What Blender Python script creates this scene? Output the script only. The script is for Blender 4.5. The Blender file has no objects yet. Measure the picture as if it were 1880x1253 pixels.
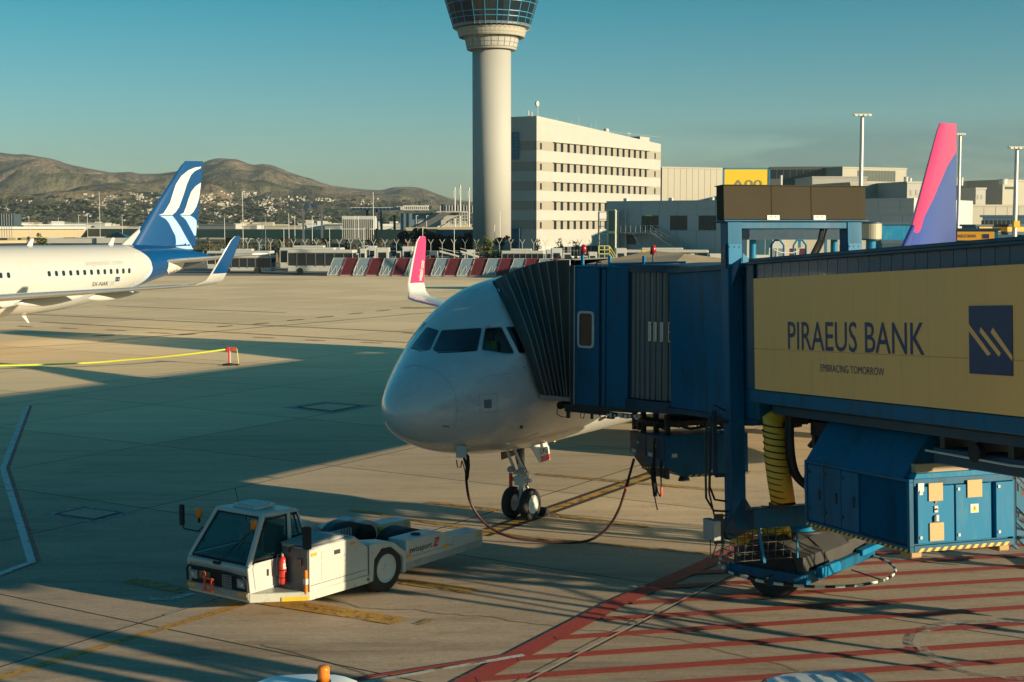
import bpy, bmesh, math, random
from mathutils import Vector, Matrix, noise
from mathutils.bvhtree import BVHTree
import mathutils.geometry as mgeo
R = math.radians
random.seed(7)
SC = bpy.context.scene
COL = SC.collection
# ------------------------------------------------------------------ camera, sky, sun, exposure
CAMH = 7.1
PITCH = math.atan(214.5 / 2611)
cam_d = bpy.data.cameras.new("camera"); cam = bpy.data.objects.new("camera", cam_d); COL.objects.link(cam)
cam_d.lens = 50.0; cam_d.sensor_width = 36.0
cam_d.clip_start = 0.1; cam_d.clip_end = 60000
cam.location = (0, 0, CAMH); cam.rotation_euler = (R(90) - PITCH, 0, 0)
SC.camera = cam
SUN_AZ = math.atan2(0.88, -0.475)      # compass-like angle of the sun measured from +Y towards +X
SUN_EL = R(10.8)
world = bpy.data.worlds.new("World"); SC.world = world; world.use_nodes = True
nt = world.node_tree; nt.nodes.clear()
wo = nt.nodes.new("ShaderNodeOutputWorld"); bg = nt.nodes.new("ShaderNodeBackground")
sky = nt.nodes.new("ShaderNodeTexSky"); sky.sky_type = 'NISHITA'; sky.sun_disc = False
sky.sun_elevation = SUN_EL; sky.sun_rotation = SUN_AZ; sky.air_density = 1.0; sky.dust_density = 0.6; sky.ozone_density = 1.2
tint = nt.nodes.new("ShaderNodeMix"); tint.data_type = 'RGBA'; tint.blend_type = 'MULTIPLY'; tint.inputs[0].default_value = 1.0

# soft banks of cloud low over the horizon (noise on the view direction, everywhere round the horizon)
tc = nt.nodes.new("ShaderNodeTexCoord"); mp = nt.nodes.new("ShaderNodeMapping"); mp.inputs['Scale'].default_value = (5.0, 5.0, 30)
mp.inputs['Location'].default_value = (0.7, 1.1, 0.4)
nz = nt.nodes.new("ShaderNodeTexNoise"); nz.inputs['Scale'].default_value = 1.6; nz.inputs['Detail'].default_value = 7; nz.inputs['Roughness'].default_value = 0.55
cr = nt.nodes.new("ShaderNodeValToRGB"); cr.color_ramp.elements[0].position = 0.42; cr.color_ramp.elements[1].position = 0.58
sx = nt.nodes.new("ShaderNodeSeparateXYZ"); band = nt.nodes.new("ShaderNodeValToRGB")
band.color_ramp.elements[0].position = 0.0; band.color_ramp.elements[0].color = (0.2, 0.2, 0.2, 1)
band.color_ramp.elements[1].position = 0.075; band.color_ramp.elements[1].color = (0, 0, 0, 1)
e = band.color_ramp.elements.new(0.035); e.color = (0.9, 0.9, 0.9, 1); e = band.color_ramp.elements.new(0.055); e.color = (0.8, 0.8, 0.8, 1)
band.color_ramp.interpolation = 'EASE'
cm = nt.nodes.new("ShaderNodeMath"); cm.operation = 'MULTIPLY'
cmix = nt.nodes.new("ShaderNodeMix"); cmix.data_type = 'RGBA'; cmix.blend_type = 'MULTIPLY'
cmix.inputs[7].default_value = (0.50, 0.62, 0.70, 1)
L = nt.links.new
tz_ = nt.nodes.new('ShaderNodeValToRGB'); tz_.color_ramp.elements[0].position = 0.0; tz_.color_ramp.elements[0].color = (0.58, 0.76, 0.97, 1)
tz_.color_ramp.elements[1].position = 0.17; tz_.color_ramp.elements[1].color = (0.020, 0.575, 0.72, 1)
L(tc.outputs['Generated'], mp.inputs[0]); L(mp.outputs[0], nz.inputs['Vector']); L(nz.outputs['Fac'], cr.inputs[0])
L(tc.outputs['Generated'], sx.inputs[0]); L(sx.outputs['Z'], tz_.inputs[0]); L(tz_.outputs[0], tint.inputs[7]); L(sx.outputs['Z'], band.inputs[0])
azr = nt.nodes.new("ShaderNodeMapRange"); azr.inputs[1].default_value = 0.06; azr.inputs[2].default_value = 0.20; azr.inputs[3].default_value = 0.12; azr.interpolation_type = 'SMOOTHSTEP'
az2 = nt.nodes.new("ShaderNodeMath"); az2.operation = 'MULTIPLY'; L(sx.outputs['X'], azr.inputs[0])   # the cloud bank lies towards the right
L(cr.outputs[0], az2.inputs[0]); L(azr.outputs[0], az2.inputs[1]); L(az2.outputs[0], cm.inputs[0]); L(band.outputs[0], cm.inputs[1])
L(sky.outputs[0], tint.inputs[6]); L(tint.outputs[2], cmix.inputs[6]); L(cm.outputs[0], cmix.inputs[0])
L(cmix.outputs[2], bg.inputs[0]); L(bg.outputs[0], wo.inputs[0])
bg.inputs[1].default_value = 0.083
sun_d = bpy.data.lights.new("sun", 'SUN'); sun = bpy.data.objects.new("sun", sun_d); COL.objects.link(sun)
sun_d.energy = 5.0; sun_d.angle = R(0.55); sun_d.color = (1.0, 0.82, 0.54)
sdir = Vector((math.sin(SUN_AZ) * math.cos(SUN_EL), math.cos(SUN_AZ) * math.cos(SUN_EL), math.sin(SUN_EL)))
sun.rotation_euler = sdir.to_track_quat('Z', 'Y').to_euler(); sun.location = (40, -20, 40)
SC.view_settings.view_transform = 'Standard'; SC.view_settings.look = 'None'
SC.view_settings.gamma = 1.0; SC.view_settings.exposure = 0.75
SC.render.engine = 'CYCLES'
SC.cycles.use_denoising = True
SC.cycles.max_bounces = 6; SC.cycles.diffuse_bounces = 3; SC.cycles.glossy_bounces = 3
SC.cycles.transmission_bounces = 4; SC.cycles.transparent_max_bounces = 8
# ------------------------------------------------------------------ surveying helpers (pixel of the photograph -> point of the place)
FPX = 2611.0
CP, SP = math.cos(PITCH), math.sin(PITCH)
EYE = Vector((0, 0, CAMH))
def ray(px, py):
    u = (px - 940) / FPX; v = -(py - 626.5) / FPX
    return Vector((u, CP + v * SP, -SP + v * CP))
def P(px, py, Y):
    d = ray(px, py); return EYE + d * (Y / d.y)
def G(px, py, z=0.0):
    d = ray(px, py); return EYE + d * ((z - CAMH) / d.z)
def onplane(px, py, o, n):
    d = ray(px, py); t = (Vector(o) - EYE).dot(n) / d.dot(n); return EYE + d * t
# ------------------------------------------------------------------ object helpers
def link(o): COL.objects.link(o); return o
def tag(o, label=None, cat=None, group=None, kind=None):
    if label: o['label'] = label
    if cat: o['category'] = cat
    if group: o['group'] = group
    if kind: o['kind'] = kind
    return o
def thing(name, label, cat, M=None, group=None):
    o = link(bpy.data.objects.new(name, None)); o.empty_display_size = 0.3
    if M is not None: o.matrix_world = M
    return tag(o, label, cat, group)
def frame(o, x, y, z=None):
    x = Vector(x).normalized(); y = Vector(y)
    z = x.cross(y).normalized() if z is None else Vector(z).normalized()
    y = z.cross(x)
    M = Matrix.Identity(4)
    for i, a in enumerate((x, y, z)):
        for j in range(3): M[j][i] = a[j]
    for j in range(3): M[j][3] = o[j]
    return M
def copy_tree(o, parent=None, M=None):
    c = o.copy(); link(c)
    if parent is not None: c.parent = parent; c.matrix_parent_inverse = o.matrix_parent_inverse
    if M is not None: c.matrix_world = M
    for ch in list(o.children): copy_tree(ch, c)
    return c
class MB:
    def __init__(s): s.v = []; s.f = []; s.m = []; s.mi = 0
    def add(s, vs, fs):
        b = len(s.v); s.v += [Vector(p) for p in vs]; s.f += [tuple(b + i for i in f) for f in fs]; s.m += [s.mi] * len(fs); return s
    def box(s, x0, x1, y0, y1, z0, z1):
        return s.add([(x0,y0,z0),(x1,y0,z0),(x1,y1,z0),(x0,y1,z0),(x0,y0,z1),(x1,y0,z1),(x1,y1,z1),(x0,y1,z1)],
            [(0,3,2,1),(4,5,6,7),(0,1,5,4),(1,2,6,5),(2,3,7,6),(3,0,4,7)])
    def obox(s, c, X, Y, Z):   # oriented box, half vectors
        c, X, Y, Z = map(Vector, (c, X, Y, Z))
        return s.add([c-X-Y-Z, c+X-Y-Z, c+X+Y-Z, c-X+Y-Z, c-X-Y+Z, c+X-Y+Z, c+X+Y+Z, c-X+Y+Z],
            [(0,3,2,1),(4,5,6,7),(0,1,5,4),(1,2,6,5),(2,3,7,6),(3,0,4,7)])
    def bar(s, p, q, w, h=None, up=(0,0,1)):
        p, q = Vector(p), Vector(q); d = q - p; h = w if h is None else h
        X = d.normalized(); U = Vector(up)
        if abs(X.dot(U)) > 0.97: U = Vector((1, 0, 0))
        Yv = U.cross(X).normalized(); Zv = X.cross(Yv)
        return s.obox((p + q) / 2, d / 2, Yv * w / 2, Zv * h / 2)
    def quad(s, *p): return s.add(p, [tuple(range(len(p)))])
    def prism(s, poly, axis, a, b):   # poly: 2D pts (u,w); extruded along axis 0/1/2 from a to b
        def m(u, w, t): return {0: (t, u, w), 1: (u, t, w), 2: (u, w, t)}[axis]
        n = len(poly); vs = [m(u, w, a) for u, w in poly] + [m(u, w, b) for u, w in poly]
        fs = [tuple(reversed(range(n))), tuple(range(n, 2 * n))] + [(i, (i + 1) % n, n + (i + 1) % n, n + i) for i in range(n)]
        return s.add(vs, fs)
    def cyl(s, p, q, r0, r1=None, n=12, caps=True):
        p, q = Vector(p), Vector(q); r1 = r0 if r1 is None else r1; X = (q - p).normalized()
        U = Vector((0, 0, 1)) if abs(X.z) < 0.9 else Vector((1, 0, 0)); Yv = U.cross(X).normalized(); Zv = X.cross(Yv)
        vs = []
        for c, r in ((p, r0), (q, r1)):
            for i in range(n):
                a = 2 * math.pi * i / n; vs.append(c + Yv * r * math.cos(a) + Zv * r * math.sin(a))
        fs = [(i, (i + 1) % n, n + (i + 1) % n, n + i) for i in range(n)]
        if caps: fs += [tuple(reversed(range(n))), tuple(range(n, 2 * n))]
        return s.add(vs, fs)
    def loft(s, rings, caps=True, closed=True):
        n = len(rings[0]); vs = [p for r in rings for p in r]; fs = []
        for k in range(len(rings) - 1):
            for i in range(n if closed else n - 1):
                j = (i + 1) % n; fs.append((k*n+i, k*n+j, (k+1)*n+j, (k+1)*n+i))
        if caps and closed: fs += [tuple(reversed(range(n))), tuple(range((len(rings)-1)*n, len(rings)*n))]
        return s.add(vs, fs)
    def tube(s, pts, r, n=8, rr=None):
        pts = [Vector(p) for p in pts]; rings = []; prev = None
        for i, p in enumerate(pts):
            d = (pts[min(i+1, len(pts)-1)] - pts[max(i-1, 0)]).normalized()
            if prev is None:
                U = Vector((0, 0, 1)) if abs(d.z) < 0.9 else Vector((1, 0, 0)); Yv = U.cross(d).normalized()
            else: Yv = (prev - d * prev.dot(d)).normalized()
            prev = Yv; Zv = d.cross(Yv); q = rr[i] if rr else r
            rings.append([p + Yv * q * math.cos(2*math.pi*k/n) + Zv * q * math.sin(2*math.pi*k/n) for k in range(n)])
        return s.loft(rings)
    def lathe(s, prof, n=24, c=(0,0,0), axis=2, caps=True):   # prof: (r, t)
        rings = []
        for r, t in prof:
            ring = []
            for k in range(n):
                a = 2*math.pi*k/n; x, y = r*math.cos(a), r*math.sin(a)
                p = {2: (x, y, t), 0: (t, x, y), 1: (y, t, x)}[axis]
                ring.append(Vector(p) + Vector(c))
            rings.append(ring)
        return s.loft(rings, caps=caps)
    def sphere(s, c, r, nu=12, nv=8, sc=(1,1,1)):
        rings = []
        for j in range(nv + 1):
            t = math.pi * j / nv; rr = max(1e-4, math.sin(t)); 
            rings.append([Vector(c) + Vector((r*sc[0]*rr*math.cos(2*math.pi*i/nu), r*sc[1]*rr*math.sin(2*math.pi*i/nu), -r*sc[2]*math.cos(t))) for i in range(nu)])
        return s.loft(rings)
    def mesh(s, name, mats, smooth=False, inv=None):
        me = bpy.data.meshes.new(name)
        vs = [inv @ p for p in s.v] if inv is not None else s.v
        me.from_pydata([tuple(p) for p in vs], [], s.f)
        mats = mats if isinstance(mats, (list, tuple)) else [mats]
        for m in mats: me.materials.append(m)
        if len(mats) > 1: me.polygons.foreach_set('material_index', s.m)
        if smooth: me.polygons.foreach_set('use_smooth', [True] * len(me.polygons))
        me.update(); return me
    def build(s, name, mats, parent=None, smooth=False, world=False, bevel=0.0, auto=None, label=None):
        """world=True: vertices were given in world space and are taken into the parent's frame"""
        inv = None
        if world and parent is not None: inv = wm(parent).inverted()
        me = s.mesh(name, mats, smooth or auto is not None, inv)
        if bevel or auto is not None:
            bm = bmesh.new(); bm.from_mesh(me)
            bmesh.ops.recalc_face_normals(bm, faces=bm.faces)
            if bevel:
                ed = [e for e in bm.edges if len(e.link_faces) == 2 and e.calc_face_angle() > R(25)]
                bmesh.ops.bevel(bm, geom=ed, offset=bevel, segments=1, affect='EDGES', clamp_overlap=True)
            if auto is not None:
                for e_ in bm.edges: e_.smooth = not (len(e_.link_faces) == 2 and e_.calc_face_angle() > R(auto))
            bm.to_mesh(me); bm.free()
        o = link(bpy.data.objects.new(name, me))
        if parent is not None: o.parent = parent
        if label: o['label'] = label
        return o
def wm(o):
    M = o.matrix_basis.copy() if o.parent is None else wm(o.parent) @ o.matrix_basis
    return M
# ------------------------------------------------------------------ materials
MATS = {}
def mat(name, col, rough=0.5, metal=0.0, var=0.0, vscale=2.0, bump=0.0, bscale=40.0, spec=0.5, coat=0.0, dirt=None, dscale=1.5, dlo=0.5, dhi=0.75, trans=0.0, emit=None, stretch=None):
    if name in MATS: return MATS[name]
    m = bpy.data.materials.new(name); m.use_nodes = True; n = m.node_tree; b = n.nodes['Principled BSDF']; lk = n.links.new
    b.inputs['Base Color'].default_value = (*col, 1); b.inputs['Roughness'].default_value = rough; b.inputs['Metallic'].default_value = metal
    b.inputs['Specular IOR Level'].default_value = spec; b.inputs['Coat Weight'].default_value = coat; b.inputs['Transmission Weight'].default_value = trans
    if emit: b.inputs['Emission Color'].default_value = (*emit[0], 1); b.inputs['Emission Strength'].default_value = emit[1]
    if var or bump or dirt:
        t = n.nodes.new('ShaderNodeTexCoord'); src = t.outputs['Object']
        if stretch:
            mpn = n.nodes.new('ShaderNodeMapping'); mpn.inputs['Scale'].default_value = stretch; lk(src, mpn.inputs[0]); src = mpn.outputs[0]
        cur = None
        if var:
            z = n.nodes.new('ShaderNodeTexNoise'); z.inputs['Scale'].default_value = vscale; z.inputs['Detail'].default_value = 6; lk(src, z.inputs['Vector'])
            r = n.nodes.new('ShaderNodeMapRange'); r.inputs[1].default_value = 0.3; r.inputs[2].default_value = 0.7; r.inputs[3].default_value = 1 - var; r.inputs[4].default_value = 1 + var * 0.6
            lk(z.outputs['Fac'], r.inputs[0])
            mx = n.nodes.new('ShaderNodeMix'); mx.data_type = 'RGBA'; mx.blend_type = 'MULTIPLY'; mx.inputs[0].default_value = 1
            mx.inputs[6].default_value = (*col, 1); lk(r.outputs[0], mx.inputs[7]); cur = mx.outputs[2]
            r2 = n.nodes.new('ShaderNodeMapRange'); r2.inputs[1].default_value = 0.3; r2.inputs[2].default_value = 0.7; r2.inputs[3].default_value = max(0.02, rough - 0.08); r2.inputs[4].default_value = min(1, rough + 0.1)
            lk(z.outputs['Fac'], r2.inputs[0]); lk(r2.outputs[0], b.inputs['Roughness'])
        if dirt:
            z = n.nodes.new('ShaderNodeTexNoise'); z.inputs['Scale'].default_value = dscale; z.inputs['Detail'].default_value = 9; z.inputs['Roughness'].default_value = 0.65; lk(src, z.inputs['Vector'])
            r = n.nodes.new('ShaderNodeMapRange'); r.inputs[1].default_value = dlo; r.inputs[2].default_value = dhi; lk(z.outputs['Fac'], r.inputs[0])
            mx = n.nodes.new('ShaderNodeMix'); mx.data_type = 'RGBA'
            if cur: lk(cur, mx.inputs[6])
            else: mx.inputs[6].default_value = (*col, 1)
            mx.inputs[7].default_value = (*dirt, 1); lk(r.outputs[0], mx.inputs[0]); cur = mx.outputs[2]
        if cur: lk(cur, b.inputs['Base Color'])
        if bump:
            z = n.nodes.new('ShaderNodeTexNoise'); z.inputs['Scale'].default_value = bscale; z.inputs['Detail'].default_value = 5; lk(src, z.inputs['Vector'])
            bp = n.nodes.new('ShaderNodeBump'); bp.inputs['Strength'].default_value = bump; bp.inputs['Distance'].default_value = 0.02; lk(z.outputs['Fac'], bp.inputs['Height']); lk(bp.outputs[0], b.inputs['Normal'])
    MATS[name] = m; return m
WHITE = mat('aircraft_white', (0.56, 0.56, 0.55), 0.24, coat=0.4, var=0.05, vscale=0.9, dirt=(0.44, 0.43, 0.40), dscale=3.5, dlo=0.52, dhi=0.85, stretch=(0.35, 1, 1))
CREAMW = mat('vehicle_white', (0.47, 0.465, 0.44), 0.35, var=0.06, vscale=3, dirt=(0.42, 0.38, 0.30), dscale=2.2, dlo=0.60, dhi=0.80)
BLUE = mat('bridge_blue', (0.0, 0.10, 0.205), 0.5, spec=0.25, var=0.12, vscale=1.6, dirt=(0.012, 0.055, 0.085), dscale=2.2, dlo=0.5, dhi=0.72, bump=0.06, bscale=9, stretch=(1.6, 1.6, 0.3))
BLUEL = mat('cabinet_blue', (0.0, 0.16, 0.33), 0.5, spec=0.2, var=0.10, vscale=2.5, dirt=(0.05, 0.20, 0.29), dscale=3.0, dlo=0.5, dhi=0.75, stretch=(1.6, 1.6, 0.4))
BLUED = mat('bridge_deep_blue', (0.006, 0.040, 0.080), 0.5, var=0.15, vscale=2)
DARK = mat('dark_metal', (0.022, 0.024, 0.026), 0.5, var=0.2, vscale=5)
BLACK = mat('black_rubber', (0.012, 0.012, 0.013), 0.75, var=0.2, vscale=8)
TYRE = mat('tyre_rubber', (0.022, 0.022, 0.022), 0.8, var=0.25, vscale=6, bump=0.2, bscale=60)
GREYM = mat('grey_metal', (0.33, 0.34, 0.34), 0.45, 0.3, var=0.1, vscale=4)
SILVER = mat('silver_metal', (0.62, 0.61, 0.58), 0.3, 0.6, var=0.08, vscale=5)
STEEL = mat('galvanised_steel', (0.42, 0.43, 0.42), 0.5, 0.5, var=0.15, vscale=3)
LGREY = mat('light_grey_paint', (0.50, 0.50, 0.48), 0.5, var=0.08)
GLASS = mat('cockpit_glass', (0.008, 0.011, 0.013), 0.06, spec=0.7)
GLASSB = mat('dark_window_glass', (0.012, 0.022, 0.03), 0.08, spec=0.7)
AMBER = mat('amber_plastic', (0.75, 0.20, 0.02), 0.25, var=0.1)
ORANGE = mat('orange_reflector', (0.80, 0.33, 0.03), 0.4)
RED = mat('red_paint', (0.62, 0.035, 0.025), 0.35, var=0.08)
REDO = mat('orange_red_paint', (0.75, 0.09, 0.04), 0.4, var=0.1)
YELP = mat('sign_ochre', (0.62, 0.36, 0.055), 0.55, var=0.05, vscale=1.2)
YEL = mat('yellow_paint', (0.72, 0.45, 0.03), 0.45, var=0.1)
NAVY = mat('sign_navy', (0.022, 0.03, 0.10), 0.5)
PINK = mat('livery_pink', (0.58, 0.04, 0.13), 0.28, coat=0.3)
INDIGO = mat('livery_indigo', (0.042, 0.065, 0.27), 0.28, coat=0.3)
LBLUE = mat('livery_pale_blue', (0.32, 0.50, 0.72), 0.28, coat=0.3)
ABLUE = mat('livery_blue', (0.002, 0.052, 0.17), 0.25, coat=0.3)
PAINTW = mat('white_paint', (0.55, 0.54, 0.51), 0.5)
TEXTD = mat('lettering_dark', (0.03, 0.03, 0.035), 0.5)
TEXTG = mat('lettering_grey', (0.30, 0.30, 0.29), 0.5)
# ------------------------------------------------------------------ flat lettering
def text_geo(s, size=1.0, bold=0.0, shear=0.0, space=1.0, sx=1.0):
    c = bpy.data.curves.new('lettering', 'FONT'); c.body = s; c.size = size; c.offset = bold; c.shear = shear; c.space_character = space; c.resolution_u = 3
    o = bpy.data.objects.new('lettering', c); link(o)
    dg = bpy.context.evaluated_depsgraph_get(); me = o.evaluated_get(dg).to_mesh()
    vs = [(v.co.x * sx, v.co.y) for v in me.vertices]; fs = [tuple(p.vertices) for p in me.polygons]
    o.evaluated_get(dg).to_mesh_clear(); bpy.data.objects.remove(o); bpy.data.curves.remove(c)
    x0 = min(v[0] for v in vs); x1 = max(v[0] for v in vs)
    return [(x - x0, y) for x, y in vs], fs, x1 - x0
def fit_text(s, width, height, bold=0.0, shear=0.0, space=1.0):
    """lettering stretched to a given width and cap height"""
    vs, fs, w = text_geo(s, 1.0, bold, shear, space)
    cap = 0.73 if any(ch.isupper() for ch in s) else 0.53
    return [(x * width / w, y * height / cap) for x, y in vs], fs
def put_text(name, s, width, height, fn, m, parent, world=False, **kw):
    vs, fs = fit_text(s, width, height, **kw); b = MB(); b.add([fn(x, y) for x, y in vs], fs)
    return b.build(name, m, parent, world=world)
def dense_poly(poly, res):
    """triangulated, refined 2D polygon"""
    bm = bmesh.new(); vs = [bm.verts.new((x, y, 0)) for x, y in poly]; bm.faces.new(vs)
    bmesh.ops.triangulate(bm, faces=bm.faces)
    for _ in range(7):
        ed = [e_ for e_ in bm.edges if e_.calc_length() > res]
        if not ed: break
        bmesh.ops.subdivide_edges(bm, edges=ed, cuts=1); bmesh.ops.triangulate(bm, faces=[f_ for f_ in bm.faces if len(f_.verts) > 3])
    bm.verts.index_update(); out = [(v.co.x, v.co.y) for v in bm.verts], [tuple(v.index for v in f_.verts) for f_ in bm.faces]
    bm.free(); return out
def rounded(poly, r, seg=3):
    out = []; n = len(poly)
    for i in range(n):
        p = Vector(poly[i]); a = Vector(poly[i-1]); b = Vector(poly[(i+1) % n])
        da = (a - p); db = (b - p); ra = min(r, da.length * 0.45); rb = min(r, db.length * 0.45)
        A = p + da.normalized() * ra; B = p + db.normalized() * rb
        for k in range(seg + 1):
            t = k / seg; q = A * (1-t)**2 + p * 2*t*(1-t) + B * t*t; out.append((q.x, q.y))
    return out
def drape(name, poly, bvh, off, m, parent, res=4.0, thick=0.0):
    """patch that follows a body, outlined by where its corners are seen"""
    vs, fs = dense_poly(poly, res); pts = []
    for x, y in vs:
        d = ray(x, y).normalized(); hit = bvh.ray_cast(EYE, d)
        if hit[0] is None: return None
        nn = hit[1] if hit[1].dot(d) < 0 else -hit[1]
        pts.append(hit[0] + nn * off)
    b = MB(); b.add(pts, fs); return b.build(name, m, parent, world=True, smooth=True)
# ================================================================== GROUND
def concrete_mat(name, base, random_tone=True):
    m = bpy.data.materials.new(name); m.use_nodes = True; n = m.node_tree; b = n.nodes['Principled BSDF']; lk = n.links.new
    N = n.nodes.new
    geo = N('ShaderNodeNewGeometry')
    def noise_(sc, det=6, ro=0.6, mapping=None, lo=0.3, hi=0.7, a=0.0, c=1.0):
        src = geo.outputs['Position']
        if mapping:
            mm = N('ShaderNodeMapping'); mm.inputs['Rotation'].default_value = (0, 0, mapping[0]); mm.inputs['Scale'].default_value = mapping[1]; lk(src, mm.inputs[0]); src = mm.outputs[0]
        z = N('ShaderNodeTexNoise'); z.inputs['Scale'].default_value = sc; z.inputs['Detail'].default_value = det; z.inputs['Roughness'].default_value = ro; lk(src, z.inputs['Vector'])
        r = N('ShaderNodeMapRange'); r.inputs[1].default_value = lo; r.inputs[2].default_value = hi; r.inputs[3].default_value = a; r.inputs[4].default_value = c; lk(z.outputs['Fac'], r.inputs[0]); return r.outputs[0], z.outputs['Fac']
    def mul(c1, fac, colr):
        mx = N('ShaderNodeMix'); mx.data_type = 'RGBA'; mx.blend_type = 'MULTIPLY'
        if isinstance(c1, tuple): mx.inputs[6].default_value = (*c1, 1)
        else: lk(c1, mx.inputs[6])
        if isinstance(fac, float): mx.inputs[0].default_value = fac
        else: lk(fac, mx.inputs[0])
        if isinstance(colr, tuple): mx.inputs[7].default_value = (*colr, 1)
        else: lk(colr, mx.inputs[7])
        return mx.outputs[2]
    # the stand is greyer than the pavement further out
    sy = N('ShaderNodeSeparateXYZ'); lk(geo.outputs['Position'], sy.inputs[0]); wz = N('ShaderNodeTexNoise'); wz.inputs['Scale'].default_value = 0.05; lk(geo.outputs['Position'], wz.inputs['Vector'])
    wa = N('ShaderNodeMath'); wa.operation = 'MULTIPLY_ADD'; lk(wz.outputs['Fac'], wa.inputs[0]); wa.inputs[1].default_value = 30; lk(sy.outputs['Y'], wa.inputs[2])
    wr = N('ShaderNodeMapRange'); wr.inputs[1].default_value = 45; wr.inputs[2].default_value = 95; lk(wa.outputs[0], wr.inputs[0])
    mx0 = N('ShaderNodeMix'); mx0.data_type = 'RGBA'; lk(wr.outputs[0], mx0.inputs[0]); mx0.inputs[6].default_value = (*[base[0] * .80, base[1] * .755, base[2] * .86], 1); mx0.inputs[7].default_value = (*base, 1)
    c = mul(mx0.outputs[2], noise_(0.12, 5, 0.6)[0], (0.85, 0.85, 0.85))
    c = mul(c, noise_(0.9, 8, 0.7, (R(-58), (0.35, 1.2, 1)))[0], (0.80, 0.80, 0.79))      # long scuffs along the taxi direction
    c = mul(c, noise_(0.55, 9, 0.72, (R(-20), (0.5, 1.5, 1)), 0.52, 0.72)[0], (0.72, 0.72, 0.71))   # oily patches
    c = mul(c, noise_(1.3, 8, 0.7, (R(30), (0.4, 1.3, 1)), 0.60, 0.74)[0], (0.55, 0.54, 0.53))
    # tyre and fuel stains: long dark smears and blots, strongest on the stand
    c = mul(c, noise_(0.35, 6, 0.75, (R(-58), (0.16, 2.2, 1)), 0.50, 0.66)[0], (0.70, 0.69, 0.67))
    c = mul(c, noise_(2.4, 7, 0.75, None, 0.60, 0.72)[0], (0.60, 0.59, 0.57))
    c = mul(c, noise_(5.0, 6, 0.8, (R(40), (1, 1.6, 1)))[0], (0.84, 0.84, 0.83))
    c = mul(c, noise_(11, 7, 0.75)[0], (0.72, 0.72, 0.71))
    c = mul(c, noise_(60, 4, 0.75)[0], (0.62, 0.62, 0.61))
    c = mul(c, noise_(0.8, 9, 0.8, (R(15), (0.6, 1.4, 1)), 0.56, 0.66)[0], (0.78, 0.77, 0.75))
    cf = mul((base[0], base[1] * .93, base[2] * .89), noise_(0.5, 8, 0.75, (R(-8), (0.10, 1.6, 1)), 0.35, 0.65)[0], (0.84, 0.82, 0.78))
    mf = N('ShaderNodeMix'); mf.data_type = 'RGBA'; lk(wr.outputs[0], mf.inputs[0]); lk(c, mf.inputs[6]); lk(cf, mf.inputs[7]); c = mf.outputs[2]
    if random_tone:
        oi = N('ShaderNodeObjectInfo'); rr = N('ShaderNodeMapRange'); rr.inputs[3].default_value = 0.86; rr.inputs[4].default_value = 1.08; lk(oi.outputs['Random'], rr.inputs[0]); c = mul(c, 1.0, rr.outputs[0])
    lk(c, b.inputs['Base Color']); b.inputs['Roughness'].default_value = 0.92; b.inputs['Specular IOR Level'].default_value = 0.25
    # brushed finish
    mm = N('ShaderNodeMapping'); mm.inputs['Rotation'].default_value = (0, 0, R(-58)); mm.inputs['Scale'].default_value = (1.5, 30, 1); lk(geo.outputs['Position'], mm.inputs[0])
    z = N('ShaderNodeTexNoise'); z.inputs['Scale'].default_value = 1.0; z.inputs['Detail'].default_value = 4; lk(mm.outputs[0], z.inputs['Vector'])
    z2 = N('ShaderNodeTexNoise'); z2.inputs['Scale'].default_value = 45; z2.inputs['Detail'].default_value = 4; lk(geo.outputs['Position'], z2.inputs['Vector'])
    ad = N('ShaderNodeMath'); ad.operation = 'ADD'; lk(z.outputs['Fac'], ad.inputs[0]); lk(z2.outputs['Fac'], ad.inputs[1])
    bp = N('ShaderNodeBump'); bp.inputs['Strength'].default_value = 0.25; bp.inputs['Distance'].default_value = 0.008; lk(ad.outputs[0], bp.inputs['Height']); lk(bp.outputs[0], b.inputs['Normal'])
    return m
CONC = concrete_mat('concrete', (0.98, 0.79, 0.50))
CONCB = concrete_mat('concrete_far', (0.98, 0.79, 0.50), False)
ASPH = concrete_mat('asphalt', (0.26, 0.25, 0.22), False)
EARTH = mat('dry_earth', (0.13, 0.105, 0.06), 0.95, var=0.4, vscale=0.02, dirt=(0.045, 0.055, 0.022), dscale=0.03, dlo=0.42, dhi=0.58)
SEAL = mat('joint_sealant', (0.035, 0.033, 0.03), 0.8, var=0.3, vscale=1)
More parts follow.
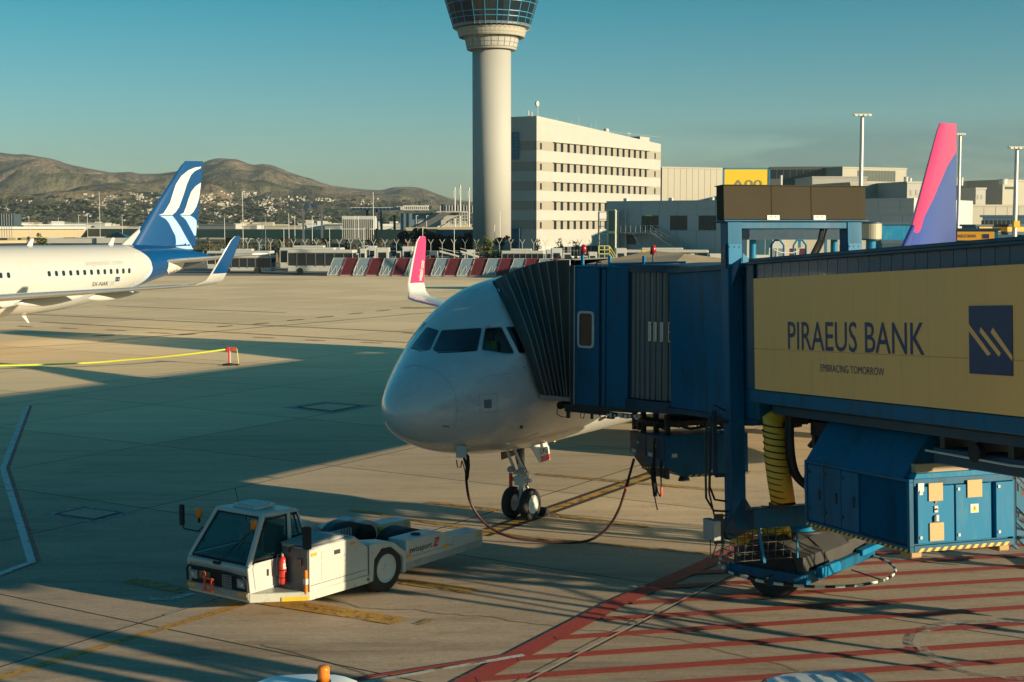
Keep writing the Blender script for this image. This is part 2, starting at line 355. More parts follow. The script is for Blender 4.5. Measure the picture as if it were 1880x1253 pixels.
def worn(name, col, wear=0.5, scale=3.0):
    m = bpy.data.materials.new(name); m.use_nodes = True; n = m.node_tree; b = n.nodes['Principled BSDF']; lk = n.links.new; N = n.nodes.new
    geo = N('ShaderNodeNewGeometry')
    z = N('ShaderNodeTexNoise'); z.inputs['Scale'].default_value = scale; z.inputs['Detail'].default_value = 10; z.inputs['Roughness'].default_value = 0.75; lk(geo.outputs['Position'], z.inputs['Vector'])
    z2 = N('ShaderNodeTexNoise'); z2.inputs['Scale'].default_value = 30; z2.inputs['Detail'].default_value = 4; lk(geo.outputs['Position'], z2.inputs['Vector'])
    r = N('ShaderNodeMapRange'); r.inputs[1].default_value = wear; r.inputs[2].default_value = wear + 0.1; r.inputs[3].default_value = 1; r.inputs[4].default_value = 0.25; lk(z.outputs['Fac'], r.inputs[0])
    r2 = N('ShaderNodeMapRange'); r2.inputs[1].default_value = 0.3; r2.inputs[2].default_value = 0.7; r2.inputs[3].default_value = 0.7; r2.inputs[4].default_value = 1.15; lk(z2.outputs['Fac'], r2.inputs[0])
    mx = N('ShaderNodeMix'); mx.data_type = 'RGBA'; mx.blend_type = 'MULTIPLY'; mx.inputs[0].default_value = 1; mx.inputs[6].default_value = (*col, 1); lk(r2.outputs[0], mx.inputs[7]); lk(mx.outputs[2], b.inputs['Base Color'])
    b.inputs['Roughness'].default_value = 0.8; lk(r.outputs[0], b.inputs['Alpha']); return m
PY = worn('worn_yellow_paint', (0.50, 0.27, 0.05), 0.49)
PYF = worn('faded_yellow_paint', (0.38, 0.24, 0.07), 0.46)
PR = worn('worn_red_paint', (0.36, 0.050, 0.035), 0.60)
PW = worn('worn_white_paint', (0.52, 0.53, 0.49), 0.50)
PWF = worn('faded_white_paint', (0.40, 0.39, 0.35), 0.44, 6)
PWC = worn('ghost_white_paint', (0.42, 0.40, 0.34), 0.40, 8)
PRF = worn('faded_red_paint', (0.42, 0.13, 0.10), 0.50)
PWL = worn('line_white_paint', (0.60, 0.61, 0.57), 0.54)
PB = worn('worn_black_paint', (0.025, 0.025, 0.025), 0.58)
TAR = worn('tar_seal', (0.06, 0.055, 0.05), 0.55, 2.0)
MAROON = worn('faded_maroon_paint', (0.16, 0.05, 0.035), 0.5)
AX = Vector((0.53, 0.848, 0)); BX = Vector((0.848, -0.53, 0))
ground = MB().quad((-30000, -3000, -0.06), (30000, -3000, -0.06), (30000, 30000, -0.06), (-30000, 30000, -0.06)).build('terrain_ground', EARTH); tag(ground, 'dry earth plain reaching the foot of the hills', kind='structure')
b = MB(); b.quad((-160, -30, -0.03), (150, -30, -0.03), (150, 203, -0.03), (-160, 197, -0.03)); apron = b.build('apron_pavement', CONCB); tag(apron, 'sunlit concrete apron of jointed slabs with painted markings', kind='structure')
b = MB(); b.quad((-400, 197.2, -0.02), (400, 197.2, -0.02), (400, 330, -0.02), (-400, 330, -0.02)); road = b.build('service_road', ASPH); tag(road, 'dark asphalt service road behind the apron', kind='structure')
# concrete slabs, each its own piece on a shared mesh
SA, SB = 7.4, 7.6
h = 0.02; g = 0.012; bw = 0.006
x0, x1, y0, y1 = -SA/2 + g, SA/2 - g, -SB/2 + g, SB/2 - g
b = MB(); b.add([(x0,y0,-0.025),(x1,y0,-0.025),(x1,y1,-0.025),(x0,y1,-0.025),(x0,y0,-bw),(x1,y0,-bw),(x1,y1,-bw),(x0,y1,-bw),(x0+bw,y0+bw,0),(x1-bw,y0+bw,0),(x1-bw,y1-bw,0),(x0+bw,y1-bw,0)],
    [(0,1,5,4),(1,2,6,5),(2,3,7,6),(3,0,4,7),(4,5,9,8),(5,6,10,9),(6,7,11,10),(7,4,8,11),(8,9,10,11)])
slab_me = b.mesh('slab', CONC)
cells = []
for i in range(-2, 36):
    for j in range(-40, 12):
        a = 17.58 + (i + 0.5) * SA; bb = -11.24 + (j + 0.5) * SB
        c = AX * a + BX * bb
        if c.y < 14 or c.y > 190: continue
        if abs(c.x) > 0.36 * c.y + 6: continue
        cells.append((c.y, c))
cells.sort(key=lambda q: q[0])
rot = math.atan2(AX.y, AX.x)
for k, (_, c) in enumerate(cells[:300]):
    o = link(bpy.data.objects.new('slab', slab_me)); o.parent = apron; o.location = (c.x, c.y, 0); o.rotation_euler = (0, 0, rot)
if len(cells) > 300:
    b = MB()
    Mz = Matrix.Rotation(rot, 4, 'Z')
    for _, c in cells[300:]:
        M = Matrix.Translation(c) @ Mz
        b.add([M @ v.co for v in slab_me.vertices], [tuple(p.vertices) for p in slab_me.polygons])
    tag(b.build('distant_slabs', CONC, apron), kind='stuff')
# dark sealant in the joints of the nearer slabs
b = MB()
for _, c in cells[:120]:
    for d, n_, q, w_ in ((AX, BX, SB/2, SA/2), (BX, AX, SA/2, SB/2)):
        p = c + n_ * q; k_ = 0.022
        b.quad(*[(v.x, v.y, 0.0015) for v in (p - d*w_ - n_*k_, p + d*w_ - n_*k_, p + d*w_ + n_*k_, p - d*w_ + n_*k_)])
tag(b.build('joint_sealant', SEAL, apron), kind='stuff')
lift = [0.0]
def sheet(name, pts3, m, z):
    o = MB().add([(p[0], p[1], z) for p in pts3], [tuple(range(len(pts3)))]).build(name, m, apron); return o
def gline(name, pxs, w, m, z=0.004, side=0.0, ends=True):
    pts = [G(*p) for p in pxs]; L_, R_ = [], []
    for i, p in enumerate(pts):
        d = (pts[min(i+1, len(pts)-1)] - pts[max(i-1, 0)]).normalized(); nrm = Vector((d.y, -d.x, 0))
        L_.append(p + nrm * (side - w/2)); R_.append(p + nrm * (side + w/2))
    b = MB()
    for i in range(len(pts) - 1): b.quad(*[(q.x, q.y, z) for q in (L_[i], R_[i], R_[i+1], L_[i+1])])
    return b.build(name, m, apron)
def wline(name, p, q, w, m, z=0.004):
    p, q = Vector(p), Vector(q); d = (q - p).normalized(); nrm = Vector((d.y, -d.x)) * w / 2
    return sheet(name, [p - nrm, p + nrm, q + nrm, q - nrm], m, z)
# lead-in line, with black borders near the stopping place
wline('yellow_line', (-9.5, 19.75), (-3.0, 29.1), 0.22, PY, 0.004)
wline('black_border', (-0.75, 32.1), (4.7, 41.2), 0.56, PB, 0.008)
wline('yellow_line', (-0.75, 32.1), (4.7, 41.2), 0.26, PY, 0.012)
for a_, b_, w_, m_ in [((480,1103),(735,1142),0.5,PY),((745,1069),(870,1087),0.42,PY),((235,1066),(352,1088),0.4,PYF),((785,923),(915,938),0.28,PY),((998,945),(1190,968),0.26,PY),
        ((986,871),(1345,903),0.34,PYF),((640,937),(700,944),0.2,PY),((736,566),(812,566),1.6,PYF)]:
    gline('stop_bar', [a_, b_], w_, m_, 0.016)
gline('yellow_line', [(700,946),(955,986)], 0.22, PY, 0.016); gline('yellow_line', [(955,986),(1330,1020)], 0.22, PYF, 0.016)
gline('yellow_line', [(768,1148),(795,1138)], 0.16, PYF, 0.016)
# red no-parking hatch under the bridge
gline('red_stripe', [(820,1274),(1130,1110),(1300,1035),(1345,1012),(1400,988)], 0.40, PR, 0.020)
for a_, b_ in [((1108,1139),(1900,1090)),((1020,1174),(1900,1115.5)),((950,1212),(1900,1145)),((875,1250),(1900,1180)),((1150,1263),(1900,1213)),((1160,1109),(1900,1064)),
        ((1212,1080),(1900,1040.5)),((1262,1054),(1900,1019.5)),((1300,1034),(1900,1001)),((1345,1014),(1900,985)),((1500,1265),(1900,1248))]:
    gline('red_stripe', [a_, b_], 0.25, PR, 0.024)
gline('red_stripe', [(600,1258),(975,1200)], 0.12, PR, 0.028); gline('white_line', [(640,1262),(962,1206)], 0.12, PW, 0.032)
# turning circle ring
cc = G(1880, 1195); rr = (G(1690, 1190) - cc).length
b = MB()
for k in range(40):
    t0, t1 = 2*math.pi*k/40, 2*math.pi*(k+1)/40
    b.quad(*[(cc.x + q*math.cos(t), cc.y + q*math.sin(t), 0.036) for q, t in ((rr-0.09,t0),(rr+0.09,t0),(rr+0.09,t1),(rr-0.09,t1))])
b.build('white_circle', PWC, apron)
# red and white boundary line at the left
for sd, m_, w_ in ((0.10, PRF, 0.11), (-0.04, PWL, 0.17)):
    gline('boundary_line', [(52,745),(8,860),(62,1032)], w_, m_, 0.004, side=-sd); gline('boundary_line', [(62,1032),(-60,1078)], w_, m_, 0.008, side=-sd)
for a_, b_ in [((-20,728),(510,660)),((-20,748),(60,737)),((75,734),(565,662)),((0,741),(70,735)),((60,744),(145,736))]:
    gline('white_line', [a_, b_], 0.10, PWF, 0.012)
gline('white_line', [(277,697),(312,695)], 0.35, PWF, 0.012)
gline('white_line', [(275,1101),(320,1101)], 0.12, PW, 0.012); gline('white_line', [(318,1100),(355,1090)], 0.2, PW, 0.012)
q_ = BX * (-11.24 - SB); wline('white_line', (AX*18.2 + q_)[:2], (AX*21.4 + q_)[:2], 0.04, PW, 0.012)
q_ = BX * -11.24; wline('pale_seam', (AX*15 + q_)[:2], (AX*26 + q_)[:2], 0.03, mat('pale_sealant', (0.5, 0.45, 0.34), 0.8), 0.040)
for a_, b_, w_ in [((0,575),(760,611),0.22),((75,592),(750,630),0.18),((180,628),(820,572),0.16),((195,562),(525,575),0.2),((0,641),(210,629),0.1),((850,589),(960,582),0.25)]:
    gline('joint_seal', [a_, b_], w_, TAR, 0.028)
for x_, y_, l_ in [(529,589.5,29),(467,596,27),(584,583.6,29),(641,577.5,25),(692,572,25),(400,601,27),(170,618,40),(330,616,30)]:
    gline('dash_mark', [(x_, y_), (x_ + l_, y_ - 2.2)], 0.35, TAR, 0.032)
for x_, y_, l_ in [(270,611.5,47),(195,606.3,38),(465,620,40),(560,625,38),(665,629.3,38),(112,603,32),(34,599.6,28),(740,612,40)]:
    gline('dash_mark', [(x_, y_), (x_ + l_, y_ + 1.6)], 0.25, MAROON, 0.032)
# service pits: paler square of concrete with an iron cover
for quad_, cov in [([(518,749),(595,738),(692,745),(612,760)], (600,748)), ([(72,945),(150,928),(252,941),(178,961)], (165,944))]:
    pts = [G(*p) for p in quad_]; c = sum(pts, Vector()) / 4
    sheet('pit_surround', pts, PWF, 0.008)
    sheet('pit_cover', [c + (p - c) * 0.72 for p in pts], TAR, 0.012); sheet('pit_cover', [c + (p - c) * 0.6 for p in pts], CONCB, 0.016)
    b = MB()
    for k in range(6):
        t = -0.3 + 0.12*k; b.bar(c + (pts[0]-c)*0.25 + (pts[1]-pts[0])*0.5*(t+0.3), c + (pts[3]-c)*0.25 + (pts[2]-pts[3])*0.5*(t+0.3), 0.05, 0.02)
    b.build('grate', GREYM, apron)
random.seed(5)
for poly in ([(600,1100),(640,1110),(665,1118),(700,1119),(760,1120),(800,1127),(850,1131),(905,1133),(940,1141),(1000,1148),(1060,1158),(1100,1159),(1160,1166),(1250,1176),(1292,1186),(1300,1190),(1370,1207),(1440,1222),(1470,1236),(1510,1247)],
             [(1240,1137),(1330,1150),(1400,1156),(1500,1168)],[(480,1185),(560,1205),(640,1228),(700,1250)]):
    pts = []
    for i in range(len(poly)-1):
        for k in range(5):
            t = k/5; pts.append((poly[i][0]*(1-t)+poly[i+1][0]*t + random.uniform(-2,2), poly[i][1]*(1-t)+poly[i+1][1]*t + random.uniform(-1,1)))
    gline('crack', pts, 0.018, SEAL, 0.010)
# ================================================================== AIRLINERS (local frame: x aft from the nose, y to starboard, z up from the ground)
ZC = 3.84
def interp(tab, x):
    n = len(tab)
    if x <= tab[0][0]: return tab[0][1]
    if x >= tab[-1][0]: return tab[-1][1]
    for i in range(n - 1):
        if tab[i][0] <= x <= tab[i+1][0]: break
    def slope(k):
        if k <= 0 : return (tab[1][1]-tab[0][1])/(tab[1][0]-tab[0][0])
        if k >= n-1: return (tab[-1][1]-tab[-2][1])/(tab[-1][0]-tab[-2][0])
        a = (tab[k][1]-tab[k-1][1])/(tab[k][0]-tab[k-1][0]); c = (tab[k+1][1]-tab[k][1])/(tab[k+1][0]-tab[k][0])
        return 0 if a*c <= 0 else 2*a*c/(a+c)
    h = tab[i+1][0]-tab[i][0]; t = (x-tab[i][0])/h; m0, m1 = slope(i)*h, slope(i+1)*h
    return (2*t**3-3*t**2+1)*tab[i][1] + (t**3-2*t**2+t)*m0 + (-2*t**3+3*t**2)*tab[i+1][1] + (t**3-t**2)*m1
TOP = [(0,-.74),(.04,-.56),(.15,-.36),(.4,-.10),(.8,.16),(1.3,.42),(1.9,.70),(2.5,1.08),(3.1,1.47),(3.8,1.80),(4.6,2.00),(5.6,2.10),(7,2.12),(36,2.07),(38.5,2.02),(41,1.86),(43,1.50),(44.1,1.28),(44.4,1.15)]
BOT = [(0,-.74),(.04,-.90),(.15,-1.06),(.4,-1.28),(.8,-1.48),(1.3,-1.66),(2,-1.82),(3,-1.97),(4.2,-2.05),(6,-2.07),(28.5,-2.07),(31,-1.94),(34,-1.45),(37,-.78),(40,-.05),(42.5,.50),(44.1,.86),(44.4,1.0)]
HWT = [(0,0.02),(.04,.20),(.15,.40),(.4,.66),(.8,.93),(1.3,1.21),(1.9,1.50),(2.6,1.74),(3.5,1.89),(4.6,1.95),(6,1.975),(32,1.975),(35,1.80),(38,1.42),(41,.88),(43,.45),(44.1,.24),(44.4,.10)]
def fring(x, n=48):
    t, bt, hw = interp(TOP, x), interp(BOT, x), interp(HWT, x); zc = (t + bt) / 2; hh = max(0.01, (t - bt) / 2)
    pw = 2 + .55 * max(0.0, min(1.0, (x - .6)/1.4)) * max(0.0, min(1.0, (7.5 - x)/3.5)); out = []
    for k in range(n):
        c, s = math.cos(2*math.pi*k/n), math.sin(2*math.pi*k/n); e = 2/pw if s > 0 else 1.0
        out.append(Vector((x, hw * math.copysign(abs(c)**e, c), ZC + zc + hh * math.copysign(abs(s)**e, s))))
    return out
FX = [0,.02,.05,.1,.18,.3,.45,.62,.8,1,1.25,1.5,1.8,2.1,2.4,2.7,3,3.3,3.7,4.1,4.6,5.2,6,7,9,12,16,20,24,27,28.5,30,31.5,33,34.5,36,37.5,39,40.5,42,43,43.7,44.15,44.4]
AF = [(0,0),(.02,.35),(.08,.66),(.2,.92),(.38,1),(.6,.82),(.82,.42),(1,.04),(1,-.04),(.8,-.3),(.5,-.55),(.25,-.62),(.08,-.45),(.02,-.25)]
def section(le, ch, t, nrm, tw=0.0):
    le, nrm = Vector(le), Vector(nrm).normalized(); cv = Vector((1, 0, -tw))
    return [le + cv * (a * ch) + nrm * (c * t / 2) for a, c in AF]
def wing_parts(root, s, white, tipm, undr, dx=0.0):
    secs = [((16.2, 1.2*s, 2.75), 7.9, .95, (0,0,1)), ((19.1, 6.4*s, 3.18), 4.5, .52, (0,0,1)), ((21.9, 11.6*s, 3.60), 2.9, .32, (0,-.05*s,1)), ((24.6, 16.5*s, 3.98), 1.75, .19, (0,-.08*s,1))]
    secs = [((q[0][0] + dx*min(1, abs(q[0][1])/16), q[0][1], q[0][2]), *q[1:]) for q in secs]
    b = MB().loft([section(*q) for q in secs]); w = b.build('wing', white, root, auto=40)
    sh = [((24.6, 16.5*s, 3.98), 1.75, .19, (0,-.08*s,1)), ((24.85, 16.95*s, 4.05), 1.62, .17, (0,-.35*s,.94)), ((25.1, 17.25*s, 4.27), 1.5, .16, (0,-.75*s,.65)), ((25.3, 17.42*s, 4.62), 1.4, .15, (0,-.96*s,.26)),
          ((25.9, 17.62*s, 5.5), 1.15, .12, (0,-.98*s,.16)), ((26.5, 17.78*s, 6.35), .85, .08, (0,-.98*s,.16)), ((26.85, 17.82*s, 6.58), .5, .05, (0,-.98*s,.16))]
    sh = [((q[0][0] + dx + (.14*q[1] if i_ > 1 else 0), q[0][1], q[0][2]), q[1]*(.84 if i_ > 1 else 1), *q[2:]) for i_, q in enumerate(sh)]
    b = MB(); b.loft([section(*q) for q in sh]); n = len(AF)
    for k in range(len(sh) - 1):
        for i in range(n):
            if k >= 3 and i not in (0, 1, n-1, n-2): b.m[k*n+i] = 1
    shk = b.build('sharklet', [white, tipm], root, auto=40)
    for y, x0, x1, z, r in ((3.6, 21, 26.2, 2.55, .2), (8.2, 21.6, 26.4, 2.98, .19), (12.0, 23.2, 26.9, 3.32, .15)):
        prof = [(0.01, x0)] + [(r * math.sin(math.pi * min(1, (k/8)) ** .8) + .02, x0 + (x1-x0)*k/8) for k in range(1, 8)] + [(.01, x1)]
        rings = [[Vector((t, s*y + q*.7*math.cos(2*math.pi*i/10), z + q*1.5*math.sin(2*math.pi*i/10) + .05*(t-x0))) for i in range(10)] for q, t in prof]
        MB().loft(rings).build('flap_fairing', undr, w, smooth=True)
    prof = [(.97,15.3),(1.08,15.4),(1.18,15.9),(1.2,16.6),(1.12,17.6),(.92,18.6),(.72,19.3)]
    en = MB(); en.loft([[Vector((t, 5.75*s + q*math.cos(2*math.pi*i/28), 1.95 + q*math.sin(2*math.pi*i/28))) for i in range(28)] for q, t in prof], caps=False)
    en.loft([[Vector((t, 5.75*s + q*math.cos(2*math.pi*i/28), 1.95 + q*math.sin(2*math.pi*i/28))) for i in range(28)] for q, t in [(.97,15.3),(.88,15.5),(.86,16.6),(.2,16.62),(.05,16.1)]], caps=False)
    e_ = en.build('engine', undr, root, smooth=True)
    MB().lathe([(.52,19.0),(.42,19.9),(.05,20.4)], 20, (0, 5.75*s, 1.95), 0).build('exhaust_cone', DARK, e_, smooth=True)
    MB().prism([(15.9,3.1),(19.6,3.35),(20.4,2.9),(17.2,2.75)], 1, 5.62*s, 5.88*s).build('pylon', white, e_)
    g = MB().cyl((21.9, 3.8*s, 2.7), (22.0, 3.8*s, .6), .13).bar((21.9,3.8*s,1.5),(22.0,2.6*s,2.7),.08).build('main_gear', SILVER, root)
    for dy in (-.46, .46):
        wheel(g, (22, 3.8*s + dy, .58), .58, .36, s if dy*s > 0 else -s)
    return w, shk
def wheel(parent, c, r, w, sgn=1, rimm=None, n=24, xf=None):
    c = Vector(c); h = w/2
    t = MB().lathe([(r*.55,-h*.8),(r*.8,-h),(r*.94,-h*.85),(r,-h*.45),(r,h*.45),(r*.94,h*.85),(r*.8,h),(r*.55,h*.8),(r*.50,h*.3),(r*.50,-h*.3),(r*.55,-h*.8)], n, c, 1, caps=False).build('tyre', TYRE, parent, smooth=True)
    b = MB().lathe([(.01,-h*.5),(r*.5,-h*.5),(r*.58,-h*.82),(r*.56,h*.82),(r*.46,h*.5),(r*.38,h*.42),(r*.16,h*.55),(r*.14,h*.9),(.01,h*.9)] if sgn > 0 else
        [(.01,-h*.9),(r*.14,-h*.9),(r*.16,-h*.80),(r*.36,-h*.74),(r*.50,-h*.84),(r*.53,-h*.97),(r*.59,-h*.93),(r*.60,h*.82),(r*.5,h*.5),(.01,h*.5)], n, c, 1)
    q = b.build('rim', rimm or SILVER, parent, auto=30)
    if xf is not None:
        for o in (t, q): o.data.transform(xf)
    return t
def airliner(label, N, axis, white, undr, tipm, finm, fin, tailm, conem, wdx=0.0):
    M = frame(N, axis, (-axis[1], axis[0], 0)); root = thing('airliner', label, 'airliner', M)
    b = MB().loft([fring(x) for x in FX]); fus = b.build('fuselage', white, root, smooth=True)
    bw_ = MB().loft([[Vector((x, w*math.cos(2*math.pi*k/24), ZC - 1.2 + (h if math.sin(2*math.pi*k/24) < 0 else .9)*math.sin(2*math.pi*k/24))) for k in range(24)] for x, w, h in
        [(13.5,.5,.7),(14.5,1.5,1.0),(16.5,2.05,1.15),(20,2.2,1.22),(24,2.15,1.2),(26.5,1.6,1.0),(28.5,.6,.75)]]); bw_.build('belly_fairing', white, root, smooth=True)
    for s in (-1, 1): wing_parts(root, s, white, tipm, undr, wdx)
    (xa, za), (xb, zb), (xc, zc_), (xd, zd) = fin   # root LE, tip LE, tip TE, root TE
    r = []
    for f_ in (0, .5, .94, 1.0):
        x = xa + (xb - xa) * f_ + (0.12 if f_ == 1.0 else 0); z = za + (zb - za) * f_; xe = xd + (xc - xd) * f_; ch = xe - x
        r.append([Vector((x + a*ch, (c + (-.0))*ch*.045, z + (zc_-zb)*a*f_)) for a, c in [(0,0),(.03,.5),(.12,.85),(.35,1),(.7,.6),(1,.04),(1,-.04),(.7,-.6),(.35,-1),(.12,-.85),(.03,-.5)]])
    fi = MB().loft(r).build('tail_fin', finm, root, auto=40)
    MB().prism([(xa-2.6, za-.72),(xa-1.2, za-.35),(xa-.3,za+.35),(xa+1.0,za+1.2),(xa+1.2,za-.7)], 1, -.10, .10).build('dorsal_fillet', white, root, bevel=.05)
    for s in (-1, 1):
        MB().loft([section((38.7, .5*s, 4.70), 4.4, .40, (0,0,1)), section((41.9, 6.2*s, 5.25), 1.7, .14, (0,0,1))]).build('tailplane', tailm, root, auto=40)
    return root, fus, fi, M
def world_bvh(objs):
    vs, fs = [], []
    for o in objs:
        Mx = wm(o); n = len(vs); vs += [Mx @ v.co for v in o.data.vertices]; fs += [tuple(n + i for i in p.vertices) for p in o.data.polygons]
    return BVHTree.FromPolygons(vs, fs)
def side_decal(name, poly, sgn, bv, off, m, parent, res=.25):
    """patch on a fin or body side; poly in local (x, z), cast along local y"""
    vs, fs = dense_poly(poly, res); pts = []
    for x, z in vs:
        hit = bv.ray_cast(Vector((x, sgn*6, z)), Vector((0, -sgn, 0)))
        if hit[0] is None: pts.append(Vector((x, sgn*off, z))); continue
        pts.append(hit[0] + Vector((0, sgn*off, 0)))
    return MB().add(pts, fs).build(name, m, parent, smooth=True)
def local_bvh(o): return BVHTree.FromPolygons([v.co.copy() for v in o.data.vertices], [tuple(p.vertices) for p in o.data.polygons])
def side_text(name, s, x, z, width, height, sgn, bv, off, m, parent, flip=1, **kw):
    vs, fs = fit_text(s, width, height, **kw); pts = []
    for u, w in vs:
        X = x + u * flip; Z = z + w; hit = bv.ray_cast(Vector((X, sgn*6, Z)), Vector((0, -sgn, 0)))
        pts.append((hit[0] if hit[0] else Vector((X, sgn*1.9, Z))) + Vector((0, sgn*off, 0)))
    return MB().add(pts, fs).build(name, m, parent)
def px_local(M, px, py, y=0.0):
    o = M @ Vector((0, y, 0)); n = (M.to_3x3() @ Vector((0, 1, 0))); q = M.inverted() @ onplane(px, py, o, n); return (q.x, q.z)
WIN = rounded([(-.115,-.165),(.115,-.165),(.115,.165),(-.115,.165)], .1)
def cabin_windows(root, bv, xs, z, sides=(-1,1)):
    for s in sides:
        for x in xs: side_decal('cabin_window', [(x+a, z+c) for a, c in WIN], s, bv, .006, GLASSB, root, 1)
# ---- the near airliner at the stand
UND = mat('aircraft_grey_white', (0.62, 0.63, 0.63), 0.3, coat=.2, var=.04)
WN = Vector((0.22 - 5.07*.53, 33.95 - 5.07*.848, 0))
jet, jfus, jfin, JM = airliner('white airliner nose-on at the jet bridge, with pink winglets and a pink and blue fin', WN, (0.53, 0.848, 0), WHITE, UND, PINK, INDIGO,
    [(36.0,5.9),(40.74,11.62),(43.57,11.74),(43.99,5.6)], UND, WHITE, -1.2)
jb = world_bvh([jfus]); jl = local_bvh(jfus)
pat = [px_local(JM, *p) for p in [(1662,470),(1674,427),(1690,392),(1705,362),(1717,335),(1726,318),(1734,304),(1745,290),(1760,276),(1762,222),(1718,222)]]
pat = [(a, min(c, 11.66)) for a, c in pat]
fb = local_bvh(jfin)
def clip_to_fin(poly, fin, m_=0.03):
    (xa, za), (xb, zb), (xc, zc_), (xd, zd) = fin; out = []
    for x, z in poly:
        f_ = (z - za) / (zb - za); le = xa + (xb - xa)*f_ + m_; te = xd + (xc - xd)*f_ - m_; out.append((min(max(x, le), te), z))
    return out
def fin_paint():
    m = bpy.data.materials.new('pink_and_indigo_fin'); m.use_nodes = True; n = m.node_tree; b = n.nodes['Principled BSDF']; lk = n.links.new; N = n.nodes.new
    t = N('ShaderNodeTexCoord'); s = N('ShaderNodeSeparateXYZ'); lk(t.outputs['Object'], s.inputs[0])
    r = N('ShaderNodeMapRange'); r.inputs[1].default_value = 36; r.inputs[2].default_value = 45; lk(s.outputs['X'], r.inputs[0])
    fc = N('ShaderNodeFloatCurve'); cu = fc.mapping.curves[0]; pts = sorted(((x-36)/9, (z-5)/8) for x, z in pat0)
    cu.points[0].location = (0, min(1, pts[0][1] + .25)); cu.points[1].location = (1, min(1, pts[-1][1] + .12))
    for x, z in pts: cu.points.new(x, z)
    fc.mapping.update(); lk(r.outputs[0], fc.inputs['Value'])
    r2 = N('ShaderNodeMapRange'); r2.inputs[1].default_value = 5; r2.inputs[2].default_value = 13; lk(s.outputs['Z'], r2.inputs[0])
    g = N('ShaderNodeMath'); g.operation = 'GREATER_THAN'; lk(r2.outputs[0], g.inputs[0]); lk(fc.outputs[0], g.inputs[1])
    mx = N('ShaderNodeMix'); mx.data_type = 'RGBA'; lk(g.outputs[0], mx.inputs[0]); mx.inputs[6].default_value = (.042,.065,.27,1); mx.inputs[7].default_value = (.58,.04,.13,1); lk(mx.outputs[2], b.inputs['Base Color'])
    b.inputs['Roughness'].default_value = .28; b.inputs['Coat Weight'].default_value = .3; return m
JF = [(36.0,5.9),(40.74,11.62),(43.57,11.74),(43.99,5.6)]
pat = [px_local(JM, *p) for p in [(1674,427),(1690,392),(1705,362),(1717,335),(1726,318),(1734,304),(1745,290),(1757,277)]]
pat0 = list(pat)
pat = clip_to_fin(pat + [(45, 9.6), (45, 11.6), (40, 11.6), (40.3, 11.1), (39, 9.5), (37.9, 8.2)], JF)
jfin.data.materials[0] = fin_paint()
[o.data.materials.__setitem__(0, INDIGO) for o in jet.children if o.name.startswith('dorsal')]
def drape_ring(name, a, c, bvh, off, m, parent):
    pts = []; n = len(a)
    for pl in (a, c):
        for x, y in pl:
            d = ray(x, y).normalized(); h_ = bvh.ray_cast(EYE, d); n__ = h_[1] if h_[1].dot(d) < 0 else -h_[1]; pts.append(h_[0] + n__ * off)
    return MB().add(pts, [(i, (i+1) % n, n + (i+1) % n, n + i) for i in range(n)]).build(name, m, parent, world=True)
wins = [('windshield', [(784,600.8),(805.9,607.4),(789.6,642.3),(782.4,644.6),(755,638)]), ('windshield', [(811.3,607.4),(884.2,603),(875.9,644.6),(802.3,646.5),(795,642.3)]),
        ('side_window', [(891.5,603.4),(920.4,602),(942.8,646.5),(941.6,649),(926.2,649),(885,642.8)]), ('side_window', [(928.9,601.2),(960,601.2),(985,648.6),(953.3,648.6)])]
# cockpit opening: the side panes are really cut through the skin, with the crew member seated behind
def cut_opening(pl):
    vs_, fs_ = [], []; n = len(pl)
    for k in (-.35, .45):
        for x, y in pl:
            d = ray(x, y).normalized(); h_ = jb.ray_cast(EYE, d); vs_.append(h_[0] + d * k)
    fs_ = [tuple(range(n)), tuple(reversed(range(n, 2*n)))] + [(i, n+i, n+(i+1) % n, (i+1) % n) for i in range(n)]
    c = MB().add(vs_, fs_).build('cutter', DARK, jet, world=True); bm = bmesh.new(); bm.from_mesh(c.data); bmesh.ops.recalc_face_normals(bm, faces=bm.faces); bm.to_mesh(c.data); bm.free()
    md = jfus.modifiers.new('opening', 'BOOLEAN'); md.operation = 'DIFFERENCE'; md.object = c; md.solver = 'EXACT'
    dg = bpy.context.evaluated_depsgraph_get(); dg.update(); ev = jfus.evaluated_get(dg); me = bpy.data.meshes.new_from_object(ev); jfus.modifiers.remove(md); ok = len(me.polygons) > 500
    if ok: jfus.data = me
    cd = c.data; bpy.data.objects.remove(c); bpy.data.meshes.remove(cd); return ok
cut_ok = cut_opening(wins[2][1])
CG = bpy.data.materials.new('tinted_side_glass'); CG.use_nodes = True; n_ = CG.node_tree; b_ = n_.nodes['Principled BSDF']; b_.inputs['Base Color'].default_value = (.01,.014,.016,1); b_.inputs['Roughness'].default_value = .05
mx_ = n_.nodes.new('ShaderNodeMixShader'); tr_ = n_.nodes.new('ShaderNodeBsdfTransparent'); tr_.inputs[0].default_value = (.55,.62,.60,1); mx_.inputs[0].default_value = .35
n_.links.new(tr_.outputs[0], mx_.inputs[1]); n_.links.new(b_.outputs[0], mx_.inputs[2]); n_.links.new(mx_.outputs[0], n_.nodes['Material Output'].inputs[0])
SEALG = mat('window_seal', (0.30, 0.32, 0.33), 0.5)
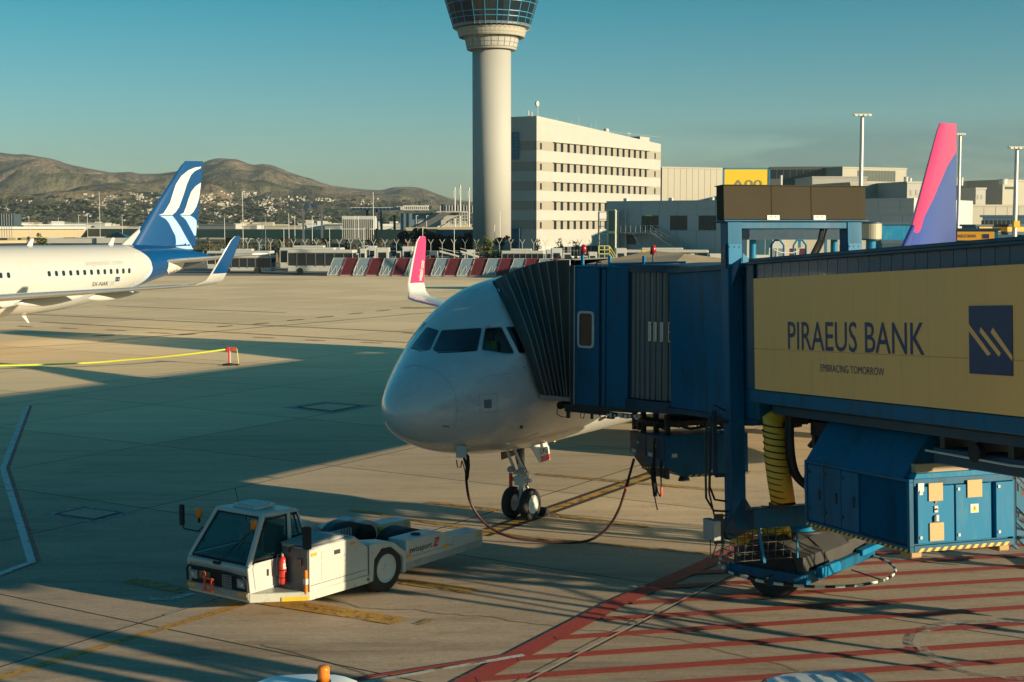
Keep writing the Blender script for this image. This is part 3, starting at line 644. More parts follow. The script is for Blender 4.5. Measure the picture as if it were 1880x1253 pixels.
for i, (nm, pl) in enumerate(wins):
    cx_ = sum(p[0] for p in pl)/len(pl); cy_ = sum(p[1] for p in pl)/len(pl)
    big = [(cx_ + (x-cx_)*(1.035 if i else .99), cy_ + (y-cy_)*(1.06 if i else .99)) for x, y in pl]
    s_ = drape('window_seal', rounded(big, 3.5), jb, .003, SEALG, jfus, 3.0) if i != 2 else drape_ring('window_seal', rounded(big, 3.5), rounded(pl, 3.0), jb, .006, SEALG, jfus); o = drape(nm, rounded(pl, 3.0), jb, .008, CG if (i == 2 and cut_ok) else GLASS, jfus, 3.0)
    if i >= 3:
        for q in (s_, o):
            if q is None: continue
            me = q.data.copy()
            for v in me.vertices: v.co.y = -v.co.y
            me.flip_normals(); c = link(bpy.data.objects.new(q.name.split('.')[0], me)); c.parent = jfus
def drape_line(name, pts, w, bvh, off, m, parent):
    L_, R_ = [], []; pts = [Vector(p) for p in pts]
    dense = []
    for i in range(len(pts)-1):
        for k in range(6): dense.append(pts[i].lerp(pts[i+1], k/6))
    dense.append(pts[-1]); out = []
    for i, p in enumerate(dense):
        d = (dense[min(i+1, len(dense)-1)] - dense[max(i-1, 0)]).normalized(); nn = Vector((-d.y, d.x)) * w/2
        for q in (p - nn, p + nn):
            dd = ray(q.x, q.y).normalized(); hit = bvh.ray_cast(EYE, dd)
            if hit[0] is None: return None
            n_ = hit[1] if hit[1].dot(dd) < 0 else -hit[1]; out.append(hit[0] + n_ * off)
    return MB().add(out, [(2*i, 2*i+2, 2*i+3, 2*i+1) for i in range(len(dense)-1)]).build(name, m, parent, world=True)
SEAM = mat('panel_seam', (0.33, 0.36, 0.38), 0.5)
for pts, w, m_, nm in [([(753,639),(765,642),(775,646)],1.6,DARK,'wiper'),([(804,648.5),(840,647),(873,644.5)],1.6,DARK,'wiper'),([(769,629),(777,612)],.8,LGREY,'wiper'),
    ([(741,675),(760,671),(785,675),(808,686),(825,702),(835,722),(839,745),(838,770),(832,790)],.8,SEAM,'radome_seam'),
    ([(812,782),(825,784)],1.6,DARK,'drain_slot'),
    ([(880,725),(912,722)],.7,SEAM,'hatch_outline'),([(912,722),(913,756)],.7,SEAM,'hatch_outline'),([(913,756),(881,759)],.7,SEAM,'hatch_outline'),([(881,759),(880,725)],.7,SEAM,'hatch_outline'),
    ([(870,700),(900,690),(940,686)],.6,SEAM,'panel_seam'),([(990,795),(960,806),(930,810)],.6,SEAM,'panel_seam')]:
    drape_line(nm, pts, w, jb, .006, m_, jfus)
drape('hatch', [(888,734.5),(902,733.5),(902.5,749),(889,750)], jb, .008, mat('hatch_grey', (0.16,0.17,0.18), .5), jfus)
drape('ice_light', rounded([(1100,768),(1112,763),(1113,766),(1103,773),(1098,773)], 2), jb, .008, DARK, jfus)
drape('static_port', rounded([(954,781),(960,781),(960,787),(954,787)], 2), jb, .008, DARK, jfus); drape('static_port', rounded([(960.5,674),(962.5,674),(962.5,677),(960.5,677)], 1), jb, .008, DARK, jfus)
cabin_windows(jet, jl, [7.6 + .533*k for k in range(62) if k not in (18,19,20,40,41)], ZC + .42, (-1,))
# sharklet lettering
shs = [o for o in jet.children if o.name.startswith('sharklet')]
sbv = world_bvh(shs)
def px_text(name, s, o, ux, uy, width, height, bvh, off, m, parent, **kw):
    vs, fs = fit_text(s, width, height, **kw); pts = []
    for u, w in vs:
        x, y = o[0] + ux[0]*u + uy[0]*w, o[1] + ux[1]*u + uy[1]*w; d = ray(x, y).normalized(); hit = bvh.ray_cast(EYE, d)
        if hit[0] is None: pts.append(None); continue
        n_ = hit[1] if hit[1].dot(d) < 0 else -hit[1]; pts.append(hit[0] + n_ * off)
    fs = [f for f in fs if all(pts[i] is not None for i in f)]; z = Vector((0,0,-5)); pts = [p if p is not None else z for p in pts]
    used = sorted({i for f in fs for i in f}); mp_ = {a: i for i, a in enumerate(used)}
    if not fs: return None
    return MB().add([pts[i] for i in used], [tuple(mp_[i] for i in f) for f in fs]).build(name, m, parent, world=True)
px_text('lettering', 'wizzair.com', (773.5, 516), (.135,-.99), (-.99,-.135), 37, 5.2, sbv, .02, PAINTW, [o for o in shs][-1], bold=.02, shear=.3)
# crew member behind the side pane
pp = jb.ray_cast(EYE, ray(903, 628).normalized())[0] + ray(903, 628).normalized() * .50
PM_ = Matrix.Translation(pp + Vector((0, 0, -.44))) @ JM.to_3x3().to_4x4() @ Matrix.Rotation(R(180), 4, 'Z') @ Matrix.Scale(.9, 4)
pe = thing('person', 'person in a yellow high visibility vest seated behind the cockpit side window', 'person', PM_)
sk = [(0,0,0),(.0,0,.22),(.01,0,.42),(.02,0,.52),(.03,0,.60),(.05,0,.70),(.05,0,.80),(.0,.19,.44),(.06,.25,.20),(.28,.20,.10),(.38,.17,.12),(.0,-.19,.44),(.06,-.25,.20),(.28,-.20,.10),(.38,-.17,.12),(.20,.10,-.02),(.45,.12,-.02),(.46,.12,-.35),(.20,-.10,-.02),(.45,-.12,-.02),(.46,-.12,-.35)]
ed_ = [(0,1),(1,2),(2,3),(3,4),(4,5),(5,6),(2,7),(7,8),(8,9),(9,10),(2,11),(11,12),(12,13),(13,14),(0,15),(15,16),(16,17),(0,18),(18,19),(19,20)]
rad = [.15,.14,.13,.06,.07,.095,.075,.07,.05,.042,.04,.07,.05,.042,.04,.09,.07,.05,.09,.07,.05]
me = bpy.data.meshes.new('body'); me.from_pydata(sk, ed_, []); bo = link(bpy.data.objects.new('body', me)); bo.modifiers.new('skin', 'SKIN'); bo.modifiers.new('sub', 'SUBSURF').levels = 1
bo.modifiers['sub'].render_levels = 1
for i_, v_ in enumerate(me.skin_vertices[0].data): v_.radius = (rad[i_], rad[i_]); v_.use_root = (i_ == 0)
dg = bpy.context.evaluated_depsgraph_get(); dg.update(); m2 = bpy.data.meshes.new_from_object(bo.evaluated_get(dg)); bo.modifiers.clear(); bo.data = m2; bo.parent = pe
m2.materials.clear(); m2.materials.append(mat('skin_tone', (.34,.20,.14), .6)); m2.materials.append(mat('dark_clothing', (.02,.03,.05), .8))
for p_ in m2.polygons: p_.use_smooth = True; p_.material_index = 0 if (p_.center.z > .55 or p_.center.x > .33 and p_.center.z > .03) else 1
ws = [(.16,.13,.02),(.165,.14,.15),(.17,.15,.30),(.20,.15,.40),(.16,.12,.49),(.09,.09,.53)]
MB().loft([[Vector((.01 + b2*math.cos(2*math.pi*k/18), a2*1.12*math.sin(2*math.pi*k/18), z2)) for k in range(18)] for a2, b2, z2 in ws]).build('vest', mat('hi_vis_yellow', (.55,.70,.06), .6), pe, smooth=True)
MB().loft([[Vector((.035 + .105*q*math.cos(2*math.pi*k/14), .088*q*math.sin(2*math.pi*k/14), z2)) for k in range(14)] for q, z2 in ((1.0,.76),(1.02,.82),(.8,.88),(.3,.905))]).build('hair', mat('dark_hair', (.03,.02,.015), .7), pe, smooth=True)
MB().box(-.28,-.16,-.22,.22,-.1,.62).build('seat_back', DARK, jet) if False else None
# nose gear
ng = MB(); ng.cyl((5.07,0,1.95),(5.07,0,.95),.085,n=16); ng.cyl((5.07,0,1.0),(5.07,0,.38),.055,n=16)
ng.bar((4.45,-.12,1.95),(5.0,-.12,1.15),.05); ng.bar((4.45,.12,1.95),(5.0,.12,1.15),.05)
ng.cyl((5.07,-.2,1.12),(5.07,.2,1.12),.06); ng.cyl((5.07,-.28,.95),(5.07,.28,.95),.05); ng.box(4.97,5.17,-.13,.13,.82,1.04)
ng.bar((5.2,0,.95),(5.38,0,.66),.07,.03); ng.bar((5.38,0,.66),(5.12,0,.42),.07,.03); ng.cyl((5.07,-.3,.38),(5.07,.3,.38),.05)
ngo = ng.build('nose_gear', PAINTW, jet, auto=30)
MB().cyl((4.9,-.17,1.22),(4.82,-.17,1.22),.075,n=14).cyl((4.9,.17,1.22),(4.82,.17,1.22),.075,n=14).build('taxi_light', GREYM, ngo)
MB().bar((5.0,.25,1.1),(5.05,.28,.72),.07,.05).build('safety_flag', RED, ngo)
hb = MB(); random.seed(3)
for k in range(6):
    y = random.uniform(-.14,.14); hb.tube([(5.0,y,1.9),(4.95,y+.05,1.5),(5.1,y*1.5,1.1),(5.16,y,.8)], .012, 5)
hb.build('hydraulic_lines', DARK, ngo)
for dy, s in ((-.25,-1),(.25,1)):
    wheel(ngo, (5.07, dy, .381), .381, .22, s, PAINTW, 32)
MB().add([(4.9,-.36,1.83),(5.75,-.36,1.86),(5.68,-.46,1.40),(5.2,-.46,1.38),(4.9,-.36,1.83)][:4] + [(4.9,-.34,1.83),(5.75,-.34,1.86),(5.68,-.44,1.40),(5.2,-.44,1.38)], [(0,3,2,1),(4,5,6,7),(0,1,5,4),(1,2,6,5),(2,3,7,6),(3,0,4,7)]).build('gear_door', PAINTW, ngo)
MB().add([(4.7,.36,1.83),(5.6,.36,1.86),(5.5,.46,1.45),(4.9,.46,1.42)] + [(4.7,.34,1.83),(5.6,.34,1.86),(5.5,.44,1.45),(4.9,.44,1.42)], [(0,1,2,3),(4,7,6,5),(0,4,5,1),(1,5,6,2),(2,6,7,3),(3,7,4,0)]).build('gear_door', DARK, ngo)
MB().box(4.55,5.6,-.32,.32,1.79,1.86).build('wheel_bay', BLACK, ngo)
def gd(u, w): # gear-door plane
    t = (1.85 - w) / .45; return (u, -.362 - .1*t - .006, w)
put_text('lettering', 'LVG', .34, .15, lambda x, y: gd(5.28 + x, 1.58 + y), TEXTD, ngo, bold=.01)
MB().add([gd(5.26,1.40),gd(5.67,1.41),gd(5.69,1.54),gd(5.26,1.53)], [(0,1,2,3)]).build('red_marking', RED, ngo)
MB().cyl((5.0,-.1,1.95),(5.0,-.1,1.9),.03).build('bolt_head', DARK, ngo)
MB().add([(6.6,.0,1.78),(6.75,0,1.78),(6.72,0,1.66),(6.64,0,1.66),(6.6,.03,1.78),(6.75,.03,1.78),(6.72,.03,1.66),(6.64,.03,1.66)],[(0,1,2,3),(4,7,6,5),(0,4,5,1),(1,5,6,2),(2,6,7,3),(3,7,4,0)]).build('drain_mast', YEL, jet)
# chock
ck = thing('wheel_chock', 'black rubber chock wedged against the white airliner nose wheel', 'wheel chock', Matrix.Translation(JM @ Vector((5.62,-.22,0.02))) @ JM.to_3x3().to_4x4())
MB().prism([(-.13,0),(.13,0),(.03,.2),(-.03,.2)], 1, -.2, .2).build('wedge', BLACK, ck, bevel=.01)
MB().tube([(.1,-.2,.1),(.2,-.3,.03),(.1,-.5,.02)], .01, 5).build('rope', DARK, ck)
# ---- the airliner at the left
def striped_body():
    m = bpy.data.materials.new('white_body_blue_tail'); m.use_nodes = True; n = m.node_tree; b = n.nodes['Principled BSDF']; lk = n.links.new; N = n.nodes.new
    t = N('ShaderNodeTexCoord'); s = N('ShaderNodeSeparateXYZ'); lk(t.outputs['Object'], s.inputs[0])
    def ma(op, a, c_):
        q = N('ShaderNodeMath'); q.operation = op
        for i, v in enumerate((a, c_)):
            if isinstance(v, (int, float)): q.inputs[i].default_value = v
            else: lk(v, q.inputs[i])
        return q.outputs[0]
    d = ma('SUBTRACT', s.outputs['Z'], ZC + .75); d2 = ma('MULTIPLY', ma('MULTIPLY', d, d), .80); edge = ma('SUBTRACT', 37.55, d2); diff = ma('SUBTRACT', s.outputs['X'], edge)
    lo = ma('GREATER_THAN', diff, 0.0); pale_w = ma('MULTIPLY', ma('MAXIMUM', ma('MULTIPLY', d, -1.0), 0.0), .55); lo2 = ma('GREATER_THAN', diff, pale_w)
    m1 = N('ShaderNodeMix'); m1.data_type = 'RGBA'; lk(lo, m1.inputs[0]); m1.inputs[6].default_value = (.46,.455,.435,1); m1.inputs[7].default_value = (.42,.55,.72,1)
    m2 = N('ShaderNodeMix'); m2.data_type = 'RGBA'; lk(lo2, m2.inputs[0]); lk(m1.outputs[2], m2.inputs[6]); m2.inputs[7].default_value = (.002,.052,.17,1)
    lk(m2.outputs[2], b.inputs['Base Color']); b.inputs['Roughness'].default_value = .25; b.inputs['Coat Weight'].default_value = .3; return m
BODY2 = striped_body(); WHITE2 = mat('airliner_white', (.46,.455,.435), .25, coat=.3, var=.03); UND2 = mat('airliner_grey_white', (.44,.44,.43), .3, coat=.2)
AN = Vector((-45.15, 62.0, -.12)); AF_ = [(36.9,5.75),(42.0,11.5),(43.8,11.55),(42.9,5.2)]
j2, j2f, j2fin, AM = airliner('white airliner at the left with a blue tail, wave emblem and blue wingtip', AN, (0.545, 0.839, 0), WHITE2, UND2, ABLUE, ABLUE, AF_, UND, WHITE, 1.4)
j2f.data.materials[0] = BODY2
al = local_bvh(j2f); afb = local_bvh(j2fin)
def zpx(X, Y): return (180 + X/3.916, 280 + Y/3.916)
EMB = [('emblem_wave', PAINTW, [(422,450),(455,440),(478,405),(505,360),(525,300),(550,230),(590,170),(640,130),(690,110),(740,103),(735,115),(690,135),(660,165),(630,230),(610,290),(590,345),(570,395),(545,430),(520,450)]),
       ('emblem_wave', PAINTW, [(578,450),(605,435),(625,390),(640,340),(662,285),(695,245),(742,218),(740,250),(725,330),(705,390),(680,430),(655,450)]),
       ('emblem_reflection', LBLUE, [(430,456),(520,456),(548,490),(580,535),(612,590),(640,635),(665,670),(685,698),(570,688),(545,668),(548,640),(542,600),(520,560),(495,510),(470,480)]),
       ('emblem_reflection', LBLUE, [(580,455),(655,455),(685,470),(705,490),(708,520),(703,598),(690,600),(670,565),(650,530),(625,490),(605,470)])]
for nm, m_, pl in EMB:
    q = clip_to_fin([px_local(AM, *zpx(*p)) for p in pl], AF_, .04)
    for s in (-1, 1): side_decal(nm, q, s, afb, .012, m_, j2fin, .35)
cabin_windows(j2, al, [24.4 - .533*k + 4.2 for k in range(30) if k not in (0, 1)][:0] + [29.0 + .533*k for k in range(13)] + [26.1 - .533*k for k in range(9)], ZC + .42, (-1,))
Y0 = -1.97
def ap(px, py): return px_local(AM, px, py, Y0)
def outline(name, pts, w, m_, bv=al, par=None):
    n = len(pts); vs = []; fs = []
    for i in range(n):
        a, c = Vector(pts[i-1]), Vector(pts[(i+1) % n]); d = (c - a).normalized(); nn = Vector((-d.y, d.x)) * w/2; p = Vector(pts[i])
        for q in (p - nn, p + nn):
            hit = bv.ray_cast(Vector((q.x, -6, q.y)), Vector((0,1,0))); vs.append((hit[0] if hit[0] else Vector((q.x, Y0, q.y))) + Vector((0,-.01,0)))
    fs = [(2*i, 2*((i+1)%n), 2*((i+1)%n)+1, 2*i+1) for i in range(n)]
    return MB().add(vs, fs).build(name, m_, par or j2f)
d4 = [(258,467),(266,467),(273,478),(277,492),(277,510),(274,521),(262,522),(260,517),(262,505),(261,488)]
outline('door_outline', rounded([ap(*p) for p in d4], .15), .06, PAINTW)
d3 = [(36,481.5),(56,481.5),(61,492),(63,505),(63,529),(44,531),(42,505),(40,492)]
outline('door_outline', rounded([ap(*p) for p in d3], .15), .035, mat('seam_gold', (.45,.42,.32), .5))
x_, z_ = ap(161, 488); x2_, _ = ap(230, 484)
side_text('lettering', 'aegeanair.com', x_, z_, x2_ - x_, .26, -1, al, .012, TEXTG, j2f)
x_, z_ = ap(171, 526); x2_, _ = ap(203, 524)
side_text('lettering', 'SX-NAK', x_, z_, x2_ - x_, .27, -1, al, .012, TEXTD, j2f, bold=.012)
def rect(name, p, q, m_):
    a, c = ap(*p), ap(*q); return side_decal(name, [(a[0],c[1]),(c[0],c[1]),(c[0],a[1]),(a[0],a[1])], -1, al, .012, m_, j2f, .3)
rect('union_flag', (215,509), (224,517), ABLUE)
a_, c_ = ap(219.5, 513)
outline('star_ring', [(a_ + .09*math.cos(k*math.pi/6), c_ + .09*math.sin(k*math.pi/6)) for k in range(12)], .03, YEL)
a_, c_ = ap(206, 517); e_, f_ = ap(215, 525)
for k in range(5): side_decal('flag_stripe', [(a_, c_-.055*k-.03),(e_, c_-.055*k-.03),(e_, c_-.055*k),(a_, c_-.055*k)], -1, al, .012, TEXTG, j2f, .5)
q = [px_local(AM, *p, -1.2) for p in [(309,481),(326,475),(346,484),(345,493),(326,507),(310,498)]]
side_decal('tailplane_fairing', q, -1, al, .03, PAINTW, j2f, .4)
drape('stripe_on_cone', [zpx(620,702),(345,459.5),(359,459.5),(375,478),(369,478)][1:], world_bvh([j2f]), .01, LBLUE, j2f)
for px_, py_ in ((54,457),(203,455)):
    x_, z_ = px_local(AM, px_, py_); MB().add([(x_-.25,-.02,ZC+2.0),(x_+.2,-.02,ZC+2.0),(x_+.35,-.02,ZC+2.5),(x_+.15,-.02,ZC+2.52),(x_-.25,.02,ZC+2.0),(x_+.2,.02,ZC+2.0),(x_+.35,.02,ZC+2.5),(x_+.15,.02,ZC+2.52)],[(0,1,2,3),(4,7,6,5),(0,4,5,1),(1,5,6,2),(2,6,7,3),(3,7,4,0)]).build('antenna', PAINTW, j2)
x_, z_ = px_local(AM, 42, 583); MB().add([(x_-.1,-.02,z_+.1),(x_+.2,-.02,z_+.1),(x_+.45,-.02,z_-.35),(x_+.35,-.02,z_-.37),(x_-.1,.02,z_+.1),(x_+.2,.02,z_+.1),(x_+.45,.02,z_-.35),(x_+.35,.02,z_-.37)],[(0,3,2,1),(4,5,6,7),(0,1,5,4),(1,2,6,5),(2,3,7,6),(3,0,4,7)]).build('antenna', PAINTW, j2)
# ================================================================== JET BRIDGE (local frame: u up the tunnel towards the terminal, v across, w up)
BO = Vector((5.45, 27.0, 0)); e1 = Vector((.307, -.95, .0617)).normalized(); e2 = Vector((0,0,1)).cross(e1).normalized(); e3 = e1.cross(e2)
BM = frame(BO, e1, e2, e3)
def LV(px, py, v):
    q = BM.inverted() @ onplane(px, py, BO + e2*v, e2); return q.x, q.z
def LU(px, py, u):
    q = BM.inverted() @ onplane(px, py, BO + e1*u, e1); return q.y, q.z
br = thing('jet_bridge', 'blue jet bridge with an ochre advertising panel docked to the white airliner', 'jet bridge', BM)
UE = 15.5
MB().box(1.0, UE, -1.32, 1.32, 4.0, 6.33).build('tunnel_wall', BLUED, br)
MB().box(1.0, UE, -1.44, 1.44, 6.31, 6.36).box(1.02, UE, -1.40, 1.40, 6.36, 6.42).build('tunnel_roof', BLUED, br, bevel=.01)
MB().box(1.0, UE, -1.40, -1.1, 3.80, 4.04).box(1.0, UE, 1.1, 1.40, 3.80, 4.04).box(1.0, 1.3, -1.38, 1.38, 3.82, 4.03).build('side_beam', BLUE, br, bevel=.015)
MB().box(.95, 1.22, -1.41, -1.30, 4.04, 6.31).build('corner_post', BLUED, br, bevel=.01)
u0, wt = LV(1383, 512, -1.44); _, wb = LV(1388, 715, -1.44); u1 = UE - .6
cp = MB().box(-.149, .149, -1.36, -1.32, wt - .01, 6.31).mesh('cladding_panel', mat('cladding_blue', (.022,.062,.12), .45, var=.1, coat=.1))
k = 0; u = 1.40
while u < UE:
    o = link(bpy.data.objects.new('cladding_panel', cp)); o.parent = br; o.location = (u, 0, 0); u += .312
    o = link(bpy.data.objects.new('cladding_panel', cp)) if k % 2 == 0 else None; k += 1
    if o: o.parent = br; o.location = (u, .0, 0); o.rotation_euler = (0, 0, 0); o.location.y = 2.68
SIGNM = mat('advert_sheet', (.94, .465, .135), .5, var=.07, vscale=.8, dirt=(.78,.39,.12), dscale=5, dlo=.55, dhi=.9, stretch=(1,1,.15))
seam_w = LV(1400, 641, -1.44)[1]
# the advert is made of sheets side by side, two rows
nsh = 12; du = (9.35 - u0) / nsh
for i in range(nsh):
    for (a, b_) in ((wb, seam_w - .004), (seam_w + .004, wt)):
        MB().box(u0 + du*i + .0012, u0 + du*(i+1) - .0012, -1.44, -1.405, a, b_).build('advert_sheet', SIGNM, br)
SGN = MB().box(u0, 9.35, -1.42, -1.33, wb + .01, wt - .01).build('advert_backing', SIGNM, br)
def sgn(x, y): return (x, -1.445, y)
a, c = LV(1445, 588, -1.445), LV(1697, 640, -1.445)
tl, tr, bl_ = LV(1446, 588, -1.445), LV(1697, 592, -1.445), LV(1446, 641, -1.445)
put_text('lettering', 'PIRAEUS BANK', tr[0] - tl[0], tl[1] - bl_[1], lambda x, y: sgn(tl[0] + x, bl_[1] + y), NAVY, SGN, bold=.004)
tl, tr, bl_ = LV(1506, 668, -1.445), LV(1623, 676, -1.445), LV(1506, 682, -1.445)
put_text('lettering', 'EMBRACING TOMORROW', tr[0] - tl[0], tl[1] - bl_[1], lambda x, y: sgn(tl[0] + x, bl_[1] + y), NAVY, SGN, bold=.0)
lx0, lw1 = LV(1779, 562, -1.445); lx1, lw0 = LV(1860, 691, -1.445)
MB().box(lx0, lx1, -1.452, -1.4405, lw0, lw1).build('emblem', NAVY, SGN)
def em(x, y): return (lx0 + (lx1-lx0)*x, -1.4545, lw1 - (lw1-lw0)*y)
for pl in ([(0,.255),(.04,.30),(.52,.70),(.44,.73),(0,.37)], [(.29,.31),(.255,.38),(.70,.735),(.745,.68)], [(.57,.315),(.515,.385),(1,.79),(1,.71)]):
    MB().add([em(*p) for p in pl], [tuple(range(len(pl)))]).build('emblem_stripe', SIGNM, SGN)
# underframe
UF = 9.6
MB().box(1.2, UF, -1.05, 1.05, 3.62, 3.79).build('underframe', DARK, br)
for v in (-1.0, 1.0): MB().bar((1.3, v, 3.66), (UF, v, 3.66), .16, .14).build('rail_beam', BLUED, br)
MB().box(5.95, UF, -.90, -.45, 3.14, 3.40).build('inner_beam', BLUED, br, bevel=.02)
MB().box(1.6, 6.0, -.5, 1.0, 3.2, 3.45).build('cable_tray', DARK, br)
for i in range(4):
    MB().box(6.2 + i*.8, 6.32 + i*.8, -.95, .95, 3.40, 3.62).build('cross_member', DARK, br)
for u in (7.2, 8.7): MB().cyl((u,-1.08,3.42),(u,-.98,3.42),.14,n=16).build('guide_roller', BLACK, br, auto=30)
MB().tube([(6,-1.06,3.35),(8,-1.06,3.32),(9.5,-1.06,3.36)], .018, 6).build('cable', LGREY, br)
MB().box(1.3, 2.7, .2, 2.0, 1.55, 3.5).build('unseen_shade_box', BLUED, br, bevel=.02)  # unseen box, added to shade the near column and axle beam
# inner tunnel section between the portal and the rotunda
MB().box(-2.9, 1.0, -1.22, 1.22, 3.46, 6.26).build('inner_tunnel', BLUE, br, bevel=.01)
MB().box(-3.1, 1.0, -1.25, 1.25, 3.36, 3.46).build('inner_floor', BLUED, br)
MB().box(-2.9, 1.0, -1.28, 1.28, 6.26, 6.36).build('inner_roof', BLUED, br)
# portal
C1a, C1b = -1.55, -1.25
colm = MB().box(.2, .5, C1a, C1b, 1.52, 7.15); colm.build('column', BLUE, br, bevel=.012)
MB().box(.2, .5, .98, 1.30, 1.52, 7.15).build('column', BLUE, br, bevel=.012)
for va, vb in ((C1a, C1b), (.98, 1.30)):
    p = MB().box(.5, .53, va + .0, vb - .02, 6.28, 6.72).build('bolted_plate', BLUEL, br, bevel=.005)
    for a in (.05, .15, .25):
        for c in (6.33, 6.66): MB().cyl((.53, va + a - .02, c), (.545, va + a - .02, c), .012, n=8).build('bolt', DARK, p)
    MB().box(.17, .2, va+.02, vb-.02, 6.3, 6.7).build('bolted_plate', BLUED, br)
p = MB().box(.28, .46, C1a - .03, C1a, 6.28, 6.72).build('bolted_plate', BLUED, br)
MB().prism([(.5, 5.9), (.5, 6.33), (.95, 5.95+.5)], 1, -1.5, -1.47).build('gusset', BLUE, br)
MB().prism([(-1.24,6.12),(-1.24,6.55),(-.95,6.32),(-.95,6.12)], 0, .46, .49).build('gusset', BLUEL, br)
MB().prism([(.97,6.12),(.97,6.55),(.68,6.32),(.68,6.12)], 0, .46, .49).build('gusset', BLUEL, br)
xb = MB(); xb.box(.22, .48, C1b - .05, .99, 7.0, 7.13); xb.box(.1, .56, -1.64, 1.42, 7.13, 7.16); xb.build('cross_beam', BLUE, br, bevel=.008)
BROWN = mat('housing_brown', (.060, .050, .036), .95, spec=.08, var=.08, vscale=1.2)
for va, vb in ((-1.62, -.64), (-.635, .2), (.205, 1.385)):
    MB().box(.2, .5, va, vb, 7.17, 7.80).build('housing_panel', BROWN, br, bevel=.006)
MB().box(.17, .53, -1.64, 1.40, 7.80, 7.815).build('housing_lid', BROWN, br)
for v in (-.6, .38): 
    p = MB().box(.5, .512, v - .13, v + .13, 7.15, 7.25).build('fixing_plate', PAINTW, br)
    for q in (-.05, .05): MB().cyl((.512, v+q, 7.22), (.52, v+q, 7.22), .01, n=8).build('bolt', DARK, p)
MB().tube([(.3, .55, 7.0), (.3, .5, 6.8), (.25, .35, 6.5), (.1, .2, 6.3)], .045, 8).tube([(.36, .62, 7.0), (.36, .56, 6.8), (.3, .42, 6.5), (.2, .3, 6.3)], .03, 8).build('cable_bundle', DARK, br)
MB().tube([(.3,-.5,6.62),(.3,-.35,6.56),(.3,-.1,6.55),(.3,.05,6.6)], .012, 6).build('cable', LGREY, br)
for v in (.1, .6): MB().tube([(-.9, v, 6.25), (-.9, v, 6.75), (-.9, v+.08, 6.85), (-.9, v+.2, 6.85), (-.9, v+.28, 6.75), (-.9, v+.28, 6.25)], .02, 8).build('hoop_rail', BLUEL, br)
MB().box(.24, .50, -1.5, 1.3, 1.38, 1.76).build('axle_beam', BLUE, br, bevel=.02)
MB().prism([(-1.7,1.35),(-1.35,1.95),(-1.25,1.95),(-1.1,1.7),(-1.1,1.38),(-1.6,1.2)], 0, .22, .5).build('foot_bracket', BLUED, br)
MB().tube([(.35,-1.30,3.3),(.35,-1.9,3.5),(.35,-2.0,3.2),(.35,-2.0,2.0),(.35,-1.85,1.75),(.35,-1.55,1.72)], .022, 6).tube([(.3,-1.3,3.5),(.3,-1.8,3.72),(.3,-1.86,3.4),(.3,-1.9,2.2),(.3,-1.8,1.95),(.3,-1.55,1.9)], .022, 6).tube([(.42,-1.30,3.3),(.42,-1.85,3.55),(.4,-1.93,3.2),(.4,-1.96,2.1),(.4,-1.85,1.62),(.4,-1.6,1.66)], .018, 6).build('hanging_cables', DARK, br)
MB().bar((.3,-1.78,3.62),(.3,-1.78,2.4),.07).bar((.3,-1.78,2.4),(.3,-1.6,2.4),.07).build('cable_guide', BLUED, br)
lm = MB().cyl((.35,-1.2,3.62),(.35,-1.2,3.5),.06,n=12); lm.build('lamp', LGREY, br)
MB().sphere((.55,-1.05,3.45),.07).build('lamp', mat('lamp_cream', (.6,.5,.3), .4), br, smooth=True)
# left basket with the folded yellow hose
bk = MB()
for i in range(8):
    a = -1.62 + .16*i
    bk.bar((.85, a, 1.35), (.80, a, .85), .012); bk.bar((.2, a, 1.35), (.25, a, .85), .012); bk.bar((.2, a, .85), (.85, a, .85), .012)
for w in (.86, 1.02, 1.18, 1.34): bk.bar((.84, -1.65, w), (.84, -.5, w), .012); bk.bar((.22, -1.65, w), (.22, -.5, w), .012); bk.bar((.2, -1.65, w), (.85, -1.65, w), .012)
bk.build('wire_basket', DARK, br); MB().bar((.88,-1.2,1.42),(.86,-1.08,.8),.05).build('basket_post', BLUEL, br); MB().bar((.88,-.4,1.4),(.88,-.4,.85),.03).build('basket_post', BLUEL, br)
MB().box(.3, .75, -2.05, -1.9, 1.25, 1.62).build('control_box', GREYM, br, bevel=.01)
MB().box(.45, .5, -1.9, -1.72, 1.15, 1.7).build('box_bracket', DARK, br)
MB().tube([(.5,-1.85,1.2),(.5,-1.95,.95),(.5,-1.8,.9),(.5,-1.7,1.2)],.012,5).tube([(.4,-1.95,1.25),(.5,-2.0,.88),(.6,-1.85,.95),(.5,-1.75,1.2)],.01,5).build('loose_cable', DARK, br)
# bogie
X_ = Vector((.783,-.622,0)); Y_ = Vector((.622,.783,0)); BG = frame(Vector((4.25,26.97,0)), X_, Y_)
TB = BM.inverted() @ BG
def bog(b, name, m, par=br, **kw):
    b.v = [TB @ p for p in b.v]; return b.build(name, m, par, **kw)
bog(MB().box(-.06,1.56,-.06,.06,.42,.60).box(-.06,1.56,2.74,2.86,.42,.60).box(1.5,1.62,-.1,2.9,.42,.62).box(-.1,0,-.1,2.9,.42,.60), 'bogie_frame', BLUE, bevel=.01)
bog(MB().box(1.62,1.74,.3,1.1,.5,.7), 'bogie_bracket', BLUEL, bevel=.01); bog(MB().bar((1.6,2.2,.62),(1.75,3.1,.72),.16,.12), 'bogie_bracket', BLUEL, bevel=.01); bog(MB().bar((1.6,-.15,.6),(1.6,-.55,.62),.05), 'bogie_bracket', BLUEL)
HOOD = mat('bogie_hood', (.042,.04,.036), .6, var=.15, vscale=2)
hd = MB()
arch = [(.02,.60),(.02,.9)] + [(.75 - .68*math.cos(math.pi*(.22+.56*t/6)), .62 + .55*math.sin(math.pi*(.22+.56*t/6))) for t in range(7)] + [(1.48,.9),(1.48,.60)]
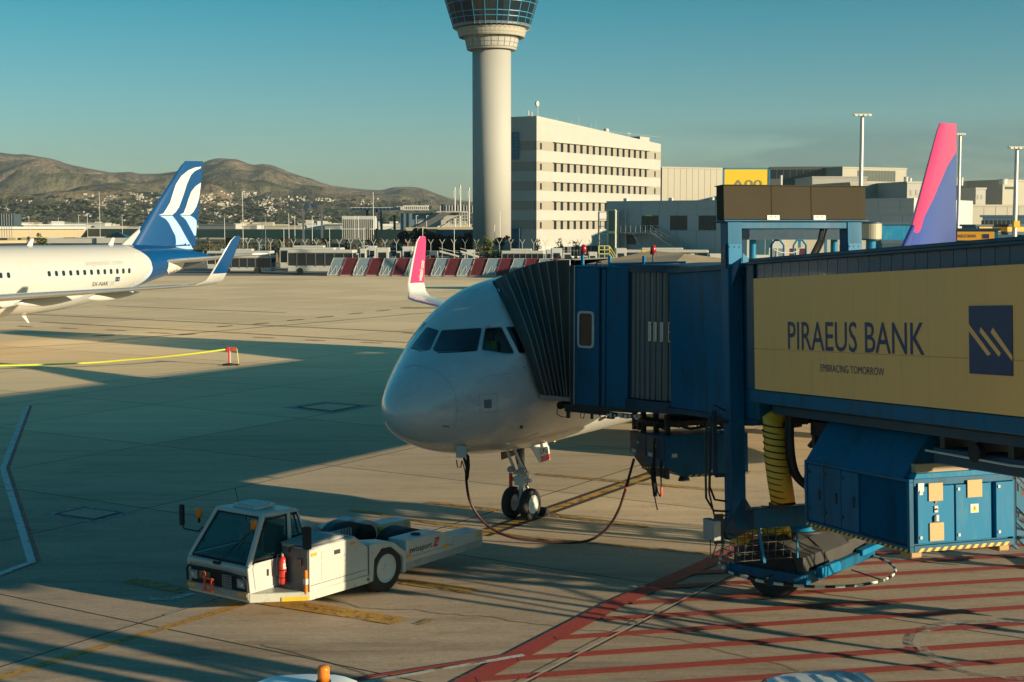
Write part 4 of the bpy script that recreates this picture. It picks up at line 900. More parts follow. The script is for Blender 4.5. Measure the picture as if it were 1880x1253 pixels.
hd.prism(arch, 1, .02, .9); hd.prism([(0.0,.6),(0.0,.86),(.35,1.10),(1.15,1.10),(1.5,.86),(1.5,.6)], 1, .9, 1.95); hd.prism(arch, 1, 1.95, 2.75)
bog(hd, 'bogie_hood', HOOD)
bog(MB().prism([(.75 + .6*math.cos(math.pi*t/12), .61 + .45*math.sin(math.pi*t/12)) for t in range(13)], 1, -.004, .03), 'wheel_well', BLACK)
bog(MB().cyl((.75,1.4,1.08),(.75,1.4,1.42),.30,n=24), 'turntable', BLUEL, auto=30)
bog(MB().cyl((.75,1.4,1.08),(.75,1.4,1.13),.42,n=24), 'turntable_ring', DARK, auto=30)
for y in (.32, 2.35):
    wheel(br, (0,0,0), .56, .42, -1, BLUE, 28, TB @ Matrix.Translation((.75, y, .56)))
STRIPEM = [mat('hoop_black', (.02,.02,.02), .5), mat('hoop_white', (.62,.6,.5), .5)]
hc = BM.inverted() @ Vector((5.75, 27.35, .46)); nseg = 56
TW = BM.to_3x3().inverted()
for s_ in range(nseg):
    pts = []
    for q in range(4):
        a = 2*math.pi*(s_ + q/3)/nseg; pts.append(hc + TW @ Vector((1.68*math.cos(a), 1.68*math.sin(a), 0)))
    MB().tube(pts, .028, 6).build('hoop_segment', STRIPEM[s_ % 2], br)
hs = MB()
for a in (0.9, 2.4, 4.0, 5.5): hs.bar(hc + TW @ Vector((1.66*math.cos(a),1.66*math.sin(a),0)), hc + TW @ Vector((1.0*math.cos(a),1.0*math.sin(a),.08)), .02)
hs.build('hoop_stay', DARK, br)
# ---- rotunda and cab (level, so built in world space)
RC = Vector((4.01, 31.45, 0)); RR = 1.62
rc = Vector((4.01,31.45,0))
MB().lathe([(RR-.12,3.40),(RR-.12,6.1)], 40, rc).build('rotunda_core', DARK, br, world=True, smooth=True)
MB().lathe([(RR+.14,3.10),(RR+.14,3.34),(.2,3.36)], 40, rc).build('rotunda_floor', BLUED, br, world=True, auto=30)
MB().lathe([(RR+.1,6.08),(RR+.1,6.24),(.1,6.26)], 40, rc).build('rotunda_roof', BLUED, br, world=True, auto=30)
SLAT = mat('slat_grey', (.13,.135,.14), .4, .2, var=.1)
slat = MB().loft([[Vector((RR-.02,-.072,z)), Vector((RR+.01,-.06,z)), Vector((RR+.03,0,z)), Vector((RR+.01,.06,z)), Vector((RR-.02,.072,z)), Vector((RR-.05,0,z))] for z in (3.36, 6.08)]).mesh('slat', SLAT)
invB = BM.inverted()
for k in range(40):
    a = R(-175) + k * .0905
    o = link(bpy.data.objects.new('slat', slat)); o.parent = br; o.matrix_basis = invB @ Matrix.Translation(rc) @ Matrix.Rotation(a, 4, 'Z')
LITE = mat('slot_lit_tint', (.55,.5,.38), .3)  # warm light in the first slots, painted as a cream pane colour
for k, px in enumerate((1193, 1203, 1215, 1230, 1246, 1262)):
    d = ray(px, 598); # bearing of the slot on the drum
    t = None
    A_ = d.x**2 + d.y**2; Bq = -2*(d.x*rc.x + d.y*rc.y); Cq = rc.x**2 + rc.y**2 - (RR+.035)**2; t = (-Bq - math.sqrt(Bq*Bq - 4*A_*Cq))/(2*A_)
    p = d * t; a = math.atan2(p.y - rc.y, p.x - rc.x); Mz = Matrix.Translation(rc) @ Matrix.Rotation(a, 4, 'Z')
    b = MB(); q = RR + .033
    for y0, y1, z0, z1 in ((-.035,-.022,4.62,5.03),(.022,.035,4.62,5.03),(-.022,.022,5.01,5.03),(-.022,.022,4.62,4.64),(-.022,.022,4.82,4.84)): b.box(q-.02, q+.01, y0, y1, z0, z1)
    b.v = [Mz @ v for v in b.v]; f_ = b.build('slot_frame', SILVER, br, world=True)
    b = MB().box(q-.02, q, -.022, .022, 4.64, 5.01); b.v = [Mz @ v for v in b.v]; b.build('slot_pane', LITE if k < 3 else GLASSB, f_, world=True)
# cab
CX = Vector((.848,-.53,0)); CY = Vector((.53,.848,0)); CO = Vector((1.85,32.8,0)); CM = frame(CO, CX, CY)
def cab(b, name, m, par=None, **kw):
    b.v = [CM @ p for p in b.v]; return b.build(name, m, par or br, world=True, **kw)
cab(MB().box(.42, 2.35, -1.42, 1.5, 3.2, 6.1), 'cab_core', BLUED)
cab(MB().box(.39, 1.0, -1.5, -1.42, 3.12, 6.16), 'cab_side', BLUE, bevel=.01)
cab(MB().box(1.06, 1.16, -1.5, -1.42, 3.12, 6.14), 'cab_side', BLUE, bevel=.01); cab(MB().box(1.19, 1.72, -1.52, -1.42, 3.12, 6.16), 'cab_side', BLUE, bevel=.01)
cab(MB().box(1.72, 2.35, -1.44, -1.36, 3.14, 6.14), 'cab_side', BLUED)
cab(MB().box(.39, 2.4, 1.42, 1.5, 3.12, 6.16), 'cab_side', BLUE)
cab(MB().box(1.005, 1.055, -1.46, -1.42, 3.12, 6.14), 'door_gap', BLACK)
def cpx(px, py, y=-1.5):
    q = CM.inverted() @ onplane(px, py, CM @ Vector((0,y,0)), CY); return q.x, q.z
wa, wz1 = cpx(1061, 571, -1.51); wb_, wz0 = cpx(1091, 640, -1.51)
fr = rounded([(wa,wz0),(wb_,wz0),(wb_,wz1),(wa,wz1)], .1, 5); fi_ = rounded([(wa+.05,wz0+.05),(wb_-.05,wz0+.05),(wb_-.05,wz1-.05),(wa+.05,wz1-.05)], .07, 5)
n = len(fr); b = MB(); b.add([(x, -1.535, z) for x, z in fr] + [(x, -1.535, z) for x, z in fi_] + [(x, -1.5, z) for x, z in fr], [(i,(i+1)%n,n+(i+1)%n,n+i) for i in range(n)] + [(i,2*n+i,2*n+(i+1)%n,(i+1)%n) for i in range(n)])
wf = cab(b, 'cab_window_frame', LGREY); cab(MB().add([(x, -1.515, z) for x, z in fi_], [tuple(range(n))]), 'cab_window_pane', GLASS, wf)
cab(MB().box(.30, .40, -1.53, -1.40, 3.1, 6.2).box(.30,.40,1.40,1.53,3.1,6.2), 'cab_front_post', DARK, bevel=.01); cab(MB().box(.385,.40,-1.535,-1.50,3.12,6.18), 'post_trim', LGREY)
cab(MB().box(.0, 1.9, -1.5, 1.5, 3.02, 3.12), 'cab_floor', DARK); cab(MB().cyl((.02,-1.5,3.07),(.02,1.5,3.07),.09,n=12), 'bumper', BLACK)
# roof: pale blue edge, tan sheeting with a low ridge
TAN = mat('roof_tan', (.34,.27,.17), .7, var=.12, vscale=2)
cab(MB().box(.38, 2.5, -1.52, 1.6, 6.16, 6.20), 'roof_edge', BLUEL, bevel=.01)
b = MB(); b.add([(.5,-1.2,6.22),(2.6,-1.2,6.22),(3.0,1.9,6.25),(.35,1.7,6.25),(1.3,.4,6.50),(2.1,.5,6.44)], [(0,1,5,4),(1,2,5),(2,3,4,5),(3,0,4)]); cab(b, 'roof_sheet', TAN)
for x, y in ((.55,-1.45),(1.25,-1.5),(2.05,-1.45)): cab(MB().bar((x,y,6.16),(x,y,6.42),.05), 'rail_post', BLUEL)
cab(MB().bar((1.25,-1.5,6.24),(3.0,-1.35,6.30),.045).bar((1.5,-1.46,6.20),(2.0,-1.2,6.24),.03), 'roof_rail', BLUEL)
cab(MB().tube([(.85,-1.4,6.2),(.9,-1.42,6.27),(1.0,-1.42,6.27),(1.02,-1.4,6.2)],.018,6), 'lifting_eye', DARK)
BEACR = mat('red_beacon', (.35,.01,.015), .2, coat=.5)
for x, y in ((.55,-1.40),(2.15,-1.2)):
    bb = cab(MB().cyl((x,y,6.2),(x,y,6.45),.02,n=8).cyl((x,y,6.45),(x,y,6.48),.07,n=14), 'beacon_stalk', DARK); b = MB().lathe([(.065,6.48),(.065,6.58),(.045,6.64),(.01,6.66)], 14, (x,y,0)); cab(b, 'beacon_dome', BEACR, bb, smooth=True)
# underside clutter of the cab
b = MB(); b.bar((.15,-1.35,3.02),(.15,-1.35,2.78),.07); b.bar((.75,-1.35,3.02),(.75,-1.35,2.80),.05); b.bar((.1,-1.4,2.98),(1.9,-1.4,2.94),.06,.09); b.box(1.15,1.3,-1.4,-1.3,2.84,2.94)
cab(b, 'hanger_bracket', DARK)
cab(MB().tube([(-.1,-1.4,3.0),(-.12,-1.4,2.85),(0,-1.4,2.8),(.15,-1.4,2.8)],.01,5).tube([(.5,-1.4,2.95),(.48,-1.4,2.82),(.56,-1.4,2.8),(.6,-1.4,2.95)],.01,5).tube([(.95,-1.4,2.93),(1.0,-1.4,2.85),(1.2,-1.4,2.86),(1.4,-1.4,2.95)],.012,5), 'loose_cable', DARK)
random.seed(11); b = MB()
for k in range(14): x = random.uniform(1.1,1.9); b.box(x,x+random.uniform(.03,.09),-1.46,-1.36,random.uniform(2.88,2.93),random.uniform(2.95,3.02))
cab(b, 'pulley_block', SILVER)
# canopy: bellows of fabric folds between hoops
CANV = mat('canopy_canvas', (.042,.050,.046), .75, var=.12, vscale=6, bump=.3, bscale=25); HOOP = mat('hoop_aluminium', (.20,.22,.22), .45, .3)
tops = [(905,517),(928,504),(943,497),(958,491.5),(972,487),(988,483),(1004,480),(1022,478),(1046,477.5)]
bots = [(992,724),(1002,727),(1010,728),(1017,728.5),(1024,729),(1031,729.5),(1037,730),(1041,730),(1046,730)]
def hit(px, py):
    d = ray(px, py).normalized(); h_ = jb.ray_cast(EYE, d); return h_[0]
T0 = hit(908, 524) or Vector((0,32,5.6)); B0 = hit(988, 724)
Tn = CM @ Vector((.33,-1.46,6.2)); Bn = CM @ Vector((.30,-1.46,3.15))
def at_depth(px, py, a, c, t): return P(px, py, a.y*(1-t) + c.y*t)
near = []
prof_px = []   # each hoop's near leg as a gently bowed line
lead = [(905,517),(925,556),(945,597),(962,636),(975,674),(985,706),(992,724)]
for i in range(9):
    t = i/8; leg = []
    for j in range(7):
        s_ = j/6
        lx = lead[j]; st = (tops[i][0]*(1-s_) + bots[i][0]*s_, tops[i][1]*(1-s_) + bots[i][1]*s_)
        bow = (1-t)**2
        ls = (tops[0][0]*(1-s_) + bots[0][0]*s_, tops[0][1]*(1-s_) + bots[0][1]*s_)
        x = st[0] + (lx[0]-ls[0])*bow; y = st[1] + (lx[1]-ls[1])*bow
        yd = (T0.y*(1-s_) + B0.y*s_)*(1-t) + (Tn.y*(1-s_)+Bn.y*s_)*t
        if i == 0:
            h_ = hit(x, y); p_ = h_ if h_ is not None else P(x, y, yd)
            d_ = ray(x, y).normalized(); p_ = p_ - d_ * .16
        else:
            p_ = P(x, y, yd); h_ = hit(x, y)
            if h_ is not None and h_.y - .32 < p_.y: p_ = P(x, y, h_.y - .32)
        leg.append(p_)
    near.append(leg)
FARV = CY * 2.9
cv = MB()
for i in range(8):
    for j in range(6):
        a, b_, c, d = near[i][j], near[i][j+1], near[i+1][j+1], near[i+1][j]
        dp = .015 if i < 3 else .08
        m1 = (a + d)/2 + Vector((.0,dp,0)); m2 = (b_ + c)/2 + Vector((0,dp,0))
        cv.quad(a, b_, m2, m1); cv.quad(m1, m2, c, d)
    a, d = near[i][0], near[i+1][0]; m1 = (a+d)/2 + Vector((0,.02,-.07)); m0 = (a+d)/2 + Vector((0,.015 if i < 3 else .08,0))
    F0, F1 = a + FARV, d + FARV
    cv.quad(a, m0 + Vector((0,0,-.02)), m1 + FARV, F0); cv.quad(m0 + Vector((0,0,-.02)), d, F1, m1 + FARV)
    for j in range(6): cv.quad(near[i][j]+FARV, near[i][j+1]+FARV, near[i+1][j+1]+FARV, near[i+1][j]+FARV)
cv.build('canopy_fabric', CANV, br, world=True)
for i in range(9):
    b = MB().tube([p + Vector((0,-.012,0)) for p in reversed(near[i])] , .013 if i else .02, 6)
    b.tube([near[i][0], near[i][0] + FARV], .014, 6); b.build('canopy_hoop', HOOP if i else CANV, br, world=True)
b = MB(); b.bar(near[0][6] + Vector((-.02,0,-.05)), near[8][6] + Vector((0,0,-.05)), .05, .09); b.bar(near[0][6] + Vector((-.02,0,-.03)) + FARV, near[8][6] + Vector((0,0,-.03)) + FARV, .05, .07); b.build('canopy_hinge_bar', GREYM, br, world=True)
b = MB().bar(near[8][0] + Vector((.1,0.05,0)), near[8][6] + Vector((.1,.05,0)), .14, .02); b.build('canopy_edge', DARK, br, world=True)
# machinery under the rotunda
b = MB()
for q, w in ((-5.4,3.0),(-4.9,2.95),(-4.2,2.95),(-3.6,3.0)): b.bar((q,-1.0,3.25),(q,-1.0,2.8),.10); b.bar((q,.6,3.25),(q,.6,2.8),.10)
b.box(-5.6,-3.3,-.9,.9,3.02,3.12); b.bar((-5.2,-1.1,2.95),(-3.3,-.7,3.05),.10,.12); b.bar((-5.3,-.4,2.98),(-3.2,.9,3.02),.12)
b.tube([(-4.8,-1.15,2.86),(-4.7,-1.2,3.05),(-4.4,-1.2,3.1),(-4.0,-1.0,3.05),(-3.8,-.6,2.98)],.05,8); b.tube([(-4.9,-1.0,2.86),(-4.8,-1.0,3.0),(-4.4,-1.1,3.02),(-4.1,-.8,2.9)],.04,8)
b.build('suspension_frame', DARK, br)
MB().cyl((-4.67,0,3.0),(-4.67,0,3.25),.5,n=24).build('slewing_ring', BLUED, br, auto=30)
MB().tube([(-3.4,-.75,3.0),(-3.3,-.6,2.95),(-3.3,-.2,3.0),(-3.3,.2,2.93)],.03,6).tube([(-3.35,-.5,3.1),(-3.3,-.1,2.9),(-3.3,.4,3.0)],.025,6).build('hydraulic_hose', BLACK, br)
# ---- power unit hanging under the rotunda
pu = thing('ground_power_unit', 'dark blue power cabinet hanging under the jet bridge rotunda above the apron', 'power unit', BM)
MB().prism([(-1.2,2.14),(-1.2,2.82),(.75,2.82),(.75,1.92),(-.75,1.92)], 0, -4.35, -3.28).build('cabinet_body', BLUE, pu, bevel=.01)
MB().prism([(-5.1,2.2),(-5.2,2.8),(-4.35,2.82),(-4.35,1.98),(-4.6,1.98)], 1, -1.15, .7).build('cabinet_rear', BLUED, pu, bevel=.01)
for ua, ub in ((-5.15,-4.27),(-4.22,-3.30)):
    d = MB().box(ua, ub, -1.23, -1.19, 2.30, 2.80).build('cabinet_door', BLUED, pu, bevel=.008)
    for q in (.42,.5): MB().box(ua+q, ua+q+.025, -1.245, -1.23, 2.55, 2.61).build('latch', LGREY, d)
    MB().box(ua+.1, ua+.34, -1.24, -1.23, 2.33, 2.41).build('label_plate', LGREY, d)
MB().prism([(-4.9,2.2),(-4.3,1.94),(-3.3,1.9),(-3.3,2.24)], 1, -1.17, -1.1).build('hopper', DARK, pu)
for u, v in ((-3.45,-.7),(-3.45,.4),(-4.8,-.8)): MB().cyl((u,v,1.92),(u,v,1.83),.10,.13,n=14).build('foot_pad', mat('foot_rubber', (.05,.042,.03), .8), pu, auto=30)
HZ = [mat('hazard_yellow', (.70,.42,.03), .5), mat('hazard_black', (.03,.03,.03), .5)]
def hazard(par, p, q, up, n, w, out):
    """band of slanted yellow and black stripes from p to q"""
    p, q, up, out = map(Vector, (p, q, up, out)); d = (q-p)/n; bs = [MB(), MB()]
    for i in range(n):
        a = p + d*i + out; bs[i % 2].quad(a, a + d, a + d + up*w + d*.7, a + up*w + d*.7)
    for k in range(2): bs[k].build('hazard_stripe', HZ[k], par)
hazard(pu, (-3.28,-.70,1.92), (-3.28,.75,1.92), (0,0,1), 20, .05, (.004,0,0)); hazard(pu, (-4.6,-1.2,2.0), (-3.3,-1.2,2.14), (0,0,1), 18, .04, (0,-.004,0))
MB().box(-3.28,-3.27,-1.05,-.93,2.36,2.44).build('label_plate', PAINTW, pu); MB().box(-3.28,-3.27,-.2,-.08,2.0,2.05).build('label_plate', LGREY, pu)
# hanging connector loops
hg = thing('cable_connector', 'black cable and plug hanging looped from the dark blue power cabinet', 'cable', BM)
MB().tube([(-3.7,-1.26,2.75),(-3.7,-1.28,2.3),(-3.72,-1.3,2.05),(-3.7,-1.3,1.9),(-3.66,-1.28,1.5)],.045,8,rr=[.02,.03,.06,.06,.05]).tube([(-3.66,-1.28,1.9),(-3.6,-1.25,1.6),(-3.5,-1.24,1.52),(-3.42,-1.24,1.6),(-3.45,-1.24,2.1),(-3.5,-1.2,2.3)],.018,6).tube([(-3.68,-1.3,1.6),(-3.6,-1.3,1.38),(-3.56,-1.28,1.22)],.016,6).build('cable_loop', BLACK, hg, smooth=True)
MB().cyl((-3.42,-1.24,1.55),(-3.43,-1.24,1.72),.028,n=10).build('orange_sleeve', REDO, hg)
# ---- power cable from the cabinet to the airliner
cabm = mat('power_cable', (.065,.022,.02), .55, var=.2)
pc = thing('power_cable', 'dark red power cable sagging to the apron from airliner nose to cabinet', 'power cable', Matrix.Translation(P(1050, 999, 30.9)))
pts = [(851,838,31.3),(857,860,31.3),(856,880,31.4),(862,918,31.5),(880,950,31.5),(905,972,31.4),(940,987,31.2),(990,994,31.1),(1045,997,31.0),(1085,991,30.95),(1115,970,30.9),(1135,938,30.8),(1148,900,30.7),(1157,868,30.5),(1164,843,30.4)]
def smooth_pts(p, n=5):
    out = []
    for i in range(len(p)-1):
        a, b_, c, d = p[max(i-1,0)], p[i], p[i+1], p[min(i+2,len(p)-1)]
        for k in range(n):
            t = k/n; out.append(tuple(.5*((2*b_[m]) + (-a[m]+c[m])*t + (2*a[m]-5*b_[m]+4*c[m]-d[m])*t*t + (-a[m]+3*b_[m]-3*c[m]+d[m])*t**3) for m in range(len(b_))))
    out.append(p[-1]); return out
sp = [P(*q) for q in smooth_pts(pts)]
sp = [Vector((p.x, p.y, max(p.z, .045))) for p in sp]
MB().tube(sp, .030, 8).build('cable', cabm, pc, world=True, smooth=True)
nb = hit(845, 822) or P(845, 828, 31.3)
MB().obox(nb + Vector((.02,-.02,-.08)), (.11,0,0), (0,.08,0), (0,0,.13)).build('socket_housing', LGREY, pc, world=True)
MB().tube([P(853,832,31.2),P(859,838,31.2),P(859,856,31.25),P(857,880,31.35)],.05,8,rr=[.03,.035,.05,.04]).tube([P(838,845,31.2),P(840,858,31.2),P(846,858,31.2),P(848,846,31.2)],.014,6).tube([P(848,846,31.2),P(853,862,31.2),P(855,872,31.2)],.012,6).build('plug', BLACK, pc, world=True, smooth=True)
q = P(1151, 890, 30.68); MB().cyl(q + Vector((-.03,0,-.08)), q + Vector((.03,0,.09)), .038, n=10).build('orange_sleeve', REDO, pc, world=True)
# ---- air conditioning unit under the tunnel
ac = thing('air_conditioning_unit', 'large blue air conditioning cabinet slung under the advertising panel of the jet bridge', 'air conditioner', BM)
MB().box(2.8, 5.85, -1.24, .6, 1.86, 2.9).build('cabinet_body', BLUE, ac)
MB().prism([(-1.30,2.91),(-.85,3.55),(.5,3.55),(.55,2.91)], 0, 2.82, 5.75).build('hood', BLUE, ac, bevel=.01)
MB().box(2.77, 5.91, -1.30, -1.22, 1.80, 1.88).box(2.77, 5.91, -1.30, -1.22, 2.86, 2.91).box(2.77,2.84,-1.30,-1.22,1.88,2.86).box(5.84,5.91,-1.30,-1.22,1.88,2.86).box(5.84,5.91,-1.22,.62,1.80,1.90).box(5.84,5.91,.54,.62,1.90,2.86).box(5.80,5.91,-1.22,.62,2.80,2.91).build('frame', BLUE, ac, bevel=.006)
for ua, ub in ((2.86,3.38),(3.40,3.92),(3.94,4.46)):
    d = MB().box(ua, ub, -1.285, -1.24, 1.89, 2.85).build('side_door', BLUE, ac, bevel=.006)
    MB().box(ub-.16, ub-.11, -1.31, -1.285, 2.28, 2.46).build('handle', DARK, d, bevel=.01)
    for w in (2.06, 2.7): MB().box(ua+.01, ua+.07, -1.30, -1.285, w, w+.05).build('hinge', DARK, d)
lv = MB()
for k in range(30): w = 1.92 + k*.031; lv.add([(4.52,-1.275,w),(5.80,-1.275,w),(5.80,-1.25,w+.024),(4.52,-1.25,w+.024)], [(0,1,2,3)]); lv.add([(4.52,-1.275,w),(5.80,-1.275,w),(5.80,-1.25,w-.003),(4.52,-1.25,w-.003)], [(3,2,1,0)])
tag(lv.build('louvres', BLUE, ac), kind='stuff'); MB().box(4.5,5.82,-1.25,-1.245,1.89,2.85).build('louvre_backing', BLACK, ac)
for px0, px1, hinge in ((1685,1752,0),(1755,1820,1),(1829,1861,1)):
    v0, _ = LU(px0, 940, 5.93); v1, _ = LU(px1, 940, 5.93)
    d = MB().box(5.85, 5.93, v0, v1, 1.93, 2.79).build('end_door', BLUEL, ac, bevel=.006)
    for w in (2.0, 2.70): MB().box(5.93, 5.945, v0+.03, v0+.07, w, w+.045).build('latch', LGREY, d)
PLY = mat('plywood', (.52,.34,.15), .6, var=.12, vscale=6, stretch=(1,1,6))
for x0_, y0_, x1_, y1_ in ((1705,888,1731,919),(1776,882,1803,912),(1707,961,1733,992)):
    v0, w1 = LU(x0_, y0_, 5.945); v1, w0 = LU(x1_, y1_, 5.945); MB().box(5.93, 5.95, v0, v1, w0, w1).build('plywood_board', PLY, ac)
v0, w1 = LU(1782, 926, 5.94); v1, w0 = LU(1797, 941, 5.94)
p = MB().box(5.93, 5.936, v0, v1, w0, w1).build('warning_sign', PAINTW, ac); c = (v0+v1)/2
MB().add([(5.938,v0+.015,w0+.015),(5.938,v1-.015,w0+.015),(5.938,c,w1-.01)], [(0,1,2)]).build('warning_triangle', YEL, p)
MB().add([(5.940,c+.012,w0+.10),(5.940,c-.018,w0+.065),(5.940,c+.0,w0+.062),(5.940,c-.006,w0+.025),(5.940,c+.02,w0+.075),(5.940,c+.003,w0+.078)], [(0,1,2,5),(5,2,3,4)]).build('lightning_symbol', DARK, p)
v0, w1 = LU(1686, 888, 5.94); MB().box(5.93,5.937,v0,v0+.10,w1-.13,w1).build('label_plate', PAINTW, ac)
MB().box(5.93,5.937,v0+.02,v0+.08,w1-.18,w1-.14).build('label_plate', LGREY, ac)
v, w = LU(1718.5, 935, 5.94); p = MB().box(5.93,5.95,v-.03,v+.03,w-.05,w+.05).build('switch_plate', LGREY, ac); MB().cyl((5.95,v,w),(5.97,v,w),.014,n=10).build('switch', DARK, p)
v, w = LU(1718.5, 951, 5.94); MB().box(5.93,5.96,v-.04,v+.03,w-.06,w+.03).build('switch_plate', DARK, ac); MB().box(5.96,5.967,v-.01,v+.035,w-.05,w+.045).build('switch_plate', LGREY, ac)
v, w = LU(1718, 922, 5.94); MB().cyl((5.93,v,w),(5.95,v,w),.018,n=12).build('pilot_lamp', RED, ac)
MB().box(5.2, 5.88, -1.15, -.22, 2.99, 3.13).build('top_board', TAN, ac, bevel=.008); MB().prism([(-1.22,2.91),(-1.18,2.99),(.2,3.0),(.64,2.93),(.64,2.91)], 0, 5.0, 5.93).build('end_lid', BLUEL, ac, bevel=.006)
WOOD = mat('bare_wood', (.42,.27,.12), .7, var=.15, vscale=5)
for u, v in ((5.72,-1.15),(5.72,.42),(2.95,-1.1),(2.95,.42)): MB().box(u-.14,u+.14,v-.1,v+.1,1.70,1.80).build('foot_block', WOOD, ac, bevel=.02)
hazard(ac, (2.8,-1.30,1.80), (5.9,-1.30,1.80), (0,0,1), 44, .045, (0,-.004,0)); hazard(ac, (5.91,-1.15,1.80), (5.91,.5,1.80), (0,0,1), 24, .055, (.004,0,0))
# ---- hoses
YH = mat('hose_yellow', (.80,.43,.03), .5, var=.08, vscale=4, bump=.5, bscale=18, stretch=(1,1,3))
hs_ = thing('air_hose', 'thick yellow ribbed air hose hanging from the tunnel beside the blue column', 'air hose', BM)
hp = [(1.75,-.2,3.45),(1.55,-.45,3.35),(1.45,-.5,3.1),(1.45,-.48,2.6),(1.5,-.42,2.1),(1.55,-.36,1.75)]
hd_ = [P(1418,772,25.9),P(1423,800,25.8),P(1425,840,25.75),(0),(0)][:3] + [P(1431,880,25.7),P(1438,925,25.6)]
MB().tube([P(1440,752,25.9)] + hd_, .22, 20, rr=[.12,.2,.21,.215,.225,.22]).build('hose_body', YH, hs_, world=True, smooth=True)
rng = [hd_[0].lerp(hd_[1], t) for t in (.3,.75)] + [hd_[1].lerp(hd_[2], t) for t in (.08,.38,.68,.98)] + [hd_[2].lerp(hd_[3], t) for t in (.3,.6,.9)] + [hd_[3].lerp(hd_[4], t) for t in (.15,.42,.68,.92)]
for p in rng: 
    M_ = Matrix.Translation(p) @ Matrix.Rotation(R(6),4,'Y') @ Matrix.Rotation(R(4),4,'X'); b = MB()
    b.lathe([(.222,-.012),(.232,-.006),(.232,.006),(.222,.012)], 22); b.v = [M_ @ v for v in b.v]; b.build('hose_ring', BLACK, hs_, world=True)
fh = thing('folded_hose', 'crumpled yellow hose lying folded in the wire basket below the column', 'air hose', BM)
b = MB(); random.seed(4)
for x, y, rx, ry in ((1362,980,13,11),(1356,993,14,9),(1372,992,12,10),(1385,975,14,6),(1400,985,9,6),(1420,975,22,8),(1440,972,12,10),(1412,992,12,7),(1448,978,6,9)):
    c = P(x, y, 26.9); b.sphere(c, 1, 10, 7, (rx*.0103, .14, ry*.0103))
for v in b.v: v += Vector((noise.noise(v*7), noise.noise(v*7+Vector((3,3,3))), noise.noise(v*7+Vector((7,1,2)))))*.03
b.build('hose_body', YH, fh, world=True)
dh = thing('drain_hose', 'pair of black rubber hoses curving from tunnel underside into the blue cabinet', 'rubber hose', BM)
for dx, nm in ((0,0),(9,1)):
    MB().tube([P(x+dx*.7, y, 25.6 - .2*nm) for x, y in smooth_pts([(1447,750),(1446,800),(1449,840),(1455,866),(1466,882),(1481,(880 if nm else 895))],4)], .055, 8).build('hose_body', BLACK, dh, world=True, smooth=True)
MB().cyl(P(1478,895,25.3),P(1488,895,25.3),.09,n=14).cyl(P(1478,878,25.3),P(1488,878,25.3),.09,n=14).build('hose_flange', GREYM, dh, world=True)
b = MB(); b.cyl(P(1425,775,26.1),P(1470,768,26.0),.16,n=14); b.obox(P(1455,765,26.1),(.25,0,0),(0,.2,0),(0,0,.12)); b.obox(P(1505,790,26.2),(.12,0,0),(0,.12,0),(0,0,.35)); b.build('duct_connector', DARK, br, world=True)
MB().obox(P(1429,929,25.6),(.16,0,0),(0,.1,0),(0,0,.05)).bar(P(1398,930,25.6),P(1440,933,25.6),.03).build('hose_clamp', DARK, hs_, world=True)
# ---- access stairs on the far side of the tunnel, running down to the right
sa = thing('access_stairs', 'blue steel access stairs glimpsed at the right edge behind the lit cabinet end', 'stairs', BM)
b = MB(); ua, ub = -.75, .45; va, vb, wa_, wb2 = 2.5, 6.3, 3.75, .15
for u in (ua, ub):
    b.bar((u,va,wa_),(u,vb,wb2),.07,.24)
    for h_ in (.5, 1.05): b.bar((u,va,wa_+h_),(u,vb,wb2+h_),.045)
    for k in range(8): t = k/7; b.bar((u,va+(vb-va)*t,wa_+(wb2-wa_)*t),(u,va+(vb-va)*t,wa_+(wb2-wa_)*t+1.05),.045)
    b.bar((u,va+.3,wa_-.9),(u,vb-.6,wb2+.2),.06)
b.build('stair_frame', BLUE, sa)
for k in range(17): t = k/16; MB().box(ua,ub,va+(vb-va)*t-.13,va+(vb-va)*t+.13,wa_+(wb2-wa_)*t-.02,wa_+(wb2-wa_)*t+.02).build('tread', STEEL, sa)
MB().box(-1.9,1.1,1.35,2.55,wa_-.12,wa_).build('landing', BLUED, sa); MB().box(-1.9,-1.86,1.35,2.55,wa_,wa_+1.1).box(-1.9,-.8,2.50,2.55,wa_,wa_+1.1).box(.5,1.1,2.50,2.55,wa_,wa_+1.1).build('landing_guard', BLUE, sa)
MB().box(-1.7,-.3,1.45,2.45,2.45,3.6).build('added_shade_block', BLUED, sa); MB().box(-.2,1.0,1.5,2.3,2.9,3.6).build('added_shade_box', DARK, sa)  # two hidden boxes added below the landing to shade the power unit
for u in (-1.8, 1.0): MB().bar((u,2.4,wa_-.1),(u,1.4,2.6),.08).build('bracket', BLUED, sa)
# ---- fixed support of the bridge, at its terminal end
rs = thing('bridge_support', 'blue braced support frame under the terminal end of the jet bridge', 'support frame', BM)
for u in (13.6, 15.2):
    for v in (-1.2, 1.2): MB().bar((u,v,-.9),(u,v,3.8),.3).build('post', BLUE, rs)
for u0_, u1_ in ((13.6,15.2),(15.2,13.6)): MB().bar((u0_,1.2,-.6),(u1_,1.2,3.6),.14).build('brace', BLUE, rs)
for v0_, v1_ in ((-1.2,1.2),(1.2,-1.2)): MB().bar((13.6,v0_,-.6),(13.6,v1_,3.6),.14).build('brace', BLUE, rs)
MB().box(13.2,15.6,-1.5,1.5,3.5,3.8).build('cap_beam', BLUED, rs)
